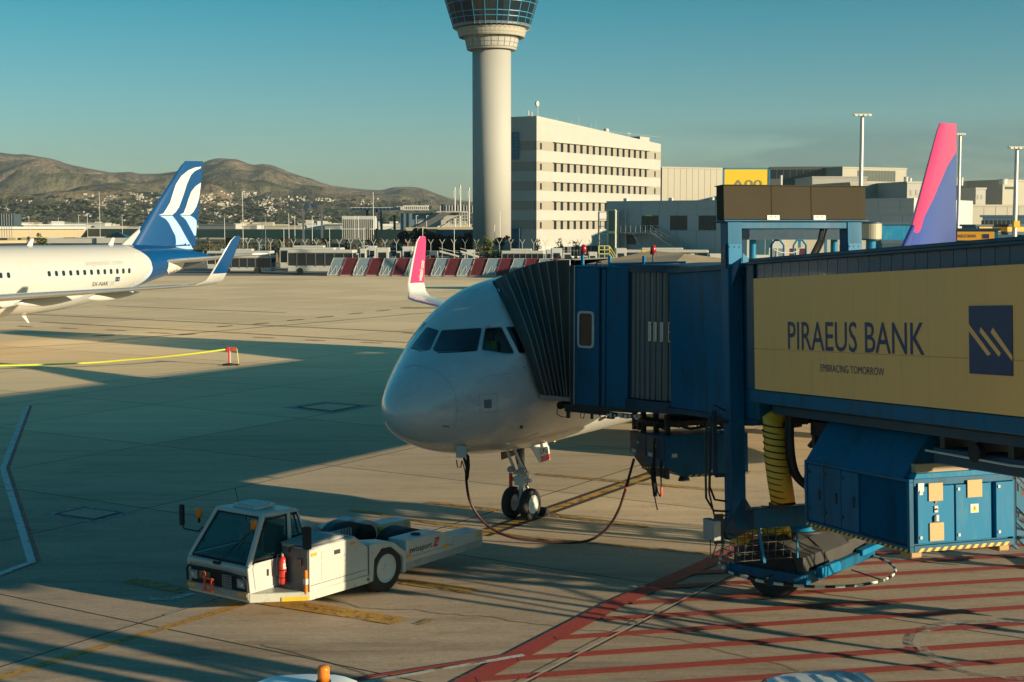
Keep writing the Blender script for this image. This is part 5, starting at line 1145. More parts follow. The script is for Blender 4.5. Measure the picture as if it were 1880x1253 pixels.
# ---- service stairs by the tunnel, mostly beyond the right edge
st = thing('service_stairs', 'wheeled blue steel maintenance stairs standing right of the jet bridge', 'stairs', BM)
b = MB()
v0, v1 = 3.6, 4.6; ust, wst, uen, wen = 4.6, .35, 9.0, 4.0
for v in (v0, v1):
    b.bar((ust,v,wst),(uen,v,wen),.08,.22)
    for h_ in (.55, 1.05): b.bar((ust,v,wst+h_),(uen,v,wen+h_),.04)
    for k in range(6): t = k/5; b.bar((ust+(uen-ust)*t,v,wst+(wen-wst)*t),(ust+(uen-ust)*t,v,wst+(wen-wst)*t+1.05),.04)
    b.bar((uen,v,wen),(uen,v,.5),.1); b.bar((uen-1.2,v,wen-1.0),(uen,v,.9),.06); b.bar((6.4,v,1.75),(uen,v,1.2),.06)
b.build('stair_frame', BLUE, st)
tr_ = MB().box(-.12,.12,v0,v1,0,.03).mesh('tread', STEEL)
for k in range(18):
    t = k/17; o = link(bpy.data.objects.new('tread', tr_)); o.parent = st; o.location = (ust+(uen-ust)*t, 0, wst+(wen-wst)*t)
MB().box(uen,uen+1.4,v0-.3,v1,wen-.05,wen).build('landing', STEEL, st)
for v in (v0,v1): 
    for u in (ust+.2,): MB().cyl((u,v-.05,.12),(u,v+.05,.12),.12,n=14).build('castor', BLACK, st)
# ================================================================== TOW TRACTOR (x aft, near side at -y)
TF = Vector((-6.05, 26.09, 0)); TX = Vector((.588,.81,0)).normalized(); TM = frame(TF, TX, (-TX.y, TX.x, 0))
tg = thing('tow_tractor', 'low white towbarless aircraft tractor with a glazed cab parked before the airliner', 'tow tractor', TM)
def perf_mat():
    m = bpy.data.materials.new('perforated_white'); m.use_nodes = True; n = m.node_tree; b = n.nodes['Principled BSDF']; lk = n.links.new; N = n.nodes.new
    t = N('ShaderNodeTexCoord'); mp_ = N('ShaderNodeMapping'); lk(t.outputs['Object'], mp_.inputs[0]); mp_.inputs['Rotation'].default_value = (0, R(45), 0); mp_.inputs['Scale'].default_value = (36, 36, 36)
    v = N('ShaderNodeVectorMath'); v.operation = 'FRACTION'; lk(mp_.outputs[0], v.inputs[0]); s = N('ShaderNodeSeparateXYZ'); lk(v.outputs[0], s.inputs[0])
    def ma(op, a, c_=0.0):
        q = N('ShaderNodeMath'); q.operation = op
        for i, w in enumerate((a, c_)):
            if isinstance(w, (int, float)): q.inputs[i].default_value = w
            else: lk(w, q.inputs[i])
        return q.outputs[0]
    dx = ma('SUBTRACT', s.outputs['X'], .5); dz = ma('SUBTRACT', s.outputs['Z'], .5); d = ma('ADD', ma('MULTIPLY', dx, dx), ma('MULTIPLY', dz, dz)); h_ = ma('LESS_THAN', d, .10)
    mx = N('ShaderNodeMix'); mx.data_type = 'RGBA'; lk(h_, mx.inputs[0]); mx.inputs[6].default_value = (.66,.64,.58,1); mx.inputs[7].default_value = (.05,.045,.04,1); lk(mx.outputs[2], b.inputs['Base Color']); b.inputs['Roughness'].default_value = .5
    return m
PERF = perf_mat(); TW_ = CREAMW
GREYU = mat('tractor_grey', (.30,.31,.30), .5, var=.1, dirt=(.15,.13,.1), dscale=4, dlo=.5, dhi=.8); PALEG = mat('tractor_skirt', (.50,.50,.42), .5, var=.08, dirt=(.2,.17,.12), dscale=5, dlo=.55, dhi=.8)
def yy(a): return a
# chassis skirt and tread plate
MB().prism([(0,-.02),(0,-1.64),(.77,-2.40),(2.34,-2.42),(2.34,-.3),(1.6,.0)], 2, .30, .46).build('chassis_skirt', PALEG, tg, bevel=.01)
MB().prism([(.04,-1.60),(.74,-2.33),(.74,-1.68),(.5,-1.62)], 2, .462, .468).build('tread_plate', mat('tread_plate', (.45,.45,.42), .4, .6, var=.4, vscale=30), tg)
# cab
cbm = MB()
cbm.prism([(.02,.46),(-.03,.92),(.02,.98),(1.28,.98),(1.28,.46)], 1, -1.64, -1.58)      # near side lower
cbm.prism([(.02,.46),(-.03,.92),(.02,.98),(1.28,.98),(1.28,.46)], 1, -.08, -.02)
cbm.prism([(.03,.74),(-.03,.92),(.03,.96),(.09,.94),(.10,.74)], 1, -1.58, -.08)         # scuttle
cbm.box(1.22,1.28,-1.6,-.06,.46,1.3)
cbm.build('cab_body', TW_, tg, bevel=.01)
def pillar(p, q, w=.07): return MB().bar(p, q, w, w, up=(1,0,0))
for p, q, w in (((.02,-1.60,.95),(.42,-1.57,1.84),.085),((.02,-.06,.95),(.42,-.40,1.84),.075),((1.06,-1.60,.95),(1.04,-1.57,1.82),.09),((1.48,-1.58,1.3),(1.28,-1.55,1.80),.05),((1.45,-.1,1.0),(1.26,-.42,1.8),.06)):
    pillar(p, q, w).build('cab_pillar', TW_, tg, bevel=.012)
MB().loft([[Vector((.36,-.36,1.80)),Vector((.36,-1.64,1.80)),Vector((1.34,-1.62,1.76)),Vector((1.32,-.40,1.76))],[Vector((.40,-.40,1.87)),Vector((.40,-1.60,1.87)),Vector((1.26,-1.58,1.83)),Vector((1.24,-.44,1.83))]]).build('cab_roof', TW_, tg, bevel=.015)
h_ = MB().prism([(x, y) for x, y in rounded([(.52,-.62),(.52,-1.30),(1.08,-1.28),(1.08,-.62)], .12)], 2, 1.86, 1.92).build('roof_hatch', TW_, tg, bevel=.01)
MB().prism([(x, y) for x, y in rounded([(.58,-.70),(.58,-1.22),(1.0,-1.20),(1.0,-.70)], .08)], 2, 1.92, 1.935).build('hatch_pane', LGREY, h_)
def tgl():
    m = bpy.data.materials.new('cab_glass'); m.use_nodes = True; n = m.node_tree; b = n.nodes['Principled BSDF']; b.inputs['Base Color'].default_value = (.04,.16,.19,1); b.inputs['Roughness'].default_value = .03
    mx = n.nodes.new('ShaderNodeMixShader'); tr = n.nodes.new('ShaderNodeBsdfTransparent'); tr.inputs[0].default_value = (.55,.74,.76,1); mx.inputs[0].default_value = .30
    n.links.new(tr.outputs[0], mx.inputs[1]); n.links.new(b.outputs[0], mx.inputs[2]); n.links.new(mx.outputs[0], n.nodes['Material Output'].inputs[0]); return m
TG = tgl()
def pane(name, pts, gm=TG, seal=True):
    c = sum((Vector(p) for p in pts), Vector())/len(pts); b = MB(); b.add(pts, [tuple(range(len(pts)))]); nrm = (Vector(pts[1])-Vector(pts[0])).cross(Vector(pts[2])-Vector(pts[0])).normalized()
    o = b.build(name, gm, tg)
    if seal:
        s = MB(); n = len(pts); inn = [Vector(p) + (c - Vector(p)).normalized()*.045 for p in pts]
        s.add([Vector(p) + nrm*.006*k for k in (1,-1) for p in pts] + [p + nrm*.006*k for k in (1,-1) for p in inn], [(i,(i+1)%n,2*n+(i+1)%n,2*n+i) for i in range(n)] + [(n+i,3*n+i,3*n+(i+1)%n,n+(i+1)%n) for i in range(n)]); s.build(name + '_seal', BLACK, o)
    return o
pane('windshield', [(.01,-.12,.99),(.01,-1.56,.99),(.385,-1.53,1.79),(.385,-.43,1.79)])
pane('side_window', [(.10,-1.62,1.03),(.99,-1.62,1.02),(1.0,-1.6,1.76),(.47,-1.6,1.76)])
pane('rear_side_window', [(1.11,-1.6,1.28),(1.44,-1.6,1.3),(1.28,-1.57,1.75),(1.09,-1.58,1.76)])
pane('side_window', [(.10,-.05,1.0),(1.4,-.06,1.0),(1.2,-.38,1.76),(.47,-.38,1.76)])
pane('rear_window', [(1.42,-.15,1.3),(1.42,-1.5,1.3),(1.28,-1.5,1.75),(1.28,-.45,1.75)])
d_ = MB().prism([(.14,.52),(.08,.92),(.12,1.0),(.99,1.0),(.99,.56),(.9,.52)], 1, -1.655, -1.64).build('door', TW_, tg, bevel=.006); MB().box(.42,.45,-1.68,-1.655,.72,.84).build('door_handle', DARK, d_)
# cab inside
MB().box(.15,.32,-1.5,-.15,.82,.97).build('dashboard', DARK, tg); s_ = MB().box(.7,1.15,-1.35,-.85,.75,.9).build('seat', BLACK, tg, bevel=.03); MB().box(1.1,1.2,-1.35,-.85,.9,1.5).build('seat_back', BLACK, s_, bevel=.03); MB().box(1.12,1.2,-.7,-.25,.8,1.45).build('rear_seat', GREYM, tg, bevel=.03)
MB().tube([(.42+.17*.35*math.cos(a), -1.1+.19*math.sin(a), 1.08+.17*math.cos(a)) for a in [2*math.pi*k/16 for k in range(17)]], .014, 6).bar((.3,-1.1,.95),(.42,-1.1,1.08),.03).build('steering_wheel', BLACK, tg)
MB().bar((.0,-.85,.93),(.12,-1.15,1.25),.015).bar((.1,-1.1,1.2),(.25,-1.42,1.52),.018).box(-.03,.02,-.92,-.72,.90,.95).build('wiper', BLACK, tg)
# front
MB().prism([(-.02,-1.62),(-.02,-.02),(.08,.0),(.08,-1.64)], 2, .34, .48).build('bumper', GREYU, tg, bevel=.01)
MB().box(.02,.06,-1.60,-.02,.48,.80).build('grille_surround', BLACK, tg)
MB().tube([(-.02,-.02,.5),(-.03,-.02,.72),(-.03,-.06,.78),(-.04,-.4,.79),(-.04,-1.1,.79),(-.03,-1.5,.76),(-.03,-1.6,.68),(-.02,-1.61,.5)], .022, 8).build('bull_bar', BLACK, tg)
for y in (-.16,-1.42):
    p = MB().box(-.01,.04,y-.1,y+.1,.54,.71).build('headlight', GREYM, tg, bevel=.01); MB().lathe([(.07,.0),(.06,-.02),(.01,-.03)], 16, (-.01,y,.63), 0).build('lens', mat('lens_glass', (.35,.4,.42), .08, spec=.8), p, smooth=True)
b = MB()
for k in range(6): b.box(-.03,-.018,-1.20+k*.045,-1.19+k*.045,.50,.74)
for k in range(6): b.box(-.03,-.018,-1.20,-.975,.50+k*.046,.508+k*.046)
b.build('grille', GREYM, tg)
MB().box(-.012,.02,-.62,-.32,.58,.72).build('number_plate', mat('plate_dull', (.12,.11,.06), .6), tg)
hk = MB(); hk.bar((-.14,-.62,.40),(-.14,-.62,.66),.03); hk.bar((-.14,-.80,.40),(-.14,-.80,.66),.03)
for w in (.42,.53,.64): hk.bar((-.14,-.57,w),(-.14,-.85,w),.025)
hk.bar((-.14,-.7,.53),(.0,-.7,.53),.05)
hk.build('tow_hitch', REDO, tg); MB().tube([(-.15,-.60+.06*math.cos(a),.72+.045*math.sin(a)) for a in [2*math.pi*k/12 for k in range(13)]], .012, 6).build('tow_pin_ring', REDO, tg)
MB().box(-.03,-.015,-.22,-.02,.40,.46).build('reflector', ORANGE, tg); MB().box(-.03,-.015,-1.6,-1.36,.40,.46).build('reflector', ORANGE, tg)
b = MB(); q0, q1 = Vector((.40,-2.045,.31)), Vector((.74,-2.38,.31)); nn = Vector((-.7,-.72,0))*.012; b.add([q0+nn, q1+nn, q1+nn+Vector((0,0,.075)), q0+nn+Vector((0,0,.075))], [(0,1,2,3)]); b.build('reflector', YEL, tg)
# engine housing with perforated panels
eb = MB(); eb.prism([(.76,.46),(.76,1.24),(.80,1.27),(1.96,1.24),(2.34,1.0),(2.34,.46)], 1, -2.40, -2.36); eb.prism([(.76,.46),(.76,1.26),(2.0,1.26),(2.34,1.02),(2.34,.46)], 1, -2.36, -1.70)
eb.build('engine_housing', TW_, tg, bevel=.008)
MB().prism([(.74,1.262),(.70,-0+1.30),(1.5,1.36),(2.0,1.262)], 1, -2.30, -1.72).build('housing_lid', GREYU, tg, bevel=.008)
MB().box(.745,.76,-2.36,-1.72,.48,1.22).build('perforated_front', mat('mesh_grey', (.12,.12,.12), .5, var=.5, vscale=60), tg)
MB().box(1.07,1.71,-2.408,-2.40,.60,.94).build('perforated_panel', PERF, tg); MB().box(1.07,1.71,-2.408,-2.40,1.0,1.15).build('perforated_panel', PERF, tg); MB().prism([(2.0,1.16),(2.28,1.0),(2.30,.82),(1.98,.98)], 1, -2.408, -2.40).build('perforated_panel', PERF, tg)
MB().box(1.40,1.56,-2.416,-2.408,1.03,1.11).build('badge', DARK, tg)
MB().box(.80,.95,-2.41,-2.40,1.10,1.16).build('reflector', ORANGE, tg); MB().box(1.84,1.96,-2.41,-2.40,1.12,1.17).build('reflector', ORANGE, tg)
MB().box(.78,2.30,-2.406,-2.40,.565,.572).box(2.345,2.352,-2.40,-2.2,.46,1.0).build('panel_joint', DARK, tg)
p = MB().box(.70,.76,-2.36,-2.30,.42,.86).build('lamp_cluster', AMBER, tg, bevel=.008); MB().box(.695,.765,-2.365,-2.295,.60,.70).build('clear_lamp', PAINTW, p)
MB().box(.70,.745,-2.22,-2.12,.92,1.05).build('side_lamp', mat('lamp_black_red', (.06,.015,.02), .3), tg, bevel=.01)
# wheel arches, arms
for s, y0, y1, nm in ((1,-2.42,-1.95,'near'),(0,-.45,.0,'far')):
    a = MB()
    a.prism([(2.36,.30),(2.36,1.03),(2.5,1.04),(3.06,.96),(3.30,.80),(3.44,.70),(3.44,.30),(3.34,.30),(3.34,.62),(3.0,.88),(2.72,.90),(2.50,.72),(2.46,.32)], 1, y0, y1)
    a.build('wheel_arch', TW_, tg, bevel=.01)
    ar = MB().prism([(3.44,.48),(3.44,.92),(4.52,.91),(4.80,.80),(4.92,.73),(4.92,.48)], 1, y0, y1).build('rear_arm', TW_, tg, bevel=.012)
    MB().prism([(4.94,.48),(4.94,.73),(5.92,.70),(5.92,.50)], 1, y0, y1).build('arm_tip', TW_, tg, bevel=.012)
    MB().prism([(3.44,.34),(3.44,.48),(5.92,.50),(5.92,.36)], 1, y0+.01, y1).build('arm_skirt', GREYU, tg)
    MB().box(3.44,4.9,y0-.004,y0,.575,.58).build('panel_joint', DARK, ar)
    MB().cyl((4.0,(y0+y1)/2,.91),(4.0,(y0+y1)/2,.935),.10,n=16).build('filler_cap', BLACK, ar)
    for xx, zz in ((3.46,.56),(4.62,.55),(5.72,.58)): MB().box(xx,xx+.13,y0-.01,y0-.002,zz,zz+.075).build('reflector', ORANGE, tg)
    wheel(tg, (2.90, (y0+.2) if s else (y1-.2), .47), .47, .34, -1 if s else 1, LGREY, 28)
MB().box(2.48,2.52,-2.40,-2.0,.30,.9).build('mud_flap', mat('flap_green', (.03,.09,.085), .6), tg)
ar = [o for o in tg.children if o.name.startswith('rear_arm')][0]
put_text('lettering', 'swissport', .70, .085, lambda x, y: (3.52 + x, -2.428, .655 + y), TEXTD, ar, bold=.01)
put_b = MB().add([(4.27,-2.427,.64),(4.40,-2.427,.64),(4.47,-2.427,.82),(4.34,-2.427,.82)], [(0,1,2,3)]).build('emblem', RED, ar)
MB().tube([(4.37+.03*math.cos(a),-2.43,.73+.045*math.sin(a)) for a in [2*math.pi*k/12 for k in range(13)]], .006, 4).build('emblem_ring', PAINTW, put_b)
MB().add([(2.27,-2.43,.36),(2.33,-2.43,.36),(2.30,-2.43,.42)], [(0,1,2)]).build('warning_mark', DARK, tg)
# far side superstructure and lifting gear
MB().loft([[Vector((1.5,y,z)) for y, z in ((.0,.95),(-.32,.95),(-.32,1.10),(.0,1.10))],[Vector((2.9,y,z)) for y, z in ((.0,.98),(-.32,.98),(-.32,1.16),(.0,1.16))],[Vector((3.3,y,z)) for y, z in ((.0,.72),(-.32,.72),(-.32,.90),(.0,.90))],[Vector((4.3,y,z)) for y, z in ((.0,.86),(-.32,.86),(-.32,.98),(.0,.98))]]).build('far_fender', TW_, tg, bevel=.01)
MB().box(1.3,4.3,-1.9,-.4,.42,.6).build('frame_floor', DARK, tg)
MB().loft([[Vector((3.5+.62*math.cos(a)*.85,y,.62+.46*math.sin(a))) for a in [math.pi*k/10 for k in range(11)]] for y in (-.90,-.45)]).build('cradle_cover', DARK, tg, smooth=True)
MB().cyl((3.9,-1.0,.72),(3.9,-.45,.72),.26,n=22).build('cradle_roller', BLACK, tg, auto=30)
MB().loft([[Vector((4.6+.5*math.cos(a),y,.5+.34*math.sin(a))) for a in [math.pi*k/10 for k in range(11)]] for y in (-1.9,-1.0)]).build('wheel_cradle', BLACK, tg, smooth=True)
b = MB()
for k in range(7): b.box(2.9+.08*k,2.94+.08*k,-1.0,-.9,.6,1.0)
b.build('valve_block', GREYM, tg)
b = MB(); b.cyl((1.6,-1.2,.7),(2.6,-.8,.95),.05).cyl((2.2,-1.5,.62),(2.7,-1.1,.98),.03).cyl((2.8,-1.2,.6),(2.82,-1.2,1.05),.025).cyl((1.5,-1.0,.62),(3.4,-1.0,.66),.06)
random.seed(8)
for k in range(9):
    x = random.uniform(1.5,2.9); y = random.uniform(-1.5,-.6); b.tube([(x,y,.6),(x+.15,y+.1,.85),(x+.4,y-.05,.8),(x+.6,y+.1,.6)],.02,6)
tag(b.build('hydraulic_gear', GREYU, tg), kind='stuff')
MB().box(1.45,1.75,-1.4,-1.0,.6,.85).box(2.0,2.3,-.9,-.5,.6,.9).build('pump_housing', DARK, tg, bevel=.02)
MB().cyl((4.4,-.9,.62),(4.4,-.9,.85),.06,n=12).build('post_lamp', YEL, tg)
# mirrors and beacons
m_ = MB().prism(rounded([(-2.72,1.33),(-2.55,1.33),(-2.55,1.74),(-2.72,1.74)], .04), 0, .42, .50).build('mirror', BLACK, tg, bevel=.012); MB().tube([(.45,-2.2,1.30),(.45,-2.35,1.36),(.45,-2.63,1.36)],.014,6).tube([(.46,-2.2,1.3),(.46,-2.2,1.22)],.02,6).build('mirror_arm', BLACK, m_)
m_ = MB().prism(rounded([(.60,1.36),(.70,1.36),(.70,1.76),(.60,1.76)], .03), 0, .42, .48).build('mirror', BLACK, tg, bevel=.012); MB().tube([(.45,.64,1.37),(.45,.60,1.30),(.44,.2,1.30),(.42,-.02,1.34)],.014,6).tube([(.43,.2,1.31),(.42,-.05,1.44)],.01,6).build('mirror_arm', BLACK, m_)
MB().tube([(.40,-.0,1.14),(.38,-.02,1.42)],.03,6).build('mirror_post', BLACK, tg)
for y, z in ((-.0,1.66),(-1.47,1.62)):
    p = MB().cyl((.30,y,z-.14),(.30,y,z-.04),.025,n=8).build('beacon_foot', BLACK, tg); MB().lathe([(.065,z-.04),(.068,z+.10),(.06,z+.13),(.01,z+.14)], 16, (.30,y,0)).build('beacon_dome', AMBER, p, smooth=True)
MB().bar((.85,-.5,1.83),(.8,-.45,2.15),.008).build('whip_antenna', BLACK, tg)
fe = thing('fire_extinguisher', 'red fire extinguisher strapped beside the door of the white tow tractor', 'fire extinguisher', TM)
c = (.66,-1.82,0); MB().lathe([(.01,.55),(.07,.55),(.075,.58),(.075,.98),(.055,1.03),(.02,1.06),(.01,1.06)], 20, c).build('cylinder_body', RED, fe, smooth=True)
MB().cyl((.66,-1.82,1.06),(.66,-1.82,1.10),.02).bar((.66,-1.82,1.10),(.60,-1.87,1.13),.02).build('valve', SILVER, fe); MB().tube([(.64,-1.80,1.09),(.58,-1.78,1.1),(.56,-1.76,.95),(.57,-1.76,.7)],.012,6).build('hose', BLACK, fe)
for w in (.66,.80): MB().lathe([(.078,w),(.080,w+.01),(.078,w+.02)], 20, c).build('strap', BLACK, fe)
MB().add([(.66-.077*math.cos(a),-1.82-.077*math.sin(a),w) for w in (.84,.94) for a in (.9,1.2,1.5,1.8)], [(k,k+1,k+5,k+4) for k in range(3)]).build('instruction_label', PAINTW, fe)
# ================================================================== stanchion and tape
sp_ = G(421, 671); sM = Matrix.Translation(sp_); sc_ = thing('tape_stanchion', 'red and white stanchion with a black base holding yellow barrier tape on the apron', 'stanchion', sM)
MB().lathe([(.01,0),(.34,0),(.34,.06),(.12,.10),(.05,.12),(.01,.12)], 20).build('base', BLACK, sc_, auto=40); MB().box(.02,.5,-.16,.16,.0,.07).build('ballast', BLACK, sc_, bevel=.02)
MB().box(-.045,.03,-.04,.04,.1,.86).build('post', RED, sc_); MB().box(.03,.075,-.04,.04,.1,.9).build('post_side', PAINTW, sc_)
MB().box(-.14,.03,-.07,.07,.72,.92).build('tape_head', RED, sc_, bevel=.01); MB().box(-.20,-.14,-.05,.05,.72,.9).build('tape_clip', BLACK, sc_)
rb = MB()
for k in range(5): rb.box(.09+k*.055,.13+k*.055,-.07,.07,.73,.90)
rb.build('spare_cassette', REDO, sc_); MB().box(.08,.37,-.05,.05,.75,.88).build('cassette_core', DARK, sc_)
TAPE = mat('barrier_tape', (.62,.66,.06), .5); MB().tube([(.38,0,.86),(.40,0,.78),(.44,0,.4),(.46,0,.05)], .016, 4).build('loose_tape', TAPE, sc_)
tp = thing('barrier_tape', 'long yellow barrier tape sagging from the red stanchion to the left edge', 'barrier tape', Matrix.Translation(G(421,671)))
b = MB(); tpts = [(414,642),(360,649),(300,655.5),(240,660.5),(180,665.5),(130,668),(90,669.5),(40,671),(0,671.5),(-60,671),(-160,668)]
pw = []
for i, (x, y) in enumerate(smooth_pts(tpts, 4)):
    p = P(x, y, 71.4 - (414-x)*.006); pw.append(p)
for i in range(len(pw)-1):
    t0, t1 = math.sin(i*.16)*.035, math.sin((i+1)*.16)*.035
    b.quad(pw[i]+Vector((0,t0,-.04)), pw[i+1]+Vector((0,t1,-.04)), pw[i+1]+Vector((0,-t1,.04)), pw[i]+Vector((0,-t0,.04)))
b.build('tape', TAPE, tp, world=True)
# ================================================================== vehicles at the bottom edge (roofs in view)
def van(label, M, Lx, Wy, H, m, beacon, ribs, cat='van'):
    t = thing('service_van', label, cat, M)
    prof = [(-Lx/2,.35),(-Lx/2,H*.5),(-Lx/2+.12*Lx,H*.55),(-Lx/2+.30*Lx,H*.97),(-Lx/2+.36*Lx,H),(Lx/2-.2,H),(Lx/2-.04,H*.9),(Lx/2,.5),(Lx/2,.35)]
    rings = []
    for y, k in ((-Wy/2,.90),(-Wy/2+.08,.955),(-Wy/2+.22,.983),(-Wy/4,.996),(0,1.004),(Wy/4,.996),(Wy/2-.22,.983),(Wy/2-.08,.955),(Wy/2,.90)): rings.append([Vector((x, y*(1 if z < H*.6 else .93), .35+(z-.35)*(k if z > H*.8 else 1))) for x, z in prof])
    body = MB().loft(rings).build('body', m, t, auto=35)
    gx0, gx1 = -Lx/2+.14*Lx, -Lx/2+.29*Lx
    MB().quad((gx0,-Wy/2+.15,H*.60),(gx0,Wy/2-.15,H*.60),(gx1,Wy/2-.2,H*.93),(gx1,-Wy/2+.2,H*.93)).build('windscreen', GLASSB, t)
    for s in (-1,1):
        MB().box(-Lx/2+.34*Lx,Lx/2-.4,s*(Wy/2-.06),s*(Wy/2-.045),H*.6,H*.86).build('side_window', GLASSB, t)
    for x in (-Lx/2+.8, Lx/2-.8):
        for s in (-1,1): wheel(t, (x, s*(Wy/2-.08), .33), .33, .22, -s, GREYM, 20)
    if beacon is not None:
        p = MB().cyl((*beacon, H),(*beacon, H+.06),.08,n=16).build('beacon_foot', BLACK, t); MB().lathe([(.065,H+.06),(.068,H+.19),(.06,H+.215),(.01,H+.22)], 16, (*beacon,0)).build('beacon_dome', AMBER, p, smooth=True)
    for k in range(ribs): 
        y = -Wy/2+.25 + (Wy-.5)*k/(ribs-1); MB().box(-Lx/2+.40*Lx, Lx/2-.35, y-.035, y+.035, H-.005, H+.02).build('roof_rib', m, t, bevel=.006)
    return t, body
SKYV = mat('van_white', (.62,.66,.68), .22, coat=.5)
p = P(588, 1236, 15.6); M_ = frame(Vector((p.x, p.y-2.2, 0)), (-.06,1,0), (-1,-.06,0))
van('white van at the bottom edge with one amber beacon on its roof', M_, 4.2, 1.35, p.z+.08, SKYV, (1.5,-.22), 0)
p = P(1545, 1232, 15.2); M_ = frame(Vector((p.x+.1, p.y-2.0, 0)), (-.2,1,0), (-1,-.2,0))
v2, _ = van('white van at the bottom edge with a ribbed roof and no beacon', M_, 4.6, 1.45, p.z-.03, SKYV, None, 5)
MB().tube([(1.75,.70,p.z-.12),(1.75,.76,p.z-.02),(1.75,.68,p.z+.04),(1.75,.62,p.z-.06),(1.75,.70,p.z-.12)], .012, 6).build('roof_hook', BLACK, v2)
# ================================================================== BUILDINGS AND BACKGROUND
WALLW = mat('wall_white', (.41,.40,.37), .7, var=.05, vscale=.3); WALLB = mat('wall_beige', (.31,.285,.235), .7, var=.05, vscale=.3); WALLC = mat('wall_cream', (.38,.355,.29), .7, var=.06, vscale=.2)
WALLG = mat('wall_grey', (.44,.46,.46), .7, var=.06, vscale=.3); WALLD = mat('wall_dark', (.10,.11,.12), .6, var=.1); CONCT = mat('tower_concrete', (.40,.39,.36), .75, var=.05, vscale=.15)
WGL = mat('window_glass', (.02,.035,.045), .12, spec=.6); TGL = mat('tower_glass', (.010,.022,.030), .08, spec=.6); MULL = mat('mullion_blue', (.03,.20,.36), .4); RIB = mat('band_shade', (.36,.33,.26), .7)
# ---- control tower
TD = 270.0; tcx = P(903, 412, TD).x
def tz(y): return P(903, y, TD).z
tw = thing('control_tower', 'tall round pale concrete control tower with a flared blue glass cab', 'control tower', Matrix.Translation((tcx, TD, 0)))
k_ = 9.67
MB().lathe([(3.62,0),(3.62,tz(92))], 64).build('shaft', CONCT, tw, smooth=True)
for y in (150,200,250,300,350,400): MB().lathe([(3.622,tz(y)),(3.60,tz(y)+.03),(3.622,tz(y)+.06)], 64).build('shaft_joint', RIB, tw)
MB().lathe([(4.5,tz(90)),(5.1,tz(64)),(5.2,tz(63))], 48).build('collar_core', RIB, tw); MB().lathe([(3.6,tz(93)),(4.55,tz(93)),(4.7,tz(90))], 48).build('collar_base', CONCT, tw)
MB().lathe([(5.2,tz(66)),(6.1,tz(70)),(6.35,tz(63)),(6.4,tz(54)),(3,tz(53))], 48).build('ring_core', RIB, tw)
NP = 24
def ring_panels(name, r0, z0, r1, z1, m, rows, n=NP, gap=.012, par=tw, thick=.08):
    a = math.pi/n - gap; zs = [z0 + (z1-z0)*k/rows for k in range(rows+1)]; rs = [r0 + (r1-r0)*k/rows for k in range(rows+1)]
    for r in range(rows):
        g = .04; za, zb_ = zs[r]+g, zs[r+1]-g; ra, rb_ = rs[r], rs[r+1]
        vs = []
        for q, z, dr in ((ra,za,0),(rb_,zb_,0)):
            for s in (-a, 0, a):
                for t in (0, thick): vs.append(Vector(((q+t)*math.cos(s), (q+t)*math.sin(s), z)))
        b = MB(); b.add(vs, [(1,3,9,7),(3,5,11,9),(0,1,7,6),(5,4,10,11),(7,9,8,6),(9,11,10,8),(1,0,2,3),(3,2,4,5)]); me = b.mesh(name, m)
        for i in range(n):
            o = link(bpy.data.objects.new(name, me)); o.parent = par; o.rotation_euler = (0,0,2*math.pi*(i+.5)/n)
ring_panels('collar_panel', 4.62, tz(89), 5.12, tz(65), CONCT, 3); ring_panels('ring_panel', 6.12, tz(68.5), 6.36, tz(54), CONCT, 2)
z0, z1, r0, r1 = tz(50), tz(-45), 7.15, 10.1
MB().lathe([(5,tz(53)),(7.0,tz(51)),(7.05,z0),(r1-.12,z1),(r1-.6,z1+.6),(1,z1+2.2)], 44).build('cab_core', DARK, tw, smooth=False)
MB().lathe([(r1+.2,z1),(r1+.3,z1+.9),(6,z1+2.2),(.5,z1+3.4)], 44).build('cab_roof', CONCT, tw)
rows = [50,38,29,11,2,-14,-30,-45]
for i in range(len(rows)-1):
    za, zb_ = tz(rows[i]), tz(rows[i+1]); ra = r0+(r1-r0)*(za-z0)/(z1-z0); rb_ = r0+(r1-r0)*(zb_-z0)/(z1-z0)
    ring_panels('glass_pane', ra, za, rb_, zb_, TGL, 1, 22, .006, thick=.03)
    b = MB(); b.lathe([(ra-.02,za-.07),(ra+.10,za-.07),(ra+.11,za+.07),(ra-.02,za+.07)], 22)
    rz = Matrix.Rotation(math.pi/22*0,4,'Z'); b.build('transom', MULL, tw)
b = MB()
for i in range(22):
    a = 2*math.pi*i/22; b.bar((r0*math.cos(a)+.06*math.cos(a), (r0+.06)*math.sin(a), z0), ((r1+.06)*math.cos(a),(r1+.06)*math.sin(a),z1), .14, .14)
    mu = MB().bar(((r0+.06)*math.cos(a),(r0+.06)*math.sin(a), z0), ((r1+.06)*math.cos(a),(r1+.06)*math.sin(a),z1), .14, .14).build('mullion', MULL, tw)
b = MB()
for z in (tz(52), tz(49)): b.lathe([(7.3,z),(7.34,z+.05),(7.3,z+.1)], 44)
for i in range(44): a = 2*math.pi*i/44; b.bar((6.4*math.cos(a),6.4*math.sin(a),tz(58)),(7.3*math.cos(a),7.3*math.sin(a),tz(52)),.05); b.bar((7.3*math.cos(a),7.3*math.sin(a),tz(53)),(7.3*math.cos(a),7.3*math.sin(a),tz(49)),.05)
b.build('gallery_rail', STEEL, tw)
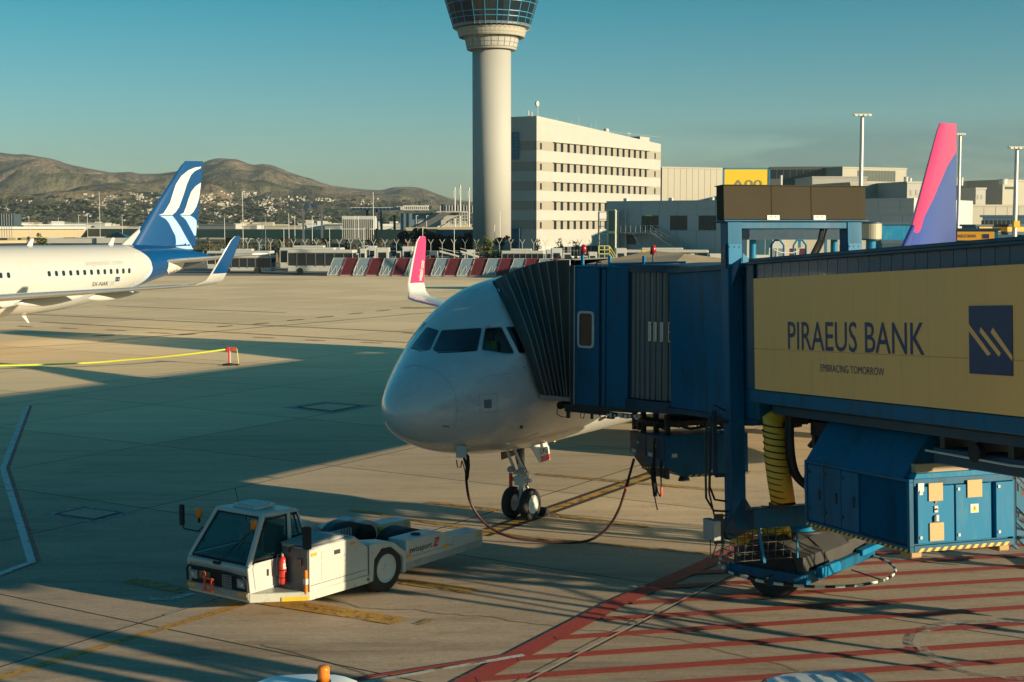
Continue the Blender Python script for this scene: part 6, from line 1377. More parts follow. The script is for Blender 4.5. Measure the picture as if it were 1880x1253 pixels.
# ---- office building
FD = Vector((.548,.8366,0)); BC = P(985, 412, 290); BC = Vector((BC.x, BC.y, 0)); BLD = frame(BC, FD, (-.8366,.548,0))  # x along the lit face, +y into the building
def FL(px, py): q = BLD.inverted() @ onplane(px, py, BC, Vector((-.8366,.548,0))); return q.x, q.z
ob = thing('office_building', 'white office block with rows of small windows beside the control tower', 'building', BLD)
SE = FL(1213, 300)[0]; zr0 = FL(985.5, 213)[1]; zr1 = FL(1213, 265)[1]; DW = 10.5
MB().add([(0.4,.5,0),(SE-.4,.5,0),(SE-.4,DW,0),(.4,DW,0),(0.4,.5,zr0-.5),(SE-.4,.5,zr1-.5),(SE-.4,DW,zr1-.5),(.4,DW,zr0-.5)], [(0,1,5,4),(1,2,6,5),(2,3,7,6),(3,0,4,7),(4,5,6,7)]).build('core', WALLD, ob)
rowz = []
for yt in (318,465,604,743,880):
    x_, zt = FL(860+607/3.917+.0, 180+yt/3.917); rowz.append(zt)
wh = 1.62; s0 = FL(1017, 300)[0]; s1 = FL(1187.5, 300)[0]
def zroof(s): return zr0 + (zr1-zr0)*s/SE
prev = None
zt = rowz[0]; MB().add([(0,0,zt),(SE,0,zt),(SE,.5,zt),(0,.5,zt),(0,0,zroof(0)),(SE,0,zroof(SE)),(SE,.5,zroof(SE)),(0,.5,zroof(0))], [(0,1,5,4),(3,0,4,7),(1,2,6,5),(4,5,6,7),(0,3,2,1)]).build('wall_band', WALLW, ob)
MB().add([(0,DW,zt),(0,0.5,zt),(0,.5,zroof(0)),(0,DW,zroof(0))], [(0,1,2,3)]).build('wall_band', WALLW, ob)
win_me = MB().box(0,1.05,.30,.36,0,wh).mesh('window', WGL); sill_me = MB().box(-.05,1.1,.0,.3,-.06,0).mesh('sill', WALLW)
sx = [s0 + (s1-1.05-s0)*k/15 for k in range(16)]
for r, zt in enumerate(rowz):
    zb_ = zt - 1.9; nxt = rowz[r+1] if r < 4 else 0
    b = MB(); edges = [0, 1.2] + [1.85] + [s0]; 
    cuts = [(1.3,2.0)] + [(x, x+1.05) for x in sx] + [(SE-3.2,SE-2.5)]; a = 0
    for c0_, c1_ in cuts: b.box(a, c0_, 0, .36, zb_, zt); a = c1_
    b.box(a, SE, 0, .36, zb_, zt); b.build('window_band', WALLB, ob)
    for x in sx:
        o = link(bpy.data.objects.new('window', win_me)); o.parent = ob; o.location = (x, 0, zb_ + .12)
    for c0_ in (1.3, SE-3.2): MB().box(c0_, c0_+.7, .25, .34, zb_+.2, zb_+1.5).build('window', WGL, ob); MB().box(c0_, c0_+.7, 0.002, .36, zb_, zb_+.2).box(c0_, c0_+.7, 0.002, .36, zb_+1.5, zt).build('window_surround', WALLB, ob)
    MB().box(s0-.5, s1+1.0, -.55, 0, zt-.10, zt).build('sun_shade', WALLB, ob)
    MB().box(0, SE, 0, .5, nxt if nxt else 2.6, zb_).build('wall_band', WALLW, ob); MB().box(-.0, .5, .5, DW, nxt if nxt else 0, zb_).build('wall_band', WALLW, ob); MB().box(-.0, .5, .5, DW, zb_, zt).build('window_band', WALLB, ob)
for k in range(3):
    for z in (rowz[0]-5.4,): pass
MB().box(0,SE,-.02,.0,zr0*0+rowz[0]+3.4,rowz[0]+3.44).build('joint', RIB, ob)
b = MB()
for k in range(16): MB().box(sx[k], sx[k]+1.05, -.02, .06, .3, 2.4).build('ground_window', WGL, ob)
MB().box(0,SE,.0,.5,0,.3).box(0,SE,.05,.5,2.4,2.6).build('plinth', WALLG, ob); MB().box(0,s0,.0,.5,.3,2.4).build('plinth_wall', WALLG, ob)
# blue glass stair on the left face
gl = MB()
p0 = BLD.inverted() @ onplane(953, 243, BC, FD); p1 = BLD.inverted() @ onplane(938, 293, BC, FD); ya, yb_, zta, zba = p0.y, p1.y + 6, p0.z, p1.z
MB().box(-.25,-.02,ya,yb_,zba,zta).build('stair_glazing', mat('stair_glass', (.03,.10,.18), .1), ob)
for k in range(9): MB().box(-.32,-.25,ya,yb_,zba+(zta-zba)*k/8-.05,zba+(zta-zba)*k/8+.05).build('glazing_bar', MULL, ob)
for k in range(7): MB().box(-.32,-.25,ya+(yb_-ya)*k/6-.05,ya+(yb_-ya)*k/6+.05,zba,zta).build('glazing_bar', MULL, ob)
MB().box(-.6,0,ya-.4,ya+3.2,0,6.2).build('blue_stair_base', mat('door_blue', (.015,.07,.14), .5), ob)
MB().add([(SE-8.5,1,zroof(SE-8.5)),(SE-8.5,6,zroof(SE-8.5)),(SE-3.8,6,zroof(SE-4)),(SE-3.8,1,zroof(SE-4)),(SE-8.5,1,zroof(SE-8.5)+.9),(SE-8.5,6,zroof(SE-8.5)+.9),(SE-3.8,6,zroof(SE-8.5)+.9),(SE-3.8,1,zroof(SE-8.5)+.9)],[(4,7,6,5),(0,3,7,4),(3,2,6,7),(2,1,5,6),(1,0,4,5)]).build('roof_hut', WALLW, ob)
for px, y0_, y1_, w in ((978,205,213,.25),(984,206,213,.25),(995,186,213,.12),(1029,214,222,.07),(1057,219,229,.07),(1070,216,232,.07),(1093,224,236,.07),(1101,222,238,.07),(1162,248,256,.12)):
    d0 = FL(px, y1_); s = d0[0]; z_ = zroof(s)-.1; hh = (y1_-y0_)*.125
    MB().cyl((s,1,z_),(s,1,z_+hh),w*.5,n=6).build('roof_aerial', LGREY, ob)
MB().cyl((FL(995,200)[0],1,zroof(0)+2.6),(FL(995,200)[0],1.3,zroof(0)+2.6),.55,n=14).build('antenna_drum', PAINTW, ob)
s = FL(1124, 240)[0]; MB().sphere((s, 1.5, zroof(s)+.55), .62, 14, 8).build('radome_dish', PAINTW, ob, smooth=True)
MB().bar((FL(1159,250)[0],1,zroof(40)+1.0),(FL(1165,250)[0],1,zroof(40)+1.0),.1).build('roof_aerial', LGREY, ob)
# ---- low grey terminal wing with the stairs
TD2 = 230.0; TCn = P(1113, 412, TD2); TCn = Vector((TCn.x, TCn.y, 0)); TBX = Vector((.8366,-.548,0)); TBM = frame(TCn, TBX, (.548,.8366,0))
def TLc(px, py): q = TBM.inverted() @ onplane(px, py, TCn, Vector((.548,.8366,0))); return q.x, q.z
te = thing('terminal_wing', 'low grey shaded terminal wing with dark windows and outside stairs', 'building', TBM)
TL_ = 50; th = TLc(1113, 371.5)[1]
MB().box(.1,TL_,.12,30,0,th-.1).build('core', WALLG, te); MB().box(0,TL_,0,30,th-.1,th+.15).build('roof_edge', WALLG, te)
zs = [0, TLc(1200,424)[1], TLc(1200,396)[1], th-.1]; wn = [(TLc(1178.7,400)[0],TLc(1209,400)[0]),(TLc(1230.7,400)[0],TLc(1261.8,400)[0]),(TLc(1283,400)[0],TLc(1314.7,400)[0]),(TLc(1340,400)[0],TLc(1372,400)[0]),(TLc(1395,400)[0],TLc(1425,400)[0])]
pw_ = 3.2
for r in range(3):
    x = 0
    while x < TL_ - .1:
        x2 = min(x + pw_, TL_)
        if r == 1: 
            nxt_ = next((c for c in wn if c[0] < x2 and c[1] > x), None)
            if nxt_:
                if nxt_[0] > x + .1: x2 = nxt_[0]
                else: x = nxt_[1]; continue
        h_n = 2 if r != 1 else 1
        for q in range(h_n):
            za = zs[r] + (zs[r+1]-zs[r])*q/h_n; zb_ = zs[r] + (zs[r+1]-zs[r])*(q+1)/h_n
            MB().box(x+.02, x2-.02, 0, .12, za+.02, zb_-.02).build('wall_panel', WALLG, te)
        x = x2
for i, (a, c) in enumerate(wn):
    w_ = MB().box(a, c, .06, .1, zs[1]+.1, zs[2]-.1).build('window', WGL, te)
    for k in range(4): MB().box(a+(c-a)*k/3-.05, a+(c-a)*k/3+.05, .0, .06, zs[1]+.1, zs[2]-.1).build('window_post', WALLD, w_)
    for z in (zs[1]+.1, zs[2]-.15): MB().box(a, c, .0, .06, z, z+.08).build('window_rail', WALLD, w_)
MB().box(TLc(1187,396)[0],TLc(1199,396)[0],-.4,0,zs[2]-.1,zs[2]+.15).build('canopy_lamp', mat('canopy_yellow',(.75,.72,.2),.5), te)
for px, y0_, y1_ in ((1142,376,371),(1225,375,371),(1300,374,370)): 
    x, z = TLc(px, y0_); MB().box(x-.3,x+.3,1,1.6,th+.1,th+.6).build('roof_vent', LGREY, te)
MB().box(TLc(1152,440)[0],TLc(1168,440)[0],-.03,.02,TLc(1152,449)[1],TLc(1152,432)[1]).build('louvre_grille', WALLD, te)
stt = thing('escape_stairs', 'galvanised outside stairs with landing and railings on the grey terminal wing', 'stairs', TBM)
xa, zp = TLc(1145, 427); xb_, _ = TLc(1208, 427); xe, ze = TLc(1318, 470); ze = max(ze, 1.0)
MB().box(xa,xb_,-2.6,-.1,zp-.15,zp).build('landing', STEEL, stt)
b = MB()
for y in (-2.6,-.2):
    for k in range(8): x = xa+(xb_-xa)*k/7; b.bar((x,y,zp),(x,y,zp+1.1),.06)
    for h_ in (.55,1.1): b.bar((xa,y,zp+h_),(xb_,y,zp+h_),.05)
    for h_ in (0,.55,1.1): b.bar((xb_,y,zp+h_),(xe,y,.2+h_),.06 if h_ else .25)
    for k in range(12): t=k/11; b.bar((xb_+(xe-xb_)*t,y,zp+(.2-zp)*t),(xb_+(xe-xb_)*t,y,zp+(.2-zp)*t+1.1),.05)
b.bar((xa+3,-2.6,zp),(xa+6.5,-2.6,.2),.12); b.bar((xb_,-2.6,zp),(xa+6.5,-2.6,.2),.12); b.bar((xa,-2.6,zp),(xa,-2.6,0),.1)
b.build('railing_frame', STEEL, stt)
for k in range(20): t=(k+.5)/20; x=xb_+(xe-xb_)*t; z=zp+(.2-zp)*t; MB().box(x-.15,x+.15,-2.6,-.2,z-.03,z).build('tread', STEEL, stt)
li = thing('lift_tower', 'open glass and steel lift tower at corner of the grey terminal wing', 'lift tower', TBM)
x0_, z1_ = TLc(1116, 390); x1_, _ = TLc(1153, 390); b = MB(); xm, zt2 = TLc(1138, 386.5)
for x in (x0_+.4, xm, x1_-.2):
    for y in (-3.6,-.3): b.bar((x,y,0),(x,y,zt2 if x >= xm else z1_),.22)
for k in range(9):
    z = z1_*k/8
    for y in (-3.6,-.3): b.bar((x0_+.4,y,z),(x1_-.2,y,z),.10)
b.build('lift_frame', STEEL, li); MB().box(xm,x1_-.2,-3.75,-3.6,0,zt2).build('lift_glass', mat('lift_glass',(.10,.17,.17),.1), li)
b = MB()
for z0_,z1q in ((zt2-3.4,zt2),(.8,zt2-3.6)):
    for x in (xm,x1_-.2): b.bar((x,-3.8,z0_),(x,-3.8,z1q),.2)
    for z in (z0_,z1q): b.bar((xm,-3.8,z),(x1_-.2,-3.8,z),.2)
b.build('lift_trim', mat('trim_pale_yellow',(.62,.64,.40),.5), li)
# ---- generic block facing a chosen way
def block(name, label, px0, px1, ytop, D, depth, m, dirx=(1,0,0), base=0.0, cat='building', parts=None, group=None):
    o = P(px0, 412, D); o = Vector((o.x, o.y, 0)); dx = Vector(dirx).normalized(); dy = Vector((-dx.y, dx.x, 0)); M = frame(o, dx, dy)
    Lq = (M.inverted() @ onplane(px1, 412, o, dy)).x; z = (M.inverted() @ onplane(px0, ytop, o, dy)).z
    t = thing(name, label, cat, M, group); MB().box(0, Lq, 0, depth, base, z).build('wall', m, t); MB().box(-.15, Lq+.15, -.15, depth, z, z+.35).build('parapet', m, t)
    def loc(px, py): q = M.inverted() @ onplane(px, py, o, dy); return q.x, q.z
    if parts: parts(t, loc, Lq, z)
    return t
def seams(n, m=RIB, zfrac=()):
    def f(t, loc, Lq, z):
        pw2 = Lq/n
        for k in range(n): MB().box(pw2*k+.04, pw2*(k+1)-.04, -.1, 0, .1, z-.05).build('wall_panel', t.children[0].data.materials[0], t)
    return f
def wins_at(rects, m=None, frm=None):
    def f(t, loc, Lq, z):
        for r in rects:
            x0_, z1_ = loc(r[0], r[1]); x1_, z0_ = loc(r[2], r[3]); w = MB().box(x0_, x1_, -.06, .0, z0_, z1_).build('window', m or WGL, t)
            if frm:
                for k in range(frm+1): x = x0_ + (x1_-x0_)*k/frm; MB().box(x-.06,x+.06,-.10,-.05,z0_,z1_).build('window_post', WALLD, w)
    return f
block('storage_building', 'plain beige windowless block right of the white office block', 1214, 1336, 309, 345, 30, WALLC, (.9,.43,0), parts=seams(11))
block('terminal_building', 'dark upper terminal block rising behind the yellow sign', 1412, 1545, 309, 380, 30, WALLD, (.99,-.12,0), parts=wins_at([(1414,312,1536,328)], GLASSB, 10))
block('terminal_building', 'pale terminal block with a tall dark glass front behind light mast', 1545, 1662, 309, 372, 26, WALLC, (.9,.43,0), parts=wins_at([(1575,313,1643,334)], WGL, 12))
block('terminal_building', 'low white rooftop hall in front of the dark terminal block', 1490, 1590, 327, 330, 20, WALLW, (1,.0,0))
block('terminal_building', 'long cream terminal hall with a brown strip window left of the tail fin', 1560, 1668, 338, 282, 30, WALLC, (.97,.24,0), parts=wins_at([(1592,347,1660,355)], RIB))
block('terminal_building', 'cream stair tower with two small windows left of the tail fin', 1664, 1694, 337, 272, 12, WALLW, (.97,.24,0), parts=wins_at([(1671,349,1675,359),(1681,349,1685,359),(1674,366,1676,374)], RIB))
block('terminal_building', 'low cream parapet wall running behind the pink tail fin', 1586, 1890, 379, 246, 12, WALLC, (.97,.24,0), parts=seams(14))
block('terminal_building', 'grey terminal block right of the pink tail fin with roof tanks', 1756, 1842, 335, 312, 30, WALLG, (.97,-.24,0))
block('terminal_building', 'cream terminal block at right edge with a row of small windows', 1839, 1900, 333, 302, 28, WALLC, (.9,.43,0), parts=wins_at([(1843,376,1848,382),(1852,376,1857,382),(1861,376,1866,382),(1845,343,1863,348)]))
block('terminal_building', 'small cream stair tower in front of the grey terminal block', 1790, 1808, 348, 290, 8, WALLW, (.97,.24,0), parts=wins_at([(1794,358,1797,366),(1801,358,1804,366)], RIB))
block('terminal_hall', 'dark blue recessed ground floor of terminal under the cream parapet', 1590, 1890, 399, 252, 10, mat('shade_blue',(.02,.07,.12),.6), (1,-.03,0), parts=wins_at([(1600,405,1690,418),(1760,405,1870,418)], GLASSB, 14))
for px, y0_, y1_, D_, w, nm in ((1668,326,338,300,8,0),(1675,328,338,300,7,1),(1762,327,336,285,6,2),(1771,327,336,285,6,3),(1848,330,334,290,14,4),(1437,323,336,320,5,5)):
    p = P(px, y1_, D_); t = thing('roof_tank', ['cylindrical roof tank left of the tail fin','second cylindrical roof tank just left of the tail fin','white roof tank right of the tail fin','second white roof tank right of the tail fin','low roof machine at the right edge','round roof vent beside the yellow sign'][nm], 'roof tank', Matrix.Translation(p))
    k = D_/2611; MB().cyl((0,2,-.5),(0,2,(y1_-y0_)*k),w*k/2,n=14).build('tank', LGREY, t); MB().cyl((0,2,(y1_-y0_)*k),(0,2,(y1_-y0_)*k+.15),w*k/2*1.1,n=14).build('tank_lid', WALLG, t)
# yellow sign
p = P(1330, 338, 262); M_ = Matrix.Translation((p.x, p.y, 0)); k = 262/2611
ys = thing('gate_sign', 'large yellow sign with grey letters and a blue frame behind the brown housing', 'sign', M_)
zt, zb_ = P(1330,311,262).z, P(1330,352,262).z; W_ = 80*k
MB().box(0,W_,0,.3,zb_,zt).build('sign_board', mat('sign_yellow',(.78,.52,.03),.5), ys); MB().box(-.25,0,-.1,.4,zb_,zt+.2).box(W_,W_+.25,-.1,.4,zb_,zt+.2).box(-.25,W_+.25,-.1,.4,zt,zt+.25).build('sign_frame', MULL, ys); MB().box(1,1.4,.1,.4,0,zb_).box(W_-1.4,W_-1,.1,.4,0,zb_).build('sign_post', STEEL, ys)
put_text('lettering', 'A00', W_*.70, 1.45, lambda x, y: (W_*.16+x, -.02, P(1330,345,262).z+y), mat('letter_grey',(.20,.18,.10),.6), ys, bold=.02)
# ---- far jet bridges and the place seen through the portal
def far_bridge(label, px0, px1, y0_, y1_, D_, m, panel=None, dirx=(1,-.1,0), txt=None):
    o = P(px0, y1_, D_); dx = Vector(dirx).normalized(); dy = Vector((-dx.y, dx.x, 0)); M = frame(o, dx, dy); Lq = (M.inverted() @ onplane(px1, y1_, o, dy)).x; hh = P(px0,y0_,D_).z - o.z
    t = thing('jet_bridge', label, 'jet bridge', M); MB().box(0,Lq,0,3,0,hh).build('tunnel', m, t); MB().box(-.2,Lq+.2,-.2,3.2,hh,hh+.2).box(-.1,Lq+.1,-.15,3.15,-.25,0).build('tunnel_edge', BLUED, t)
    for x in (Lq*.08, Lq*.9): MB().cyl((x,1.5,-o.z),(x,1.5,-.1),.35,n=12).build('support_leg', BLUEL, t)
    if panel: 
        s_ = MB().box(.3,Lq-.3,-.12,-.02,hh*.12,hh*.92).build('advert_panel', panel, t)
        if txt: put_text('lettering', txt, Lq*.50, hh*.30, lambda x, y: (Lq*.02+x, -.14, hh*.38+y), NAVY, s_, bold=.01); MB().box(Lq*.66,Lq*.8,-.15,-.12,hh*.3,hh*.7).build('emblem', NAVY, s_)
    return t
ORG = mat('advert_orange', (.74,.36,.03), .5)
far_bridge('distant jet bridge with an orange bank panel right of the pink fin', 1750, 1832, 424, 444, 120, BLUE, ORG, (1,-.25,0), 'PIRAEUS BANK')
far_bridge('distant jet bridge with a plain orange panel near the right edge', 1792, 1900, 416, 427, 150, BLUE, ORG, (1,.2,0))
far_bridge('distant plain blue jet bridge between the drum and the tail fin', 1619, 1690, 413, 441, 110, BLUEL, None, (1,.1,0))
far_bridge('distant dark blue jet bridge seen through the portal frame', 1376, 1560, 412, 436, 140, BLUED, None, (1,.15,0))
o = P(1599, 439, 110); t = thing('rotunda_drum', 'beige round rotunda drum of a distant jet bridge on a blue column', 'rotunda', Matrix.Translation((o.x, o.y, 0))); k = 110/2611
MB().cyl((0,0,o.z),(0,0,o.z+28*k),19*k,n=28).build('drum', mat('drum_beige',(.36,.33,.25),.5), t, smooth=False); MB().cyl((0,0,o.z-.1),(0,0,o.z),20*k,n=28).cyl((0,0,o.z+28*k),(0,0,o.z+28*k+.1),20*k,n=28).build('drum_rim', BLUED, t); MB().cyl((0,0,0),(0,0,o.z),9*k,n=16).build('column', BLUEL, t)
block('terminal_hall', 'cream terminal wall with blue posts seen low through the portal frame', 1440, 1600, 436, 175, 8, WALLC, (1,.0,0), parts=wins_at([(1467,437,1470,470),(1515,437,1518,470)], BLUEL))
block('terminal_hall', 'grey wall with tall blue glazed doors seen through the portal frame', 1372, 1440, 414, 172, 6, WALLG, (1,.0,0), parts=wins_at([(1378,434,1390,468),(1392,434,1404,468),(1407,434,1418,468)], mat('door_glass',(.03,.09,.13),.2)))
# ---- light masts
def mast(px, ytop, ybot, D_, label, head=1.6, r=.2, group=None, z0=None):
    p = P(px, ytop, D_); t = thing('light_mast', label, 'light mast', Matrix.Translation((p.x, p.y, 0)), group); h_ = p.z
    MB().cyl((0,0,0),(0,0,h_),r*1.25,r*.8,n=10).build('pole', STEEL, t); MB().box(-head,head,-.25,.25,h_,h_+.16).build('crossarm', LGREY, t)
    for k in range(4): x = -head + head*2*(k+.5)/4; MB().box(x-head*.17,x+head*.17,-.55,-.1,h_-.12,h_+.06).build('floodlight', mat('lamp_housing',(.75,.75,.62),.4), t)
    return t
mast(1583, 212, 335, 165, 'tall apron light mast with a wide lamp head behind the brown housing', 1.05, .26)
mast(1867, 272, 410, 150, 'tall apron light mast at the right edge with a yellow box', .9, .24)
mast(1763, 247, 335, 190, 'apron light mast mostly hidden behind the pink tail fin', .6, .22)
p = P(1865, 412, 149.5); t = thing('mast_box', 'yellow box fixed low on the light mast at right edge', 'box', Matrix.Translation(p)); MB().box(-.32,.32,-.3,.2,-.35,.35).build('box_body', YEL, t, bevel=.03)
def lamp(px, ytop, D_, style, label, group='street lamps behind the apron'):
    p = P(px, ytop, D_); t = thing('street_lamp', label, 'street lamp', Matrix.Translation((p.x, p.y, 0)), group); h_ = p.z; k = D_/2611
    MB().cyl((0,0,0),(0,0,h_),.55*k,.4*k,n=6).build('pole', STEEL, t)
    if style == 1: MB().box(-6*k,6*k,-.1,.1,h_,h_+.9*k).build('lamp_head', LGREY, t)
    elif style == 2: MB().box(-.5*k,4*k,-.1,.1,h_,h_+1.2*k).build('lamp_head', LGREY, t)
    return t
for px, yt, D_, s, lb in [(182,352,420,0,'thin tall pole against the hills left of the blue tail'),(445,352,420,0,'thin tall pole against the hills right of the blue tail'),(685,353,430,0,'thin tall pole against the hills above the station'),
    (481,392,300,2,'grey street lamp just right of the raised blue wingtip'),(487,397,300,0,'plain pole beside the lamp right of the blue wingtip'),(521,420,230,1,'double headed lamp above the white bus'),(605,420,230,1,'double headed lamp left of the white vans'),
    (668,420,230,2,'single arm lamp behind the box vans'),(776,418,240,2,'single arm lamp just behind the pink winglet tip'),(834,421,240,1,'double headed lamp between winglet and tower'),(918,388,262,2,'thin lamp in front of the tower foot'),(908,414,250,2,'short lamp in front of the tower foot'),
    (1099,385,236,2,'lamp post in front of the office block windows'),(300,378,380,0,'thin pole on the flyover left of the blue tail'),(107,400,400,0,'thin pole on the flyover far left'),(53,400,400,0,'second thin pole on the flyover far left'),(144,396,400,2,'lamp pole on the flyover above fuselage'),(224,396,400,2,'lamp pole on flyover near the tail root'),(160,393,400,2,'second lamp pole above the fuselage'),
    (412,400,420,0,'thin pole under the hill village'),(530,392,420,0,'thin pole left of the gantry'),(541,396,420,0,'second thin pole left of the gantry'),(573,398,430,2,'lamp pole between gantry legs'),(651,398,430,2,'lamp before the slatted station block'),(658,398,430,2,'second lamp before the slatted station block'),(764,397,440,2,'lamp beside the slanting station roof'),(783,397,440,2,'second lamp beside the slanting station roof')]: lamp(px, yt, D_, s, lb)
for px, yt in ((835,344),(845,340),(861,345)):
    p = P(px, yt, 480); t = thing('flag_pole', ['','leftmost white pole on the station roof left of tower','middle white pole on the station roof','rightmost white pole on the station roof beside tower'][1+(835,845,861).index(px)], 'pole', Matrix.Translation((p.x,p.y,0))); MB().cyl((0,0,0),(0,0,p.z),.25,n=8).build('pole', PAINTW, t); MB().box(-.4,.4,-.2,.2,p.z-3.5,p.z-1).build('pole_lamp', LGREY, t)
# ---- flyover
vi = thing('flyover', 'long road flyover crossing behind the apron, sunlit at the left', 'flyover', Matrix.Translation((-100,560,0)))
OCH = mat('flyover_concrete', (.42,.34,.21), .8, var=.08, vscale=.1)
def deck(p, q, z0_, z1_, w, m=OCH):
    p, q = Vector(p), Vector(q); d = (q-p).normalized(); nn = Vector((-d.y,d.x,0)); b = MB()
    vs = [p+Vector((0,0,z0_)), q+Vector((0,0,z0_)), q+nn*w+Vector((0,0,z0_)), p+nn*w+Vector((0,0,z0_))]; vs += [v+Vector((0,0,z1_-z0_)) for v in vs]
    return b.add(vs, [(0,3,2,1),(4,5,6,7),(0,1,5,4),(1,2,6,5),(2,3,7,6),(3,0,4,7)])
pA = P(-80,412,560); pB = P(160,412,600); pC = P(870,412,470); pA.z = pB.z = pC.z = 0
zt_, zb2 = 5.2, 1.6
deck(pA, pB, zb2, zt_, 12).build('deck', OCH, vi, world=True); deck(pB, pC, zb2+.3, zt_, 12).build('deck', OCH, vi, world=True)
deck(pA+Vector((0,-2,0)), pB+Vector((0,-2,0)), zt_-.1, zt_+.9, .4).build('parapet', WALLG, vi, world=True)
pD = P(-60,412,520); pE = P(100,412,560); pD.z=pE.z=0; deck(pD, pE, -.6, 1.0, 8).build('lower_ramp', OCH, vi, world=True)
for px, D_ in ((22,556),(47,570),(130,596),(300,570),(420,550),(520,532),(600,520),(690,505),(770,490)):
    p = P(px,412,D_+4); MB().box(p.x-1.6,p.x+1.6,p.y-1,p.y+1,-14,zb2+.2).build('pier', OCH, vi, world=True)
rl = MB()
for k in range(60): p = pA.lerp(pB, k/59) + Vector((0,-1.9,zt_+.9)); rl.bar(p, p+Vector((0,0,.9)), .12)
rl.bar(pA+Vector((0,-1.9,zt_+1.8)), pB+Vector((0,-1.9,zt_+1.8)), .12); rl.build('railing', STEEL, vi, world=True)
# ---- station and gantry
p = P(574,420,450); k = 450/2611; t = thing('sign_gantry', 'dark road sign gantry on two tall legs beneath the hill village', 'gantry', Matrix.Translation((p.x,p.y,0))); zt = P(574,380,450).z
for dx in (-17,17): MB().box(dx*k-.3,dx*k+.3,-.3,.3,0,zt).build('gantry_leg', WALLD, t)
MB().box(-17*k,17*k,-.4,.4,zt,zt+.5).build('gantry_beam', WALLD, t)
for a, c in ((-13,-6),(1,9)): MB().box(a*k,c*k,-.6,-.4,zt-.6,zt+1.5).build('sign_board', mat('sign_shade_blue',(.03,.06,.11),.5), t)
def sblock(nm, label, px0, px1, y0_, y1_, D_, m, depth=8, cat='building'):
    a, c = P(px0, y1_, D_), P(px1, y0_, D_); t = thing(nm, label, cat, Matrix.Translation((a.x, a.y, 0))); MB().box(0,c.x-a.x,0,depth,max(0,a.z) if a.z>3 else 0,c.z).build('wall', m, t); return t, c.x-a.x, c.z, a.z
t, w, z, z0_ = sblock('station_hall', 'grey slatted station block under the hill village', 628, 688, 397, 420, 470, WALLG)
for k in range(16): MB().box(w*k/16+.1,w*(k+.5)/16,-.5,-.1,2,z-1).build('slat', WALLW, t)
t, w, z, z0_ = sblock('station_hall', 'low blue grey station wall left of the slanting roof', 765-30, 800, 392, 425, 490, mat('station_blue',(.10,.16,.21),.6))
cn = thing('station_canopy', 'long dark station canopy on columns with a bright white arcade', 'canopy', Matrix.Translation((P(700,412,500).x,500,0)))
b = MB(); 
for k in range(14): a = P(644+k*7, 379.5 + (1.5 if k<12 else 0), 500-k*1.2); c = P(651+k*7, 386, 500-k*1.2); b.box(a.x,c.x-.25,a.y,a.y+5,c.z,a.z)
b.build('canopy_roof', WALLG, cn, world=True)
for px in (674,692,700,724): a = P(px,386,497); MB().box(a.x-.4,a.x+.4,a.y,a.y+1,0,a.z).build('column', WALLD, cn, world=True)
b = MB(); a, c = P(740,377.5,470), P(786,380,470); b.box(a.x,c.x,470,474,c.z,a.z); a, c = P(740,384.5,470), P(786,386.5,470); b.box(a.x,c.x,470,474,c.z,a.z)
for k in range(13): a, c = P(740+k*3.7,380,470), P(741.6+k*3.7,385,470); b.box(a.x,c.x,470,471,c.z,a.z)
b.build('arcade', PAINTW, cn, world=True)
sr = thing('slanting_roof', 'white slanting stair roofs climbing to right left of the tower', 'roof', Matrix.Translation((P(800,412,430).x,430,0)))
def para(poly, D_, dep, m, nm):
    pts = [P(x,y,D_) for x,y in poly]; n = len(pts); b = MB(); b.add(pts + [q+Vector((0,dep,0)) for q in pts], [tuple(range(n)), tuple(reversed(range(n,2*n)))] + [(i,n+i,n+(i+1)%n,(i+1)%n) for i in range(n)]); return b.build(nm, m, sr, world=True)
para([(753,418),(760,418),(810,390),(804,388)],430,4,WALLW,'roof_slab'); para([(783,418),(800,418),(849,390),(835,388)],426,4,WALLW,'roof_slab'); para([(760,418),(783,418),(830,391),(812,391)],440,2,WALLD,'roof_glass'); para([(804,389.5),(804,388),(858,388),(858,391)],424,5,WALLW,'roof_edge'); para([(806,417),(809,417),(849,394),(846,393)],422,1,WALLW,'roof_slab')
for k in range(9): para([(818+k*5,418),(819+k*5,418),(819+k*5,max(391,412-k*4)),(818+k*5,max(391,412-k*4))],421,.6,PAINTW,'roof_mullion')
for k in range(4): para([(815+8*k,412-5*k),(858,412-5*k),(858,411-5*k),(815+8*k,411-5*k)],421,.6,PAINTW,'roof_mullion')
para([(745,424),(868,424),(868,417),(745,418)],420,6,OCH,'roof_terrace')
t, w, z, z0_ = sblock('station_hall', 'dark flat roofed station top beside the tower shaft', 808, 872, 375.5, 389, 485, WALLD)
for k in range(12): MB().box(w*k/12,w*k/12+.3,-.3,0,z-3,z-.4).build('post', WALLG, t)
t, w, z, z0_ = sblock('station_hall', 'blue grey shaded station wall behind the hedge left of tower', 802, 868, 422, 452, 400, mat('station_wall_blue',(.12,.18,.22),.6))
t, w, z, z0_ = sblock('striped_kiosk', 'small ochre banded kiosk just above the pink winglet tip', 784, 801, 421, 452, 398, WALLD)
for k in range(3): MB().box(-.1,w+.1,-.2,0,z-1-k*2.2,z-.1-k*2.2).build('ochre_band', OCH, t)
t, w, z, z0_ = sblock('entrance_pavilion', 'low cream pavilion with a glass pyramid behind the white fuselage', 96, 250, 438, 452, 240, WALLC, 12)
MB().box(-.5,w*.55,-1,0,z-.8,z).box(w*.56,w+1,-1.5,0,z-.8,z+.1).build('roof_slab', WALLW, t); p = P(212,436,240)
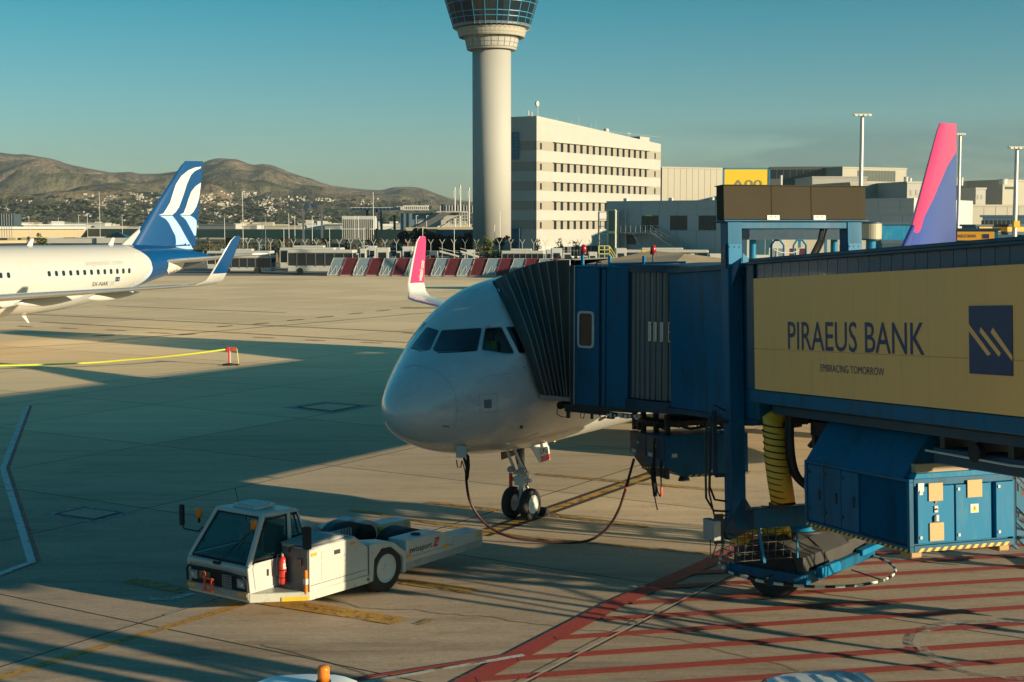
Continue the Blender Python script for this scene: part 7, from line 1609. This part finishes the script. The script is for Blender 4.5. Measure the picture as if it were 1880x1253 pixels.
a = Vector((p.x - P(96,412,240).x,0,z)); MB().add([a+Vector((-1.8,0,.1)),a+Vector((2.0,0,.1)),a+Vector((2.0,4,.1)),a+Vector((-1.8,4,.1)),a+Vector((0,2,1.1))],[(0,1,4),(1,2,4),(2,3,4),(3,0,4)]).build('glass_pyramid', GLASSB, t)
t, w, z, z0_ = sblock('glass_block', 'dark glass block at the far left edge beneath the hills', -20, 25, 393, 416, 520, mat('glass_block',(.05,.08,.10),.2))
for k in range(10): MB().box(w*k/10,w*k/10+.2,-.2,0,2,z).build('post', STEEL, t)
# ---- perimeter fence with outward arms
fnc = thing('security_fence', 'long wire security fence with forked posts behind the parked vehicles', 'fence', Matrix.Translation((-20,215,0)))
for k in range(42):
    px = 455 + k*21; D_ = 222 + (px-455)*.01; a = P(px, 460, D_); y0_ = 222; b = MB(); z = P(px,448,D_).z
    b.bar((a.x,a.y,0),(a.x,a.y,z),.07)
    dx = .45 if (k*7919) % 3 else .7; b.bar((a.x,a.y,z),(a.x-.4,a.y,z+.7),.07); b.bar((a.x,a.y,z),(a.x+.4,a.y,z+.7),.07)
    b.build('fence_post', LGREY, fnc, world=True)
b = MB(); 
for z in (1.0,2.0,2.9): a, c = P(455,450,222), P(1320,450,230); b.bar((a.x,a.y,z),(c.x,c.y,z),.025)
b.build('fence_wire', STEEL, fnc, world=True)
# ---- blast screens
BSB = mat('screen_blue_grey', (.15,.21,.25), .35, var=.08); BSR = mat('screen_dark_red', (.085,.018,.022), .4, var=.1)
for k in range(18):
    px = 600 + k*23.8; D_ = 196 - k*.25; a = P(px, 504, D_); a.z = 0; W_ = 1.72
    dx = Vector((.998,-.05,0)); dn = Vector((.40,.916,0)); M = frame(a, dx, (0.05,.998,0))
    blue = k % 2 == 0; ordn = ['first','second','third','fourth','fifth','sixth','seventh','eighth','ninth'][k//2]
    t = thing('blast_screen', ('blue grey' if blue else 'dark red') + ' leaning blast screen, ' + ordn + ' of its colour from the left', 'blast screen', M, 'blast screens in a row at the apron edge')
    top = Vector((.70,1.3,2.25)); b0, b1 = Vector((.04,0,.18)), Vector((W_-.04,0,.18)); sh = MB()
    sh.add([b0,b1,b1+top,b0+top,b0+Vector((0,.06,0)),b1+Vector((0,.06,0)),b1+top+Vector((0,.06,0)),b0+top+Vector((0,.06,0))],[(0,1,2,3),(7,6,5,4),(0,4,5,1),(1,5,6,2),(2,6,7,3),(3,7,4,0)]); sh.build('screen_sheet', BSB if blue else BSR, t)
    f_ = MB(); o_ = Vector((0,-.04,0))
    for p_, q_ in ((b0,b0+top),(b1,b1+top),(b0,b1),(b0+top,b1+top)): f_.bar(p_+o_, q_+o_, .05)
    c = (b0+b1)/2
    if blue:
        for s_ in (.28,.72): m0 = b0.lerp(b1,s_); f_.bar(m0+o_, m0+top*.55+o_+Vector((-.3,0,0)), .04); f_.bar(m0+o_, m0+top*.55+o_+Vector((.3,0,0)), .04)
    f_.build('screen_frame', LGREY if blue else mat('red_frame',(.35,.06,.06),.5), t)
    MB().box(.0,W_,.0,1.6,.0,.14).build('foot_frame', GREYM, t)
# ---- parked airport vehicles
CW = mat('gse_white', (.46,.455,.42), .45, var=.06)
def bus(label, px0, px1, ytop, ybot, D_, L_=13.5, hdg=(1,-.08,0), cat='bus', group=None, dark=True):
    o = P(px0, ybot, D_); o.z = 0; dx = Vector(hdg).normalized(); M = frame(o, dx, (-dx.y, dx.x, 0)); Lq = (M.inverted() @ onplane(px1, ybot, o, Vector((-dx.y,dx.x,0)))).x; H_ = P(px0,ytop,D_).z
    t = thing('apron_bus', label, cat, M, group); MB().box(0,Lq,0,2.9,.35,H_*.35).build('lower_body', CW, t, bevel=.08); MB().box(.05,Lq-.05,.05,2.85,H_*.35,H_*.86).build('glazed_body', GLASSB, t); MB().box(-.05,Lq+.05,-.05,2.95,H_*.86,H_).build('roof', CW, t, bevel=.1)
    for k in range(8): x = Lq*k/7.0; MB().box(max(0,x-.07),min(Lq,x+.07),-.02,.06,H_*.3,H_*.88).build('window_post', CW if k in (0,7) else WALLD, t)
    MB().box(-.08,0,.1,2.8,H_*.4,H_*.84).build('end_window', GLASSB, t)
    for x in (1.8, Lq-2.0): MB().cyl((x,-.06,.45),(x,.3,.45),.45,n=14).build('wheel', TYRE, t)
    MB().box(Lq*.2,Lq*.7,.6,2.2,H_,H_+.3).build('roof_unit', CW, t, bevel=.05)
    return t
bus('white apron bus with dark glazing left of the blast screens', 528, 648, 459, 497, 203)
bus('white apron bus half hidden behind the raised blue wingtip', 395, 498, 470, 492, 206)
bus('second white apron bus parked behind the blue tail', 380, 496, 461, 480, 216, hdg=(1,-.05,0))
bus('white apron bus parked behind the glazed one left of the screens', 514, 626, 455, 486, 219)
bus('long white bus parked behind the canopy right of the tree', 921, 998, 461, 487, 208)
bus('long grey bus parked behind the cab roof near the stairs', 1148, 1300, 459, 480, 214)
def boxvan(label, px0, px1, ytop, ybot, D_, m=CW, body=.6, cat='truck', boxm=None, left_cab=True):
    o = P(px0, ybot, D_); o.z = 0; W_ = (px1-px0)*D_/2611; H_ = P(px0,ytop,D_).z; t = thing('service_truck', label, cat, Matrix.Translation(o)); bw = W_*body
    x0b, x1b = (W_-bw, W_) if left_cab else (0, bw); x0c, x1c = (0, W_-bw-.1) if left_cab else (bw+.1, W_)
    MB().box(0,W_,.2,2.2,.55,.8).build('chassis', DARK, t); bx = MB().box(x0b,x1b,0,2.4,.8,H_).build('box_body', boxm or m, t, bevel=.04)
    MB().box(x0b+.1,x1b-.1,-.03,0,.9,H_-.15).build('box_panel', boxm or m, t)
    MB().prism([(x0c,.5),(x0c,H_*.55),(x0c+(x1c-x0c)*(.3 if left_cab else 0),H_*.8),(x1c-(0 if left_cab else (x1c-x0c)*.3),H_*.8),(x1c,H_*.55),(x1c,.5)],1,.1,2.3).build('driver_cab', m, t, bevel=.04)
    MB().box(x0c+(x1c-x0c)*.2,x1c-(x1c-x0c)*.2,.06,.1,H_*.48,H_*.74).build('cab_window', GLASSB, t)
    MB().box(x0b+bw*.2,x1b-bw*.2,-.06,-.03,H_*.55,H_*.8).build('body_window', GLASSB, t)
    for x in (W_*.2, W_*.8): MB().cyl((x,.0,.45),(x,.3,.45),.45,n=14).build('wheel', TYRE, t)
    return t
boxvan('white high loader truck just left of the box vans behind the screens', 651, 672, 457, 480, 214, body=.55)
boxvan('grey high loader truck behind second blue grey screen', 668, 690, 452, 480, 224, boxm=WALLG, body=.6)
boxvan('white box truck with a dark window above the third screen pair', 690, 716, 455, 480, 214, body=.93, left_cab=False)
boxvan('grey white truck with a caged body left of the pink winglet', 725, 758, 453, 480, 218, boxm=WALLG, body=.6)
boxvan('white box truck directly left of the pink winglet', 757, 778, 453, 482, 212, body=.9)
boxvan('white truck with ribbed side just right of the long white bus', 1012, 1052, 456, 485, 210, body=.5, boxm=WALLG, left_cab=False)
boxvan('small white cabin truck right of the yellow steps', 1128, 1150, 456, 480, 205, body=.9)
boxvan('small white pickup near the foot of the galvanised stairs', 1258, 1275, 466, 480, 205, body=.5)
boxvan('white flat roofed service truck beside the blue column', 1288, 1324, 466, 484, 195, body=.6)
boxvan('small white van parked between the winglet tip and the belt loaders', 783, 803, 462, 482, 216, body=.75)
boxvan('white truck standing left of the first blue grey screen before the bus', 630, 650, 462, 484, 209, body=.7, left_cab=False)
boxvan('white catering truck with a tall body right of the tree', 1000, 1013, 459, 480, 222, body=.8)
boxvan('white van parked close behind the yellow railed steps', 1070, 1096, 463, 482, 214, body=.6)
boxvan('white van in front of the long grey bus near the yellow cabinet', 1203, 1226, 466, 484, 203, body=.6, left_cab=False)
boxvan('pale grey truck behind the belt loaders by the dark hedge', 846, 872, 459, 482, 224, boxm=WALLG, body=.6)
def loader(label, px0, px1, yb, D_):
    o = P(px0, yb, D_); o.z = 0; W_ = (px1-px0)*D_/2611; t = thing('belt_loader', label, 'belt loader', Matrix.Translation(o), 'belt loaders parked in a row')
    z1_ = 2.6; MB().box(.3,W_-.3,.2,1.6,.45,1.1).build('chassis', CW, t, bevel=.08); MB().bar((0,.9,z1_+.6),(W_,.9,z1_-.2),.9,.3).build('belt', CW, t, bevel=.05)
    MB().bar((W_*.2,.4,1.1),(W_*.25,.4,z1_),.1).bar((W_*.75,.4,1.1),(W_*.7,.4,z1_-.2),.1).bar((0,.45,z1_+1.1),(W_,.45,z1_+.4),.06).build('lift_arms', LGREY, t)
    for x in (W_*.2,W_*.8): MB().cyl((x,.1,.4),(x,.3,.4),.4,n=12).build('wheel', TYRE, t)
loader('white belt loader left one of the two right of the winglet', 806, 842, 490, 205); loader('white belt loader right one of the two, beside the tree', 845, 879, 490, 203)
ysx = P(1100, 480, 205); k = 205/2611; t = thing('access_steps', 'yellow railed access steps behind the tan cab roof', 'steps', Matrix.Translation((ysx.x, 205, 0))); zt = P(1100,452,205).z
b = MB(); zl = zt-1.1
for y in (0,1.2):
    for x in (.0,.8,1.5): b.bar((x,y,0),(x,y,zt),.08)
    for z in (zl,zl+.55,zt): b.bar((0,y,z),(1.5,y,z),.08)
    for z in (0,.55,1.1): b.bar((1.5,y,zl+z),(2.9,y,.6+z),.08)
b.build('step_frame', mat('step_yellow',(.62,.58,.18),.5), t); MB().box(0,1.5,0,1.2,zl-.1,zl).build('platform', LGREY, t)
p = P(1186,482,200); p.z = 0; t = thing('vending_cabinet', 'upright yellow equipment cabinet behind the red beacon', 'cabinet', Matrix.Translation(p)); zt = P(1186,460,200).z
MB().box(-.6,.6,0,1,0,zt).build('cabinet_body', YEL, t, bevel=.04)
for r in range(4): MB().box(-.45,.45,-.04,0,zt-.5-r*.55,zt-.25-r*.55).build('cabinet_slot', WALLD if r%2 else ORANGE, t)
# two leaning screens beyond the portal
for i, (px, m, lb) in enumerate(((1410,BSB,'pale leaning screen left one seen through portal frame'),(1425,BSB,'pale leaning screen second one seen through portal frame'),(1446,BSR,'dark red leaning screen seen through portal frame'),(1464,BSR,'second dark red leaning screen seen through portal frame'))):
    a = P(px, 467, 150); a.z = 0; t = thing('blast_screen', lb, 'blast screen', Matrix.Translation(a)); k = 150/2611; zt = P(px,456,150).z; W_ = 14*k
    MB().add([(0,0,.2),(W_,0,.2),(W_+.25,.6,zt),(.25,.6,zt),(0,.05,.2),(W_,.05,.2),(W_+.25,.65,zt),(.25,.65,zt)],[(0,1,2,3),(7,6,5,4),(0,4,5,1),(1,5,6,2),(2,6,7,3),(3,7,4,0)]).build('screen_sheet', m, t); MB().bar((0,-.03,.2),(.25,.57,zt),.07).bar((W_,-.03,.2),(W_+.25,.57,zt),.07).bar((.25,.57,zt),(W_+.25,.57,zt),.07).build('screen_frame', PAINTW, t)
# ---- trees and hedges
LEAF = mat('leaf_green', (.075,.095,.025), .6, var=.35, vscale=1.2); LEAFO = mat('leaf_olive', (.10,.10,.045), .6, var=.35, vscale=1.0); LEAFD = mat('leaf_dark', (.028,.045,.022), .65, var=.4, vscale=1.0); BARK = mat('bark', (.12,.09,.06), .8, var=.2); RUST = mat('leaf_rust', (.13,.075,.035), .65, var=.3)
def crown(c, rx, ry, rz, n, leaf, m, name, par, seed, shape='round'):
    rnd = random.Random(seed); b = MB(); subs = [(Vector((rnd.uniform(-.6,.6)*rx, rnd.uniform(-.6,.6)*ry, rnd.uniform(-.7,.75)*rz)), rnd.uniform(.28,.5)) for _ in range(9)]
    for i in range(n):
        sc, sr_ = rnd.choice(subs); v = Vector((rnd.gauss(0,1), rnd.gauss(0,1), rnd.gauss(0,1))).normalized() * (rnd.random()**.4) * sr_
        p = Vector((sc.x + v.x*rx, sc.y + v.y*ry, sc.z + v.z*rz))
        if shape == 'cone': f_ = 1 - .75*max(0,(p.z/rz+1)/2); p.x *= f_; p.y *= f_
        p += Vector(c); a = Vector((rnd.gauss(0,1),rnd.gauss(0,1),rnd.gauss(0,1))).normalized(); q = a.orthogonal().normalized(); w = a.cross(q); s = leaf*rnd.uniform(.6,1.3)
        b.add([p-q*s, p+w*s*.7, p+q*s, p-w*s*.7], [(0,1,2,3)])
    return b.build(name, m, par)
def tree(label, px, ytop, ybot, D_, wpx, m=LEAF, n=260, shape='round', seed=0, group='trees beyond the apron', cat='tree'):
    k = D_/2611; zt = P(px,ytop,D_).z; zb_ = max(0, P(px,ybot,D_).z); o = P(px,412,D_); o.z = 0; t = thing('tree', label, cat, Matrix.Translation(o), group)
    MB().cyl((0,0,0),(.1,0,zb_+(zt-zb_)*.6),.18+.01*wpx,.07,n=7).bar((0,0,zb_+(zt-zb_)*.2),(wpx*k*.25,0,zb_+(zt-zb_)*.6),.10).bar((0,0,zb_+(zt-zb_)*.25),(-wpx*k*.22,.2,zb_+(zt-zb_)*.55),.10).build('trunk', BARK, t)
    crown((0,0,(zt+zb_)/2), wpx*k/2, wpx*k/2, (zt-zb_)/2, n, max(.14, wpx*k*.055), m, 'crown', t, seed or int(px))
    return t
tree('bright green tree standing before the foot of the control tower', 896, 434, 486, 212, 30, LEAF, 900, seed=3)
tree('olive bushy tree left of the bright tree at the tower foot', 878, 446, 490, 211, 22, LEAFO, 400, seed=5)
tree('low olive bush right of the bright tree at the tower foot', 912, 456, 488, 210, 22, LEAF, 350, seed=6)
tree('dark round tree against the tower base wall', 921, 432, 452, 250, 34, LEAFD, 500, seed=7)
tree('round green tree under the flyover behind the white fuselage', 80, 429, 456, 300, 30, LEAF, 500, seed=8)
tree('smaller green tree left under the flyover', 58, 433, 456, 310, 22, LEAFD, 300, seed=9)
hed = thing('hedge', 'tall dark clipped hedge below the station left of the tower', 'hedge', Matrix.Translation(P(765,412,330)))
for i, (px, yt, w) in enumerate(((752,424,34),(768,420,40),(786,430,30),(806,442,36),(826,436,40),(846,430,40),(862,428,30))):
    D_ = 330; k = D_/2611; c = P(px, (yt+462)/2, D_); crown(c - P(765,412,330), w*k*.8, 3, (462-yt)*k/2*1.15, 500, .55, LEAFD, 'foliage', hed, 40+i)
rnd = random.Random(12); i = 0
kinds = [(LEAF,'small green tree'),(LEAFO,'small olive tree'),(LEAFD,'small dark tree'),(RUST,'small rusty brown tree')]
for px in list(range(372, 760, 11)) + [940,955,985,1005,1030,1060]:
    m, lb = kinds[rnd.choice((0,1,1,2,2,3))]; D_ = rnd.uniform(235, 330); yt = rnd.uniform(434, 446)
    tree(lb + ' in the belt between the parked vehicles and flyover', px + rnd.uniform(-4,4), yt, 462, D_, rnd.uniform(16, 27), m, 150, seed=100+i, group='trees below the flyover'); i += 1
# car park behind
cars = [mat('car_%s' % n_, c_, .3, coat=.5) for n_, c_ in (('white',(.6,.6,.58)),('blue',(.03,.08,.2)),('silver',(.3,.32,.33)),('dark',(.03,.03,.035)))]
cb = {}
for i, m in enumerate(cars):
    b = MB(); b.prism([(-2.1,.3),(-2.1,.75),(-1.5,.85),(-.9,1.4),(.8,1.42),(1.5,.9),(2.1,.8),(2.1,.3)],1,-.85,.85); cb[i] = b.mesh('parked_car', m)
for k in range(46):
    px = 470 + rnd.random()*330; D_ = rnd.uniform(340,440); o = P(px, 412, D_); t = link(bpy.data.objects.new('parked_car', cb[k % 4])); t.location = (o.x, o.y, 0); t.rotation_euler = (0,0,rnd.choice((0,1.57,.3)))
    tag(t, ['tiny white','tiny blue','tiny silver','tiny dark'][k%4] + ' parked car in the car park below the flyover', 'car', 'cars in the car park below the flyover')
# ---- hills with a village
SIL = [(-300,300),(-120,288),(-40,282),(0,280),(30,283),(50,284),(100,292),(125,300),(150,306),(180,312),(215,317),(240,316),(262,319),(290,320),(320,316),(345,312),(370,302),(390,294),(405,291),(425,290.5),(440,293),(452,298),(470,303),(485,301),(505,306),(530,315),(560,325),(590,334),(620,342),(650,346),(680,349),(700,350),(720,345),(742,342),(760,344),(785,350),(805,357),(830,364),(870,372),(920,380),(1000,392),(1100,402),(1300,409),(1700,411)]
def sil(px): return interp(SIL, px)
def hill_mat():
    m = bpy.data.materials.new('hillside'); m.use_nodes = True; n = m.node_tree; b = n.nodes['Principled BSDF']; lk = n.links.new; N = n.nodes.new; geo = N('ShaderNodeNewGeometry')
    def nz_(sc, det, lo, hi):
        z = N('ShaderNodeTexNoise'); z.inputs['Scale'].default_value = sc; z.inputs['Detail'].default_value = det; z.inputs['Roughness'].default_value = .65; lk(geo.outputs['Position'], z.inputs['Vector'])
        r = N('ShaderNodeMapRange'); r.inputs[1].default_value = lo; r.inputs[2].default_value = hi; lk(z.outputs['Fac'], r.inputs[0]); return r.outputs[0]
    def mix(f_, a, c):
        q = N('ShaderNodeMix'); q.data_type = 'RGBA'; lk(f_, q.inputs[0])
        for i_, v in ((6,a),(7,c)):
            if isinstance(v, tuple): q.inputs[i_].default_value = (*v,1)
            else: lk(v, q.inputs[i_])
        return q.outputs[2]
    c = mix(nz_(.0011,6,.42,.60), (.15,.135,.085), (.26,.19,.12)); c = mix(nz_(.0035,8,.50,.62), c, (.045,.055,.03)); c = mix(nz_(.02,6,.52,.66), c, (.04,.05,.028)); c = mix(nz_(.0018,5,.60,.68), c, (.30,.19,.12))
    sp2 = N('ShaderNodeSeparateXYZ'); lk(geo.outputs['Position'], sp2.inputs[0]); r = N('ShaderNodeMapRange'); r.inputs[1].default_value = 70; r.inputs[2].default_value = 10; lk(sp2.outputs['Z'], r.inputs[0])
    c = mix(r.outputs[0], c, mix(nz_(.012,6,.4,.6), (.06,.065,.035), (.16,.14,.08)))
    bz = N('ShaderNodeTexNoise'); bz.inputs['Scale'].default_value = .0045; bz.inputs['Detail'].default_value = 9; bz.inputs['Roughness'].default_value = .62; lk(geo.outputs['Position'], bz.inputs['Vector'])
    bp = N('ShaderNodeBump'); bp.inputs['Strength'].default_value = 1.0; bp.inputs['Distance'].default_value = 90; lk(bz.outputs['Fac'], bp.inputs['Height']); lk(bp.outputs[0], b.inputs['Normal'])
    lk(c, b.inputs['Base Color']); b.inputs['Roughness'].default_value = .95; b.inputs['Specular IOR Level'].default_value = .1; return m
HD0, HD1 = 1500.0, 7000.0; NX, NY = 260, 110; vs = []; fs = []
def hill_z(px, t):
    D_ = HD0 + (HD1-HD0)*t; zr = P(px, sil(px), HD1).z; x = (px-940)/2611*D_
    e_ = max(0, (t-.12)/.88); base = 1.0 + (zr-1.0)*(e_**1.9)
    q = Vector((x/900, D_/700, 0)); r1_ = 1 - abs(noise.noise(q)*2); r2_ = 1 - abs(noise.noise(q*2.3+Vector((5,2,0)))*2); r3_ = noise.noise(q*6)
    amp = (math.sin(math.pi*min(1,e_))**.8)*zr*.55; z = base + amp*((r1_-.55)*.8 + (r2_-.5)*.42 + r3_*.16)
    cap = (CAMH + (zr-CAMH)*D_/HD1)   # nothing in front rises above the skyline
    return min(z, CAMH + (cap-CAMH)*.97) if t < 1 else zr
for j in range(NY+2):
    t = min(j/NY, 1.0)
    for i in range(NX+1):
        px = -300 + 2000*i/NX; D_ = HD0 + (HD1-HD0)*t; x = (px-940)/2611*D_
        z = hill_z(px, t) if j <= NY else -50; yy_ = D_ if j <= NY else D_+900
        if j == NY: z += noise.noise(Vector((x/120,3,0)))*6 + noise.noise(Vector((x/40,9,0)))*2.5
        vs.append((x, yy_, z if j > 0 else -3))
for j in range(NY+1):
    for i in range(NX): a = j*(NX+1)+i; fs.append((a,a+1,a+NX+2,a+NX+1))
hm = hill_mat(); hl = MB().add(vs, fs).build('hills', hm, smooth=True); tag(hl, 'dry brown and olive hills rising behind the airport at the left', kind='structure')
hbv = BVHTree.FromPolygons([Vector(v) for v in vs], fs)
HW = mat('house_white', (.44,.41,.34), .7); HR = mat('house_roof', (.26,.14,.09), .8)
hme = []
for v in range(5):
    b = MB(); w, d, h_ = ((11,9,7),(14,10,6),(9,9,9),(16,9,8),(22,12,9))[v]; b.box(-w/2,w/2,-d/2,d/2,-4,h_); b.mi = 1
    if v != 2: b.add([(-w/2-.5,-d/2-.5,h_),(w/2+.5,-d/2-.5,h_),(w/2+.5,d/2+.5,h_),(-w/2-.5,d/2+.5,h_),(-w/2+2,0,h_+2.6),(w/2-2,0,h_+2.6)],[(0,1,5,4),(1,2,5),(2,3,4,5),(3,0,4)])
    b.mi = 0; b.box(-w/2+1,-w/2+3,-d/2-.1,-d/2,2,4); hme.append(b.mesh('house', [HW, HR]))
rnd = random.Random(21); placed = 0; extra = MB(); tries = 0
dens = [(90,135,365,395,.5),(0,60,362,400,.35),(150,262,358,400,1.0),(225,300,355,385,1.0),(365,470,352,408,1.6),(470,560,362,410,1.5),(560,700,365,376,.9),(490,600,385,412,1.0),(720,745,364,370,.5),(0,300,398,412,.9),(360,640,398,413,1.2),(240,420,385,410,.8)]
tot = sum((d[1]-d[0])*(d[3]-d[2])*d[4] for d in dens)
while placed < 1200 and tries < 15000:
    tries += 1; r_ = rnd.random()*tot
    for d in dens:
        r_ -= (d[1]-d[0])*(d[3]-d[2])*d[4]
        if r_ <= 0: break
    px = rnd.uniform(d[0], d[1]); py = rnd.uniform(d[2], d[3]); h_ = hbv.ray_cast(EYE, ray(px, py).normalized())
    if h_[0] is None or h_[0].y > 6800: continue
    if noise.noise(Vector((px/22, py/12, 0))) < -.12: continue
    v = rnd.randrange(5); sc = rnd.uniform(1.4,3.3)*h_[0].y/2611/11; Mh = Matrix.Translation(h_[0]) @ Matrix.Rotation(rnd.uniform(-.6,.6)+.3,4,'Z') @ Matrix.Scale(sc,4)
    if placed < 290:
        o = link(bpy.data.objects.new('house', hme[v])); o.matrix_world = Mh; tag(o, 'small pale house on the hillside behind the flyover', 'house', 'houses of the hillside village')
    else:
        me = hme[v]; b0 = len(extra.v); extra.v += [Mh @ q.co for q in me.vertices]
        for p_ in me.polygons: extra.f.append(tuple(b0+i for i in p_.vertices)); extra.m.append(p_.material_index)
    placed += 1
ex = extra.build('village_houses', [HW, HR]); tag(ex, 'mass of further tiny pale houses spread over the hillside', kind='stuff')
# low buildings spread over the plain between the flyover and the hills
rnd = random.Random(77); kb = ['white','cream','grey','tan']; mb_ = [WALLW, WALLC, WALLG, WALLB]
for k in range(90):
    D_ = rnd.uniform(640, 1450); px = rnd.uniform(-40, 900); c = P(px, 412, D_); w, d, h_ = rnd.uniform(9,34), rnd.uniform(10,20), rnd.uniform(3,6.5) * (1 + (D_-640)/1600); i = rnd.randrange(4)
    b = MB().box(-w/2,w/2,-d/2,d/2,0,h_).box(-w/2-.4,w/2+.4,-d/2-.4,d/2+.4,h_,h_+.5)
    if k % 3 == 0: b.box(-w/4,0,-d/4,d/4,h_+.5,h_+2.5)
    o = b.build('distant_building', mb_[i]); o.location = (c.x, D_, -.05); o.rotation_euler = (0,0,rnd.uniform(-.4,.6)); tag(o, 'low ' + kb[i] + ' building far off on the plain below the hills', 'building', 'low buildings on the plain below the hills')
# scrub: dark clumps on the lower slopes and plain
b = MB(); rnd = random.Random(31); cnt = 0; t_ = 0
while cnt < 4200 and t_ < 16000:
    t_ += 1; px = rnd.uniform(-60, 1000); py = 360 + 54*rnd.random()**.55; h_ = hbv.ray_cast(EYE, ray(px, py).normalized())
    if cnt % 4 == 0: D_ = rnd.uniform(620, 1500); c0 = P(rnd.uniform(-60,900), 412, D_); h_ = (Vector((c0.x, D_, 0)),)
    elif h_[0] is None or h_[0].y > 6000 or noise.noise(Vector((px/30, py/9, 4))) < -.15: continue
    c = h_[0]; s = rnd.uniform(4,11) * min(1, c.y/2500); q = [Vector((rnd.uniform(-1,1)*s, rnd.uniform(-1,1)*s, rnd.uniform(-.1,.9)*s*.7)) for _ in range(5)]
    b.add([c+v for v in q] + [c+Vector((0,0,s*.7))], [(0,1,5),(1,2,5),(2,3,5),(3,4,5),(4,0,5),(0,2,5),(1,3,5)]); cnt += 1
tag(b.build('scrub', mat('scrub_green', (.045,.055,.025), .8, var=.3, vscale=.01)), 'dark green scrub and trees covering the lower slopes and plain', kind='stuff')
# ================================================================== AIR
hz = MB().box(-12000, 12000, -60, 9500, -4, 520).build('haze', []) if False else None
bm_ = MB().box(-9000, 9000, -400, 8600, -60, 440); me = bpy.data.meshes.new('haze'); me.from_pydata([tuple(v) for v in bm_.v], [], bm_.f)
hm_ = bpy.data.materials.new('haze_air'); hm_.use_nodes = True; n = hm_.node_tree; n.nodes.clear(); out = n.nodes.new('ShaderNodeOutputMaterial'); pv = n.nodes.new('ShaderNodeVolumePrincipled')
pv.inputs['Color'].default_value = (.80,.90,.95,1); pv.inputs['Density'].default_value = 5.0e-5; pv.inputs['Anisotropy'].default_value = 0.2; n.links.new(pv.outputs[0], out.inputs['Volume'])
me.materials.append(hm_); hz = link(bpy.data.objects.new('haze', me)); tag(hz, 'thin pale haze in the air between the apron and the hills', kind='stuff')
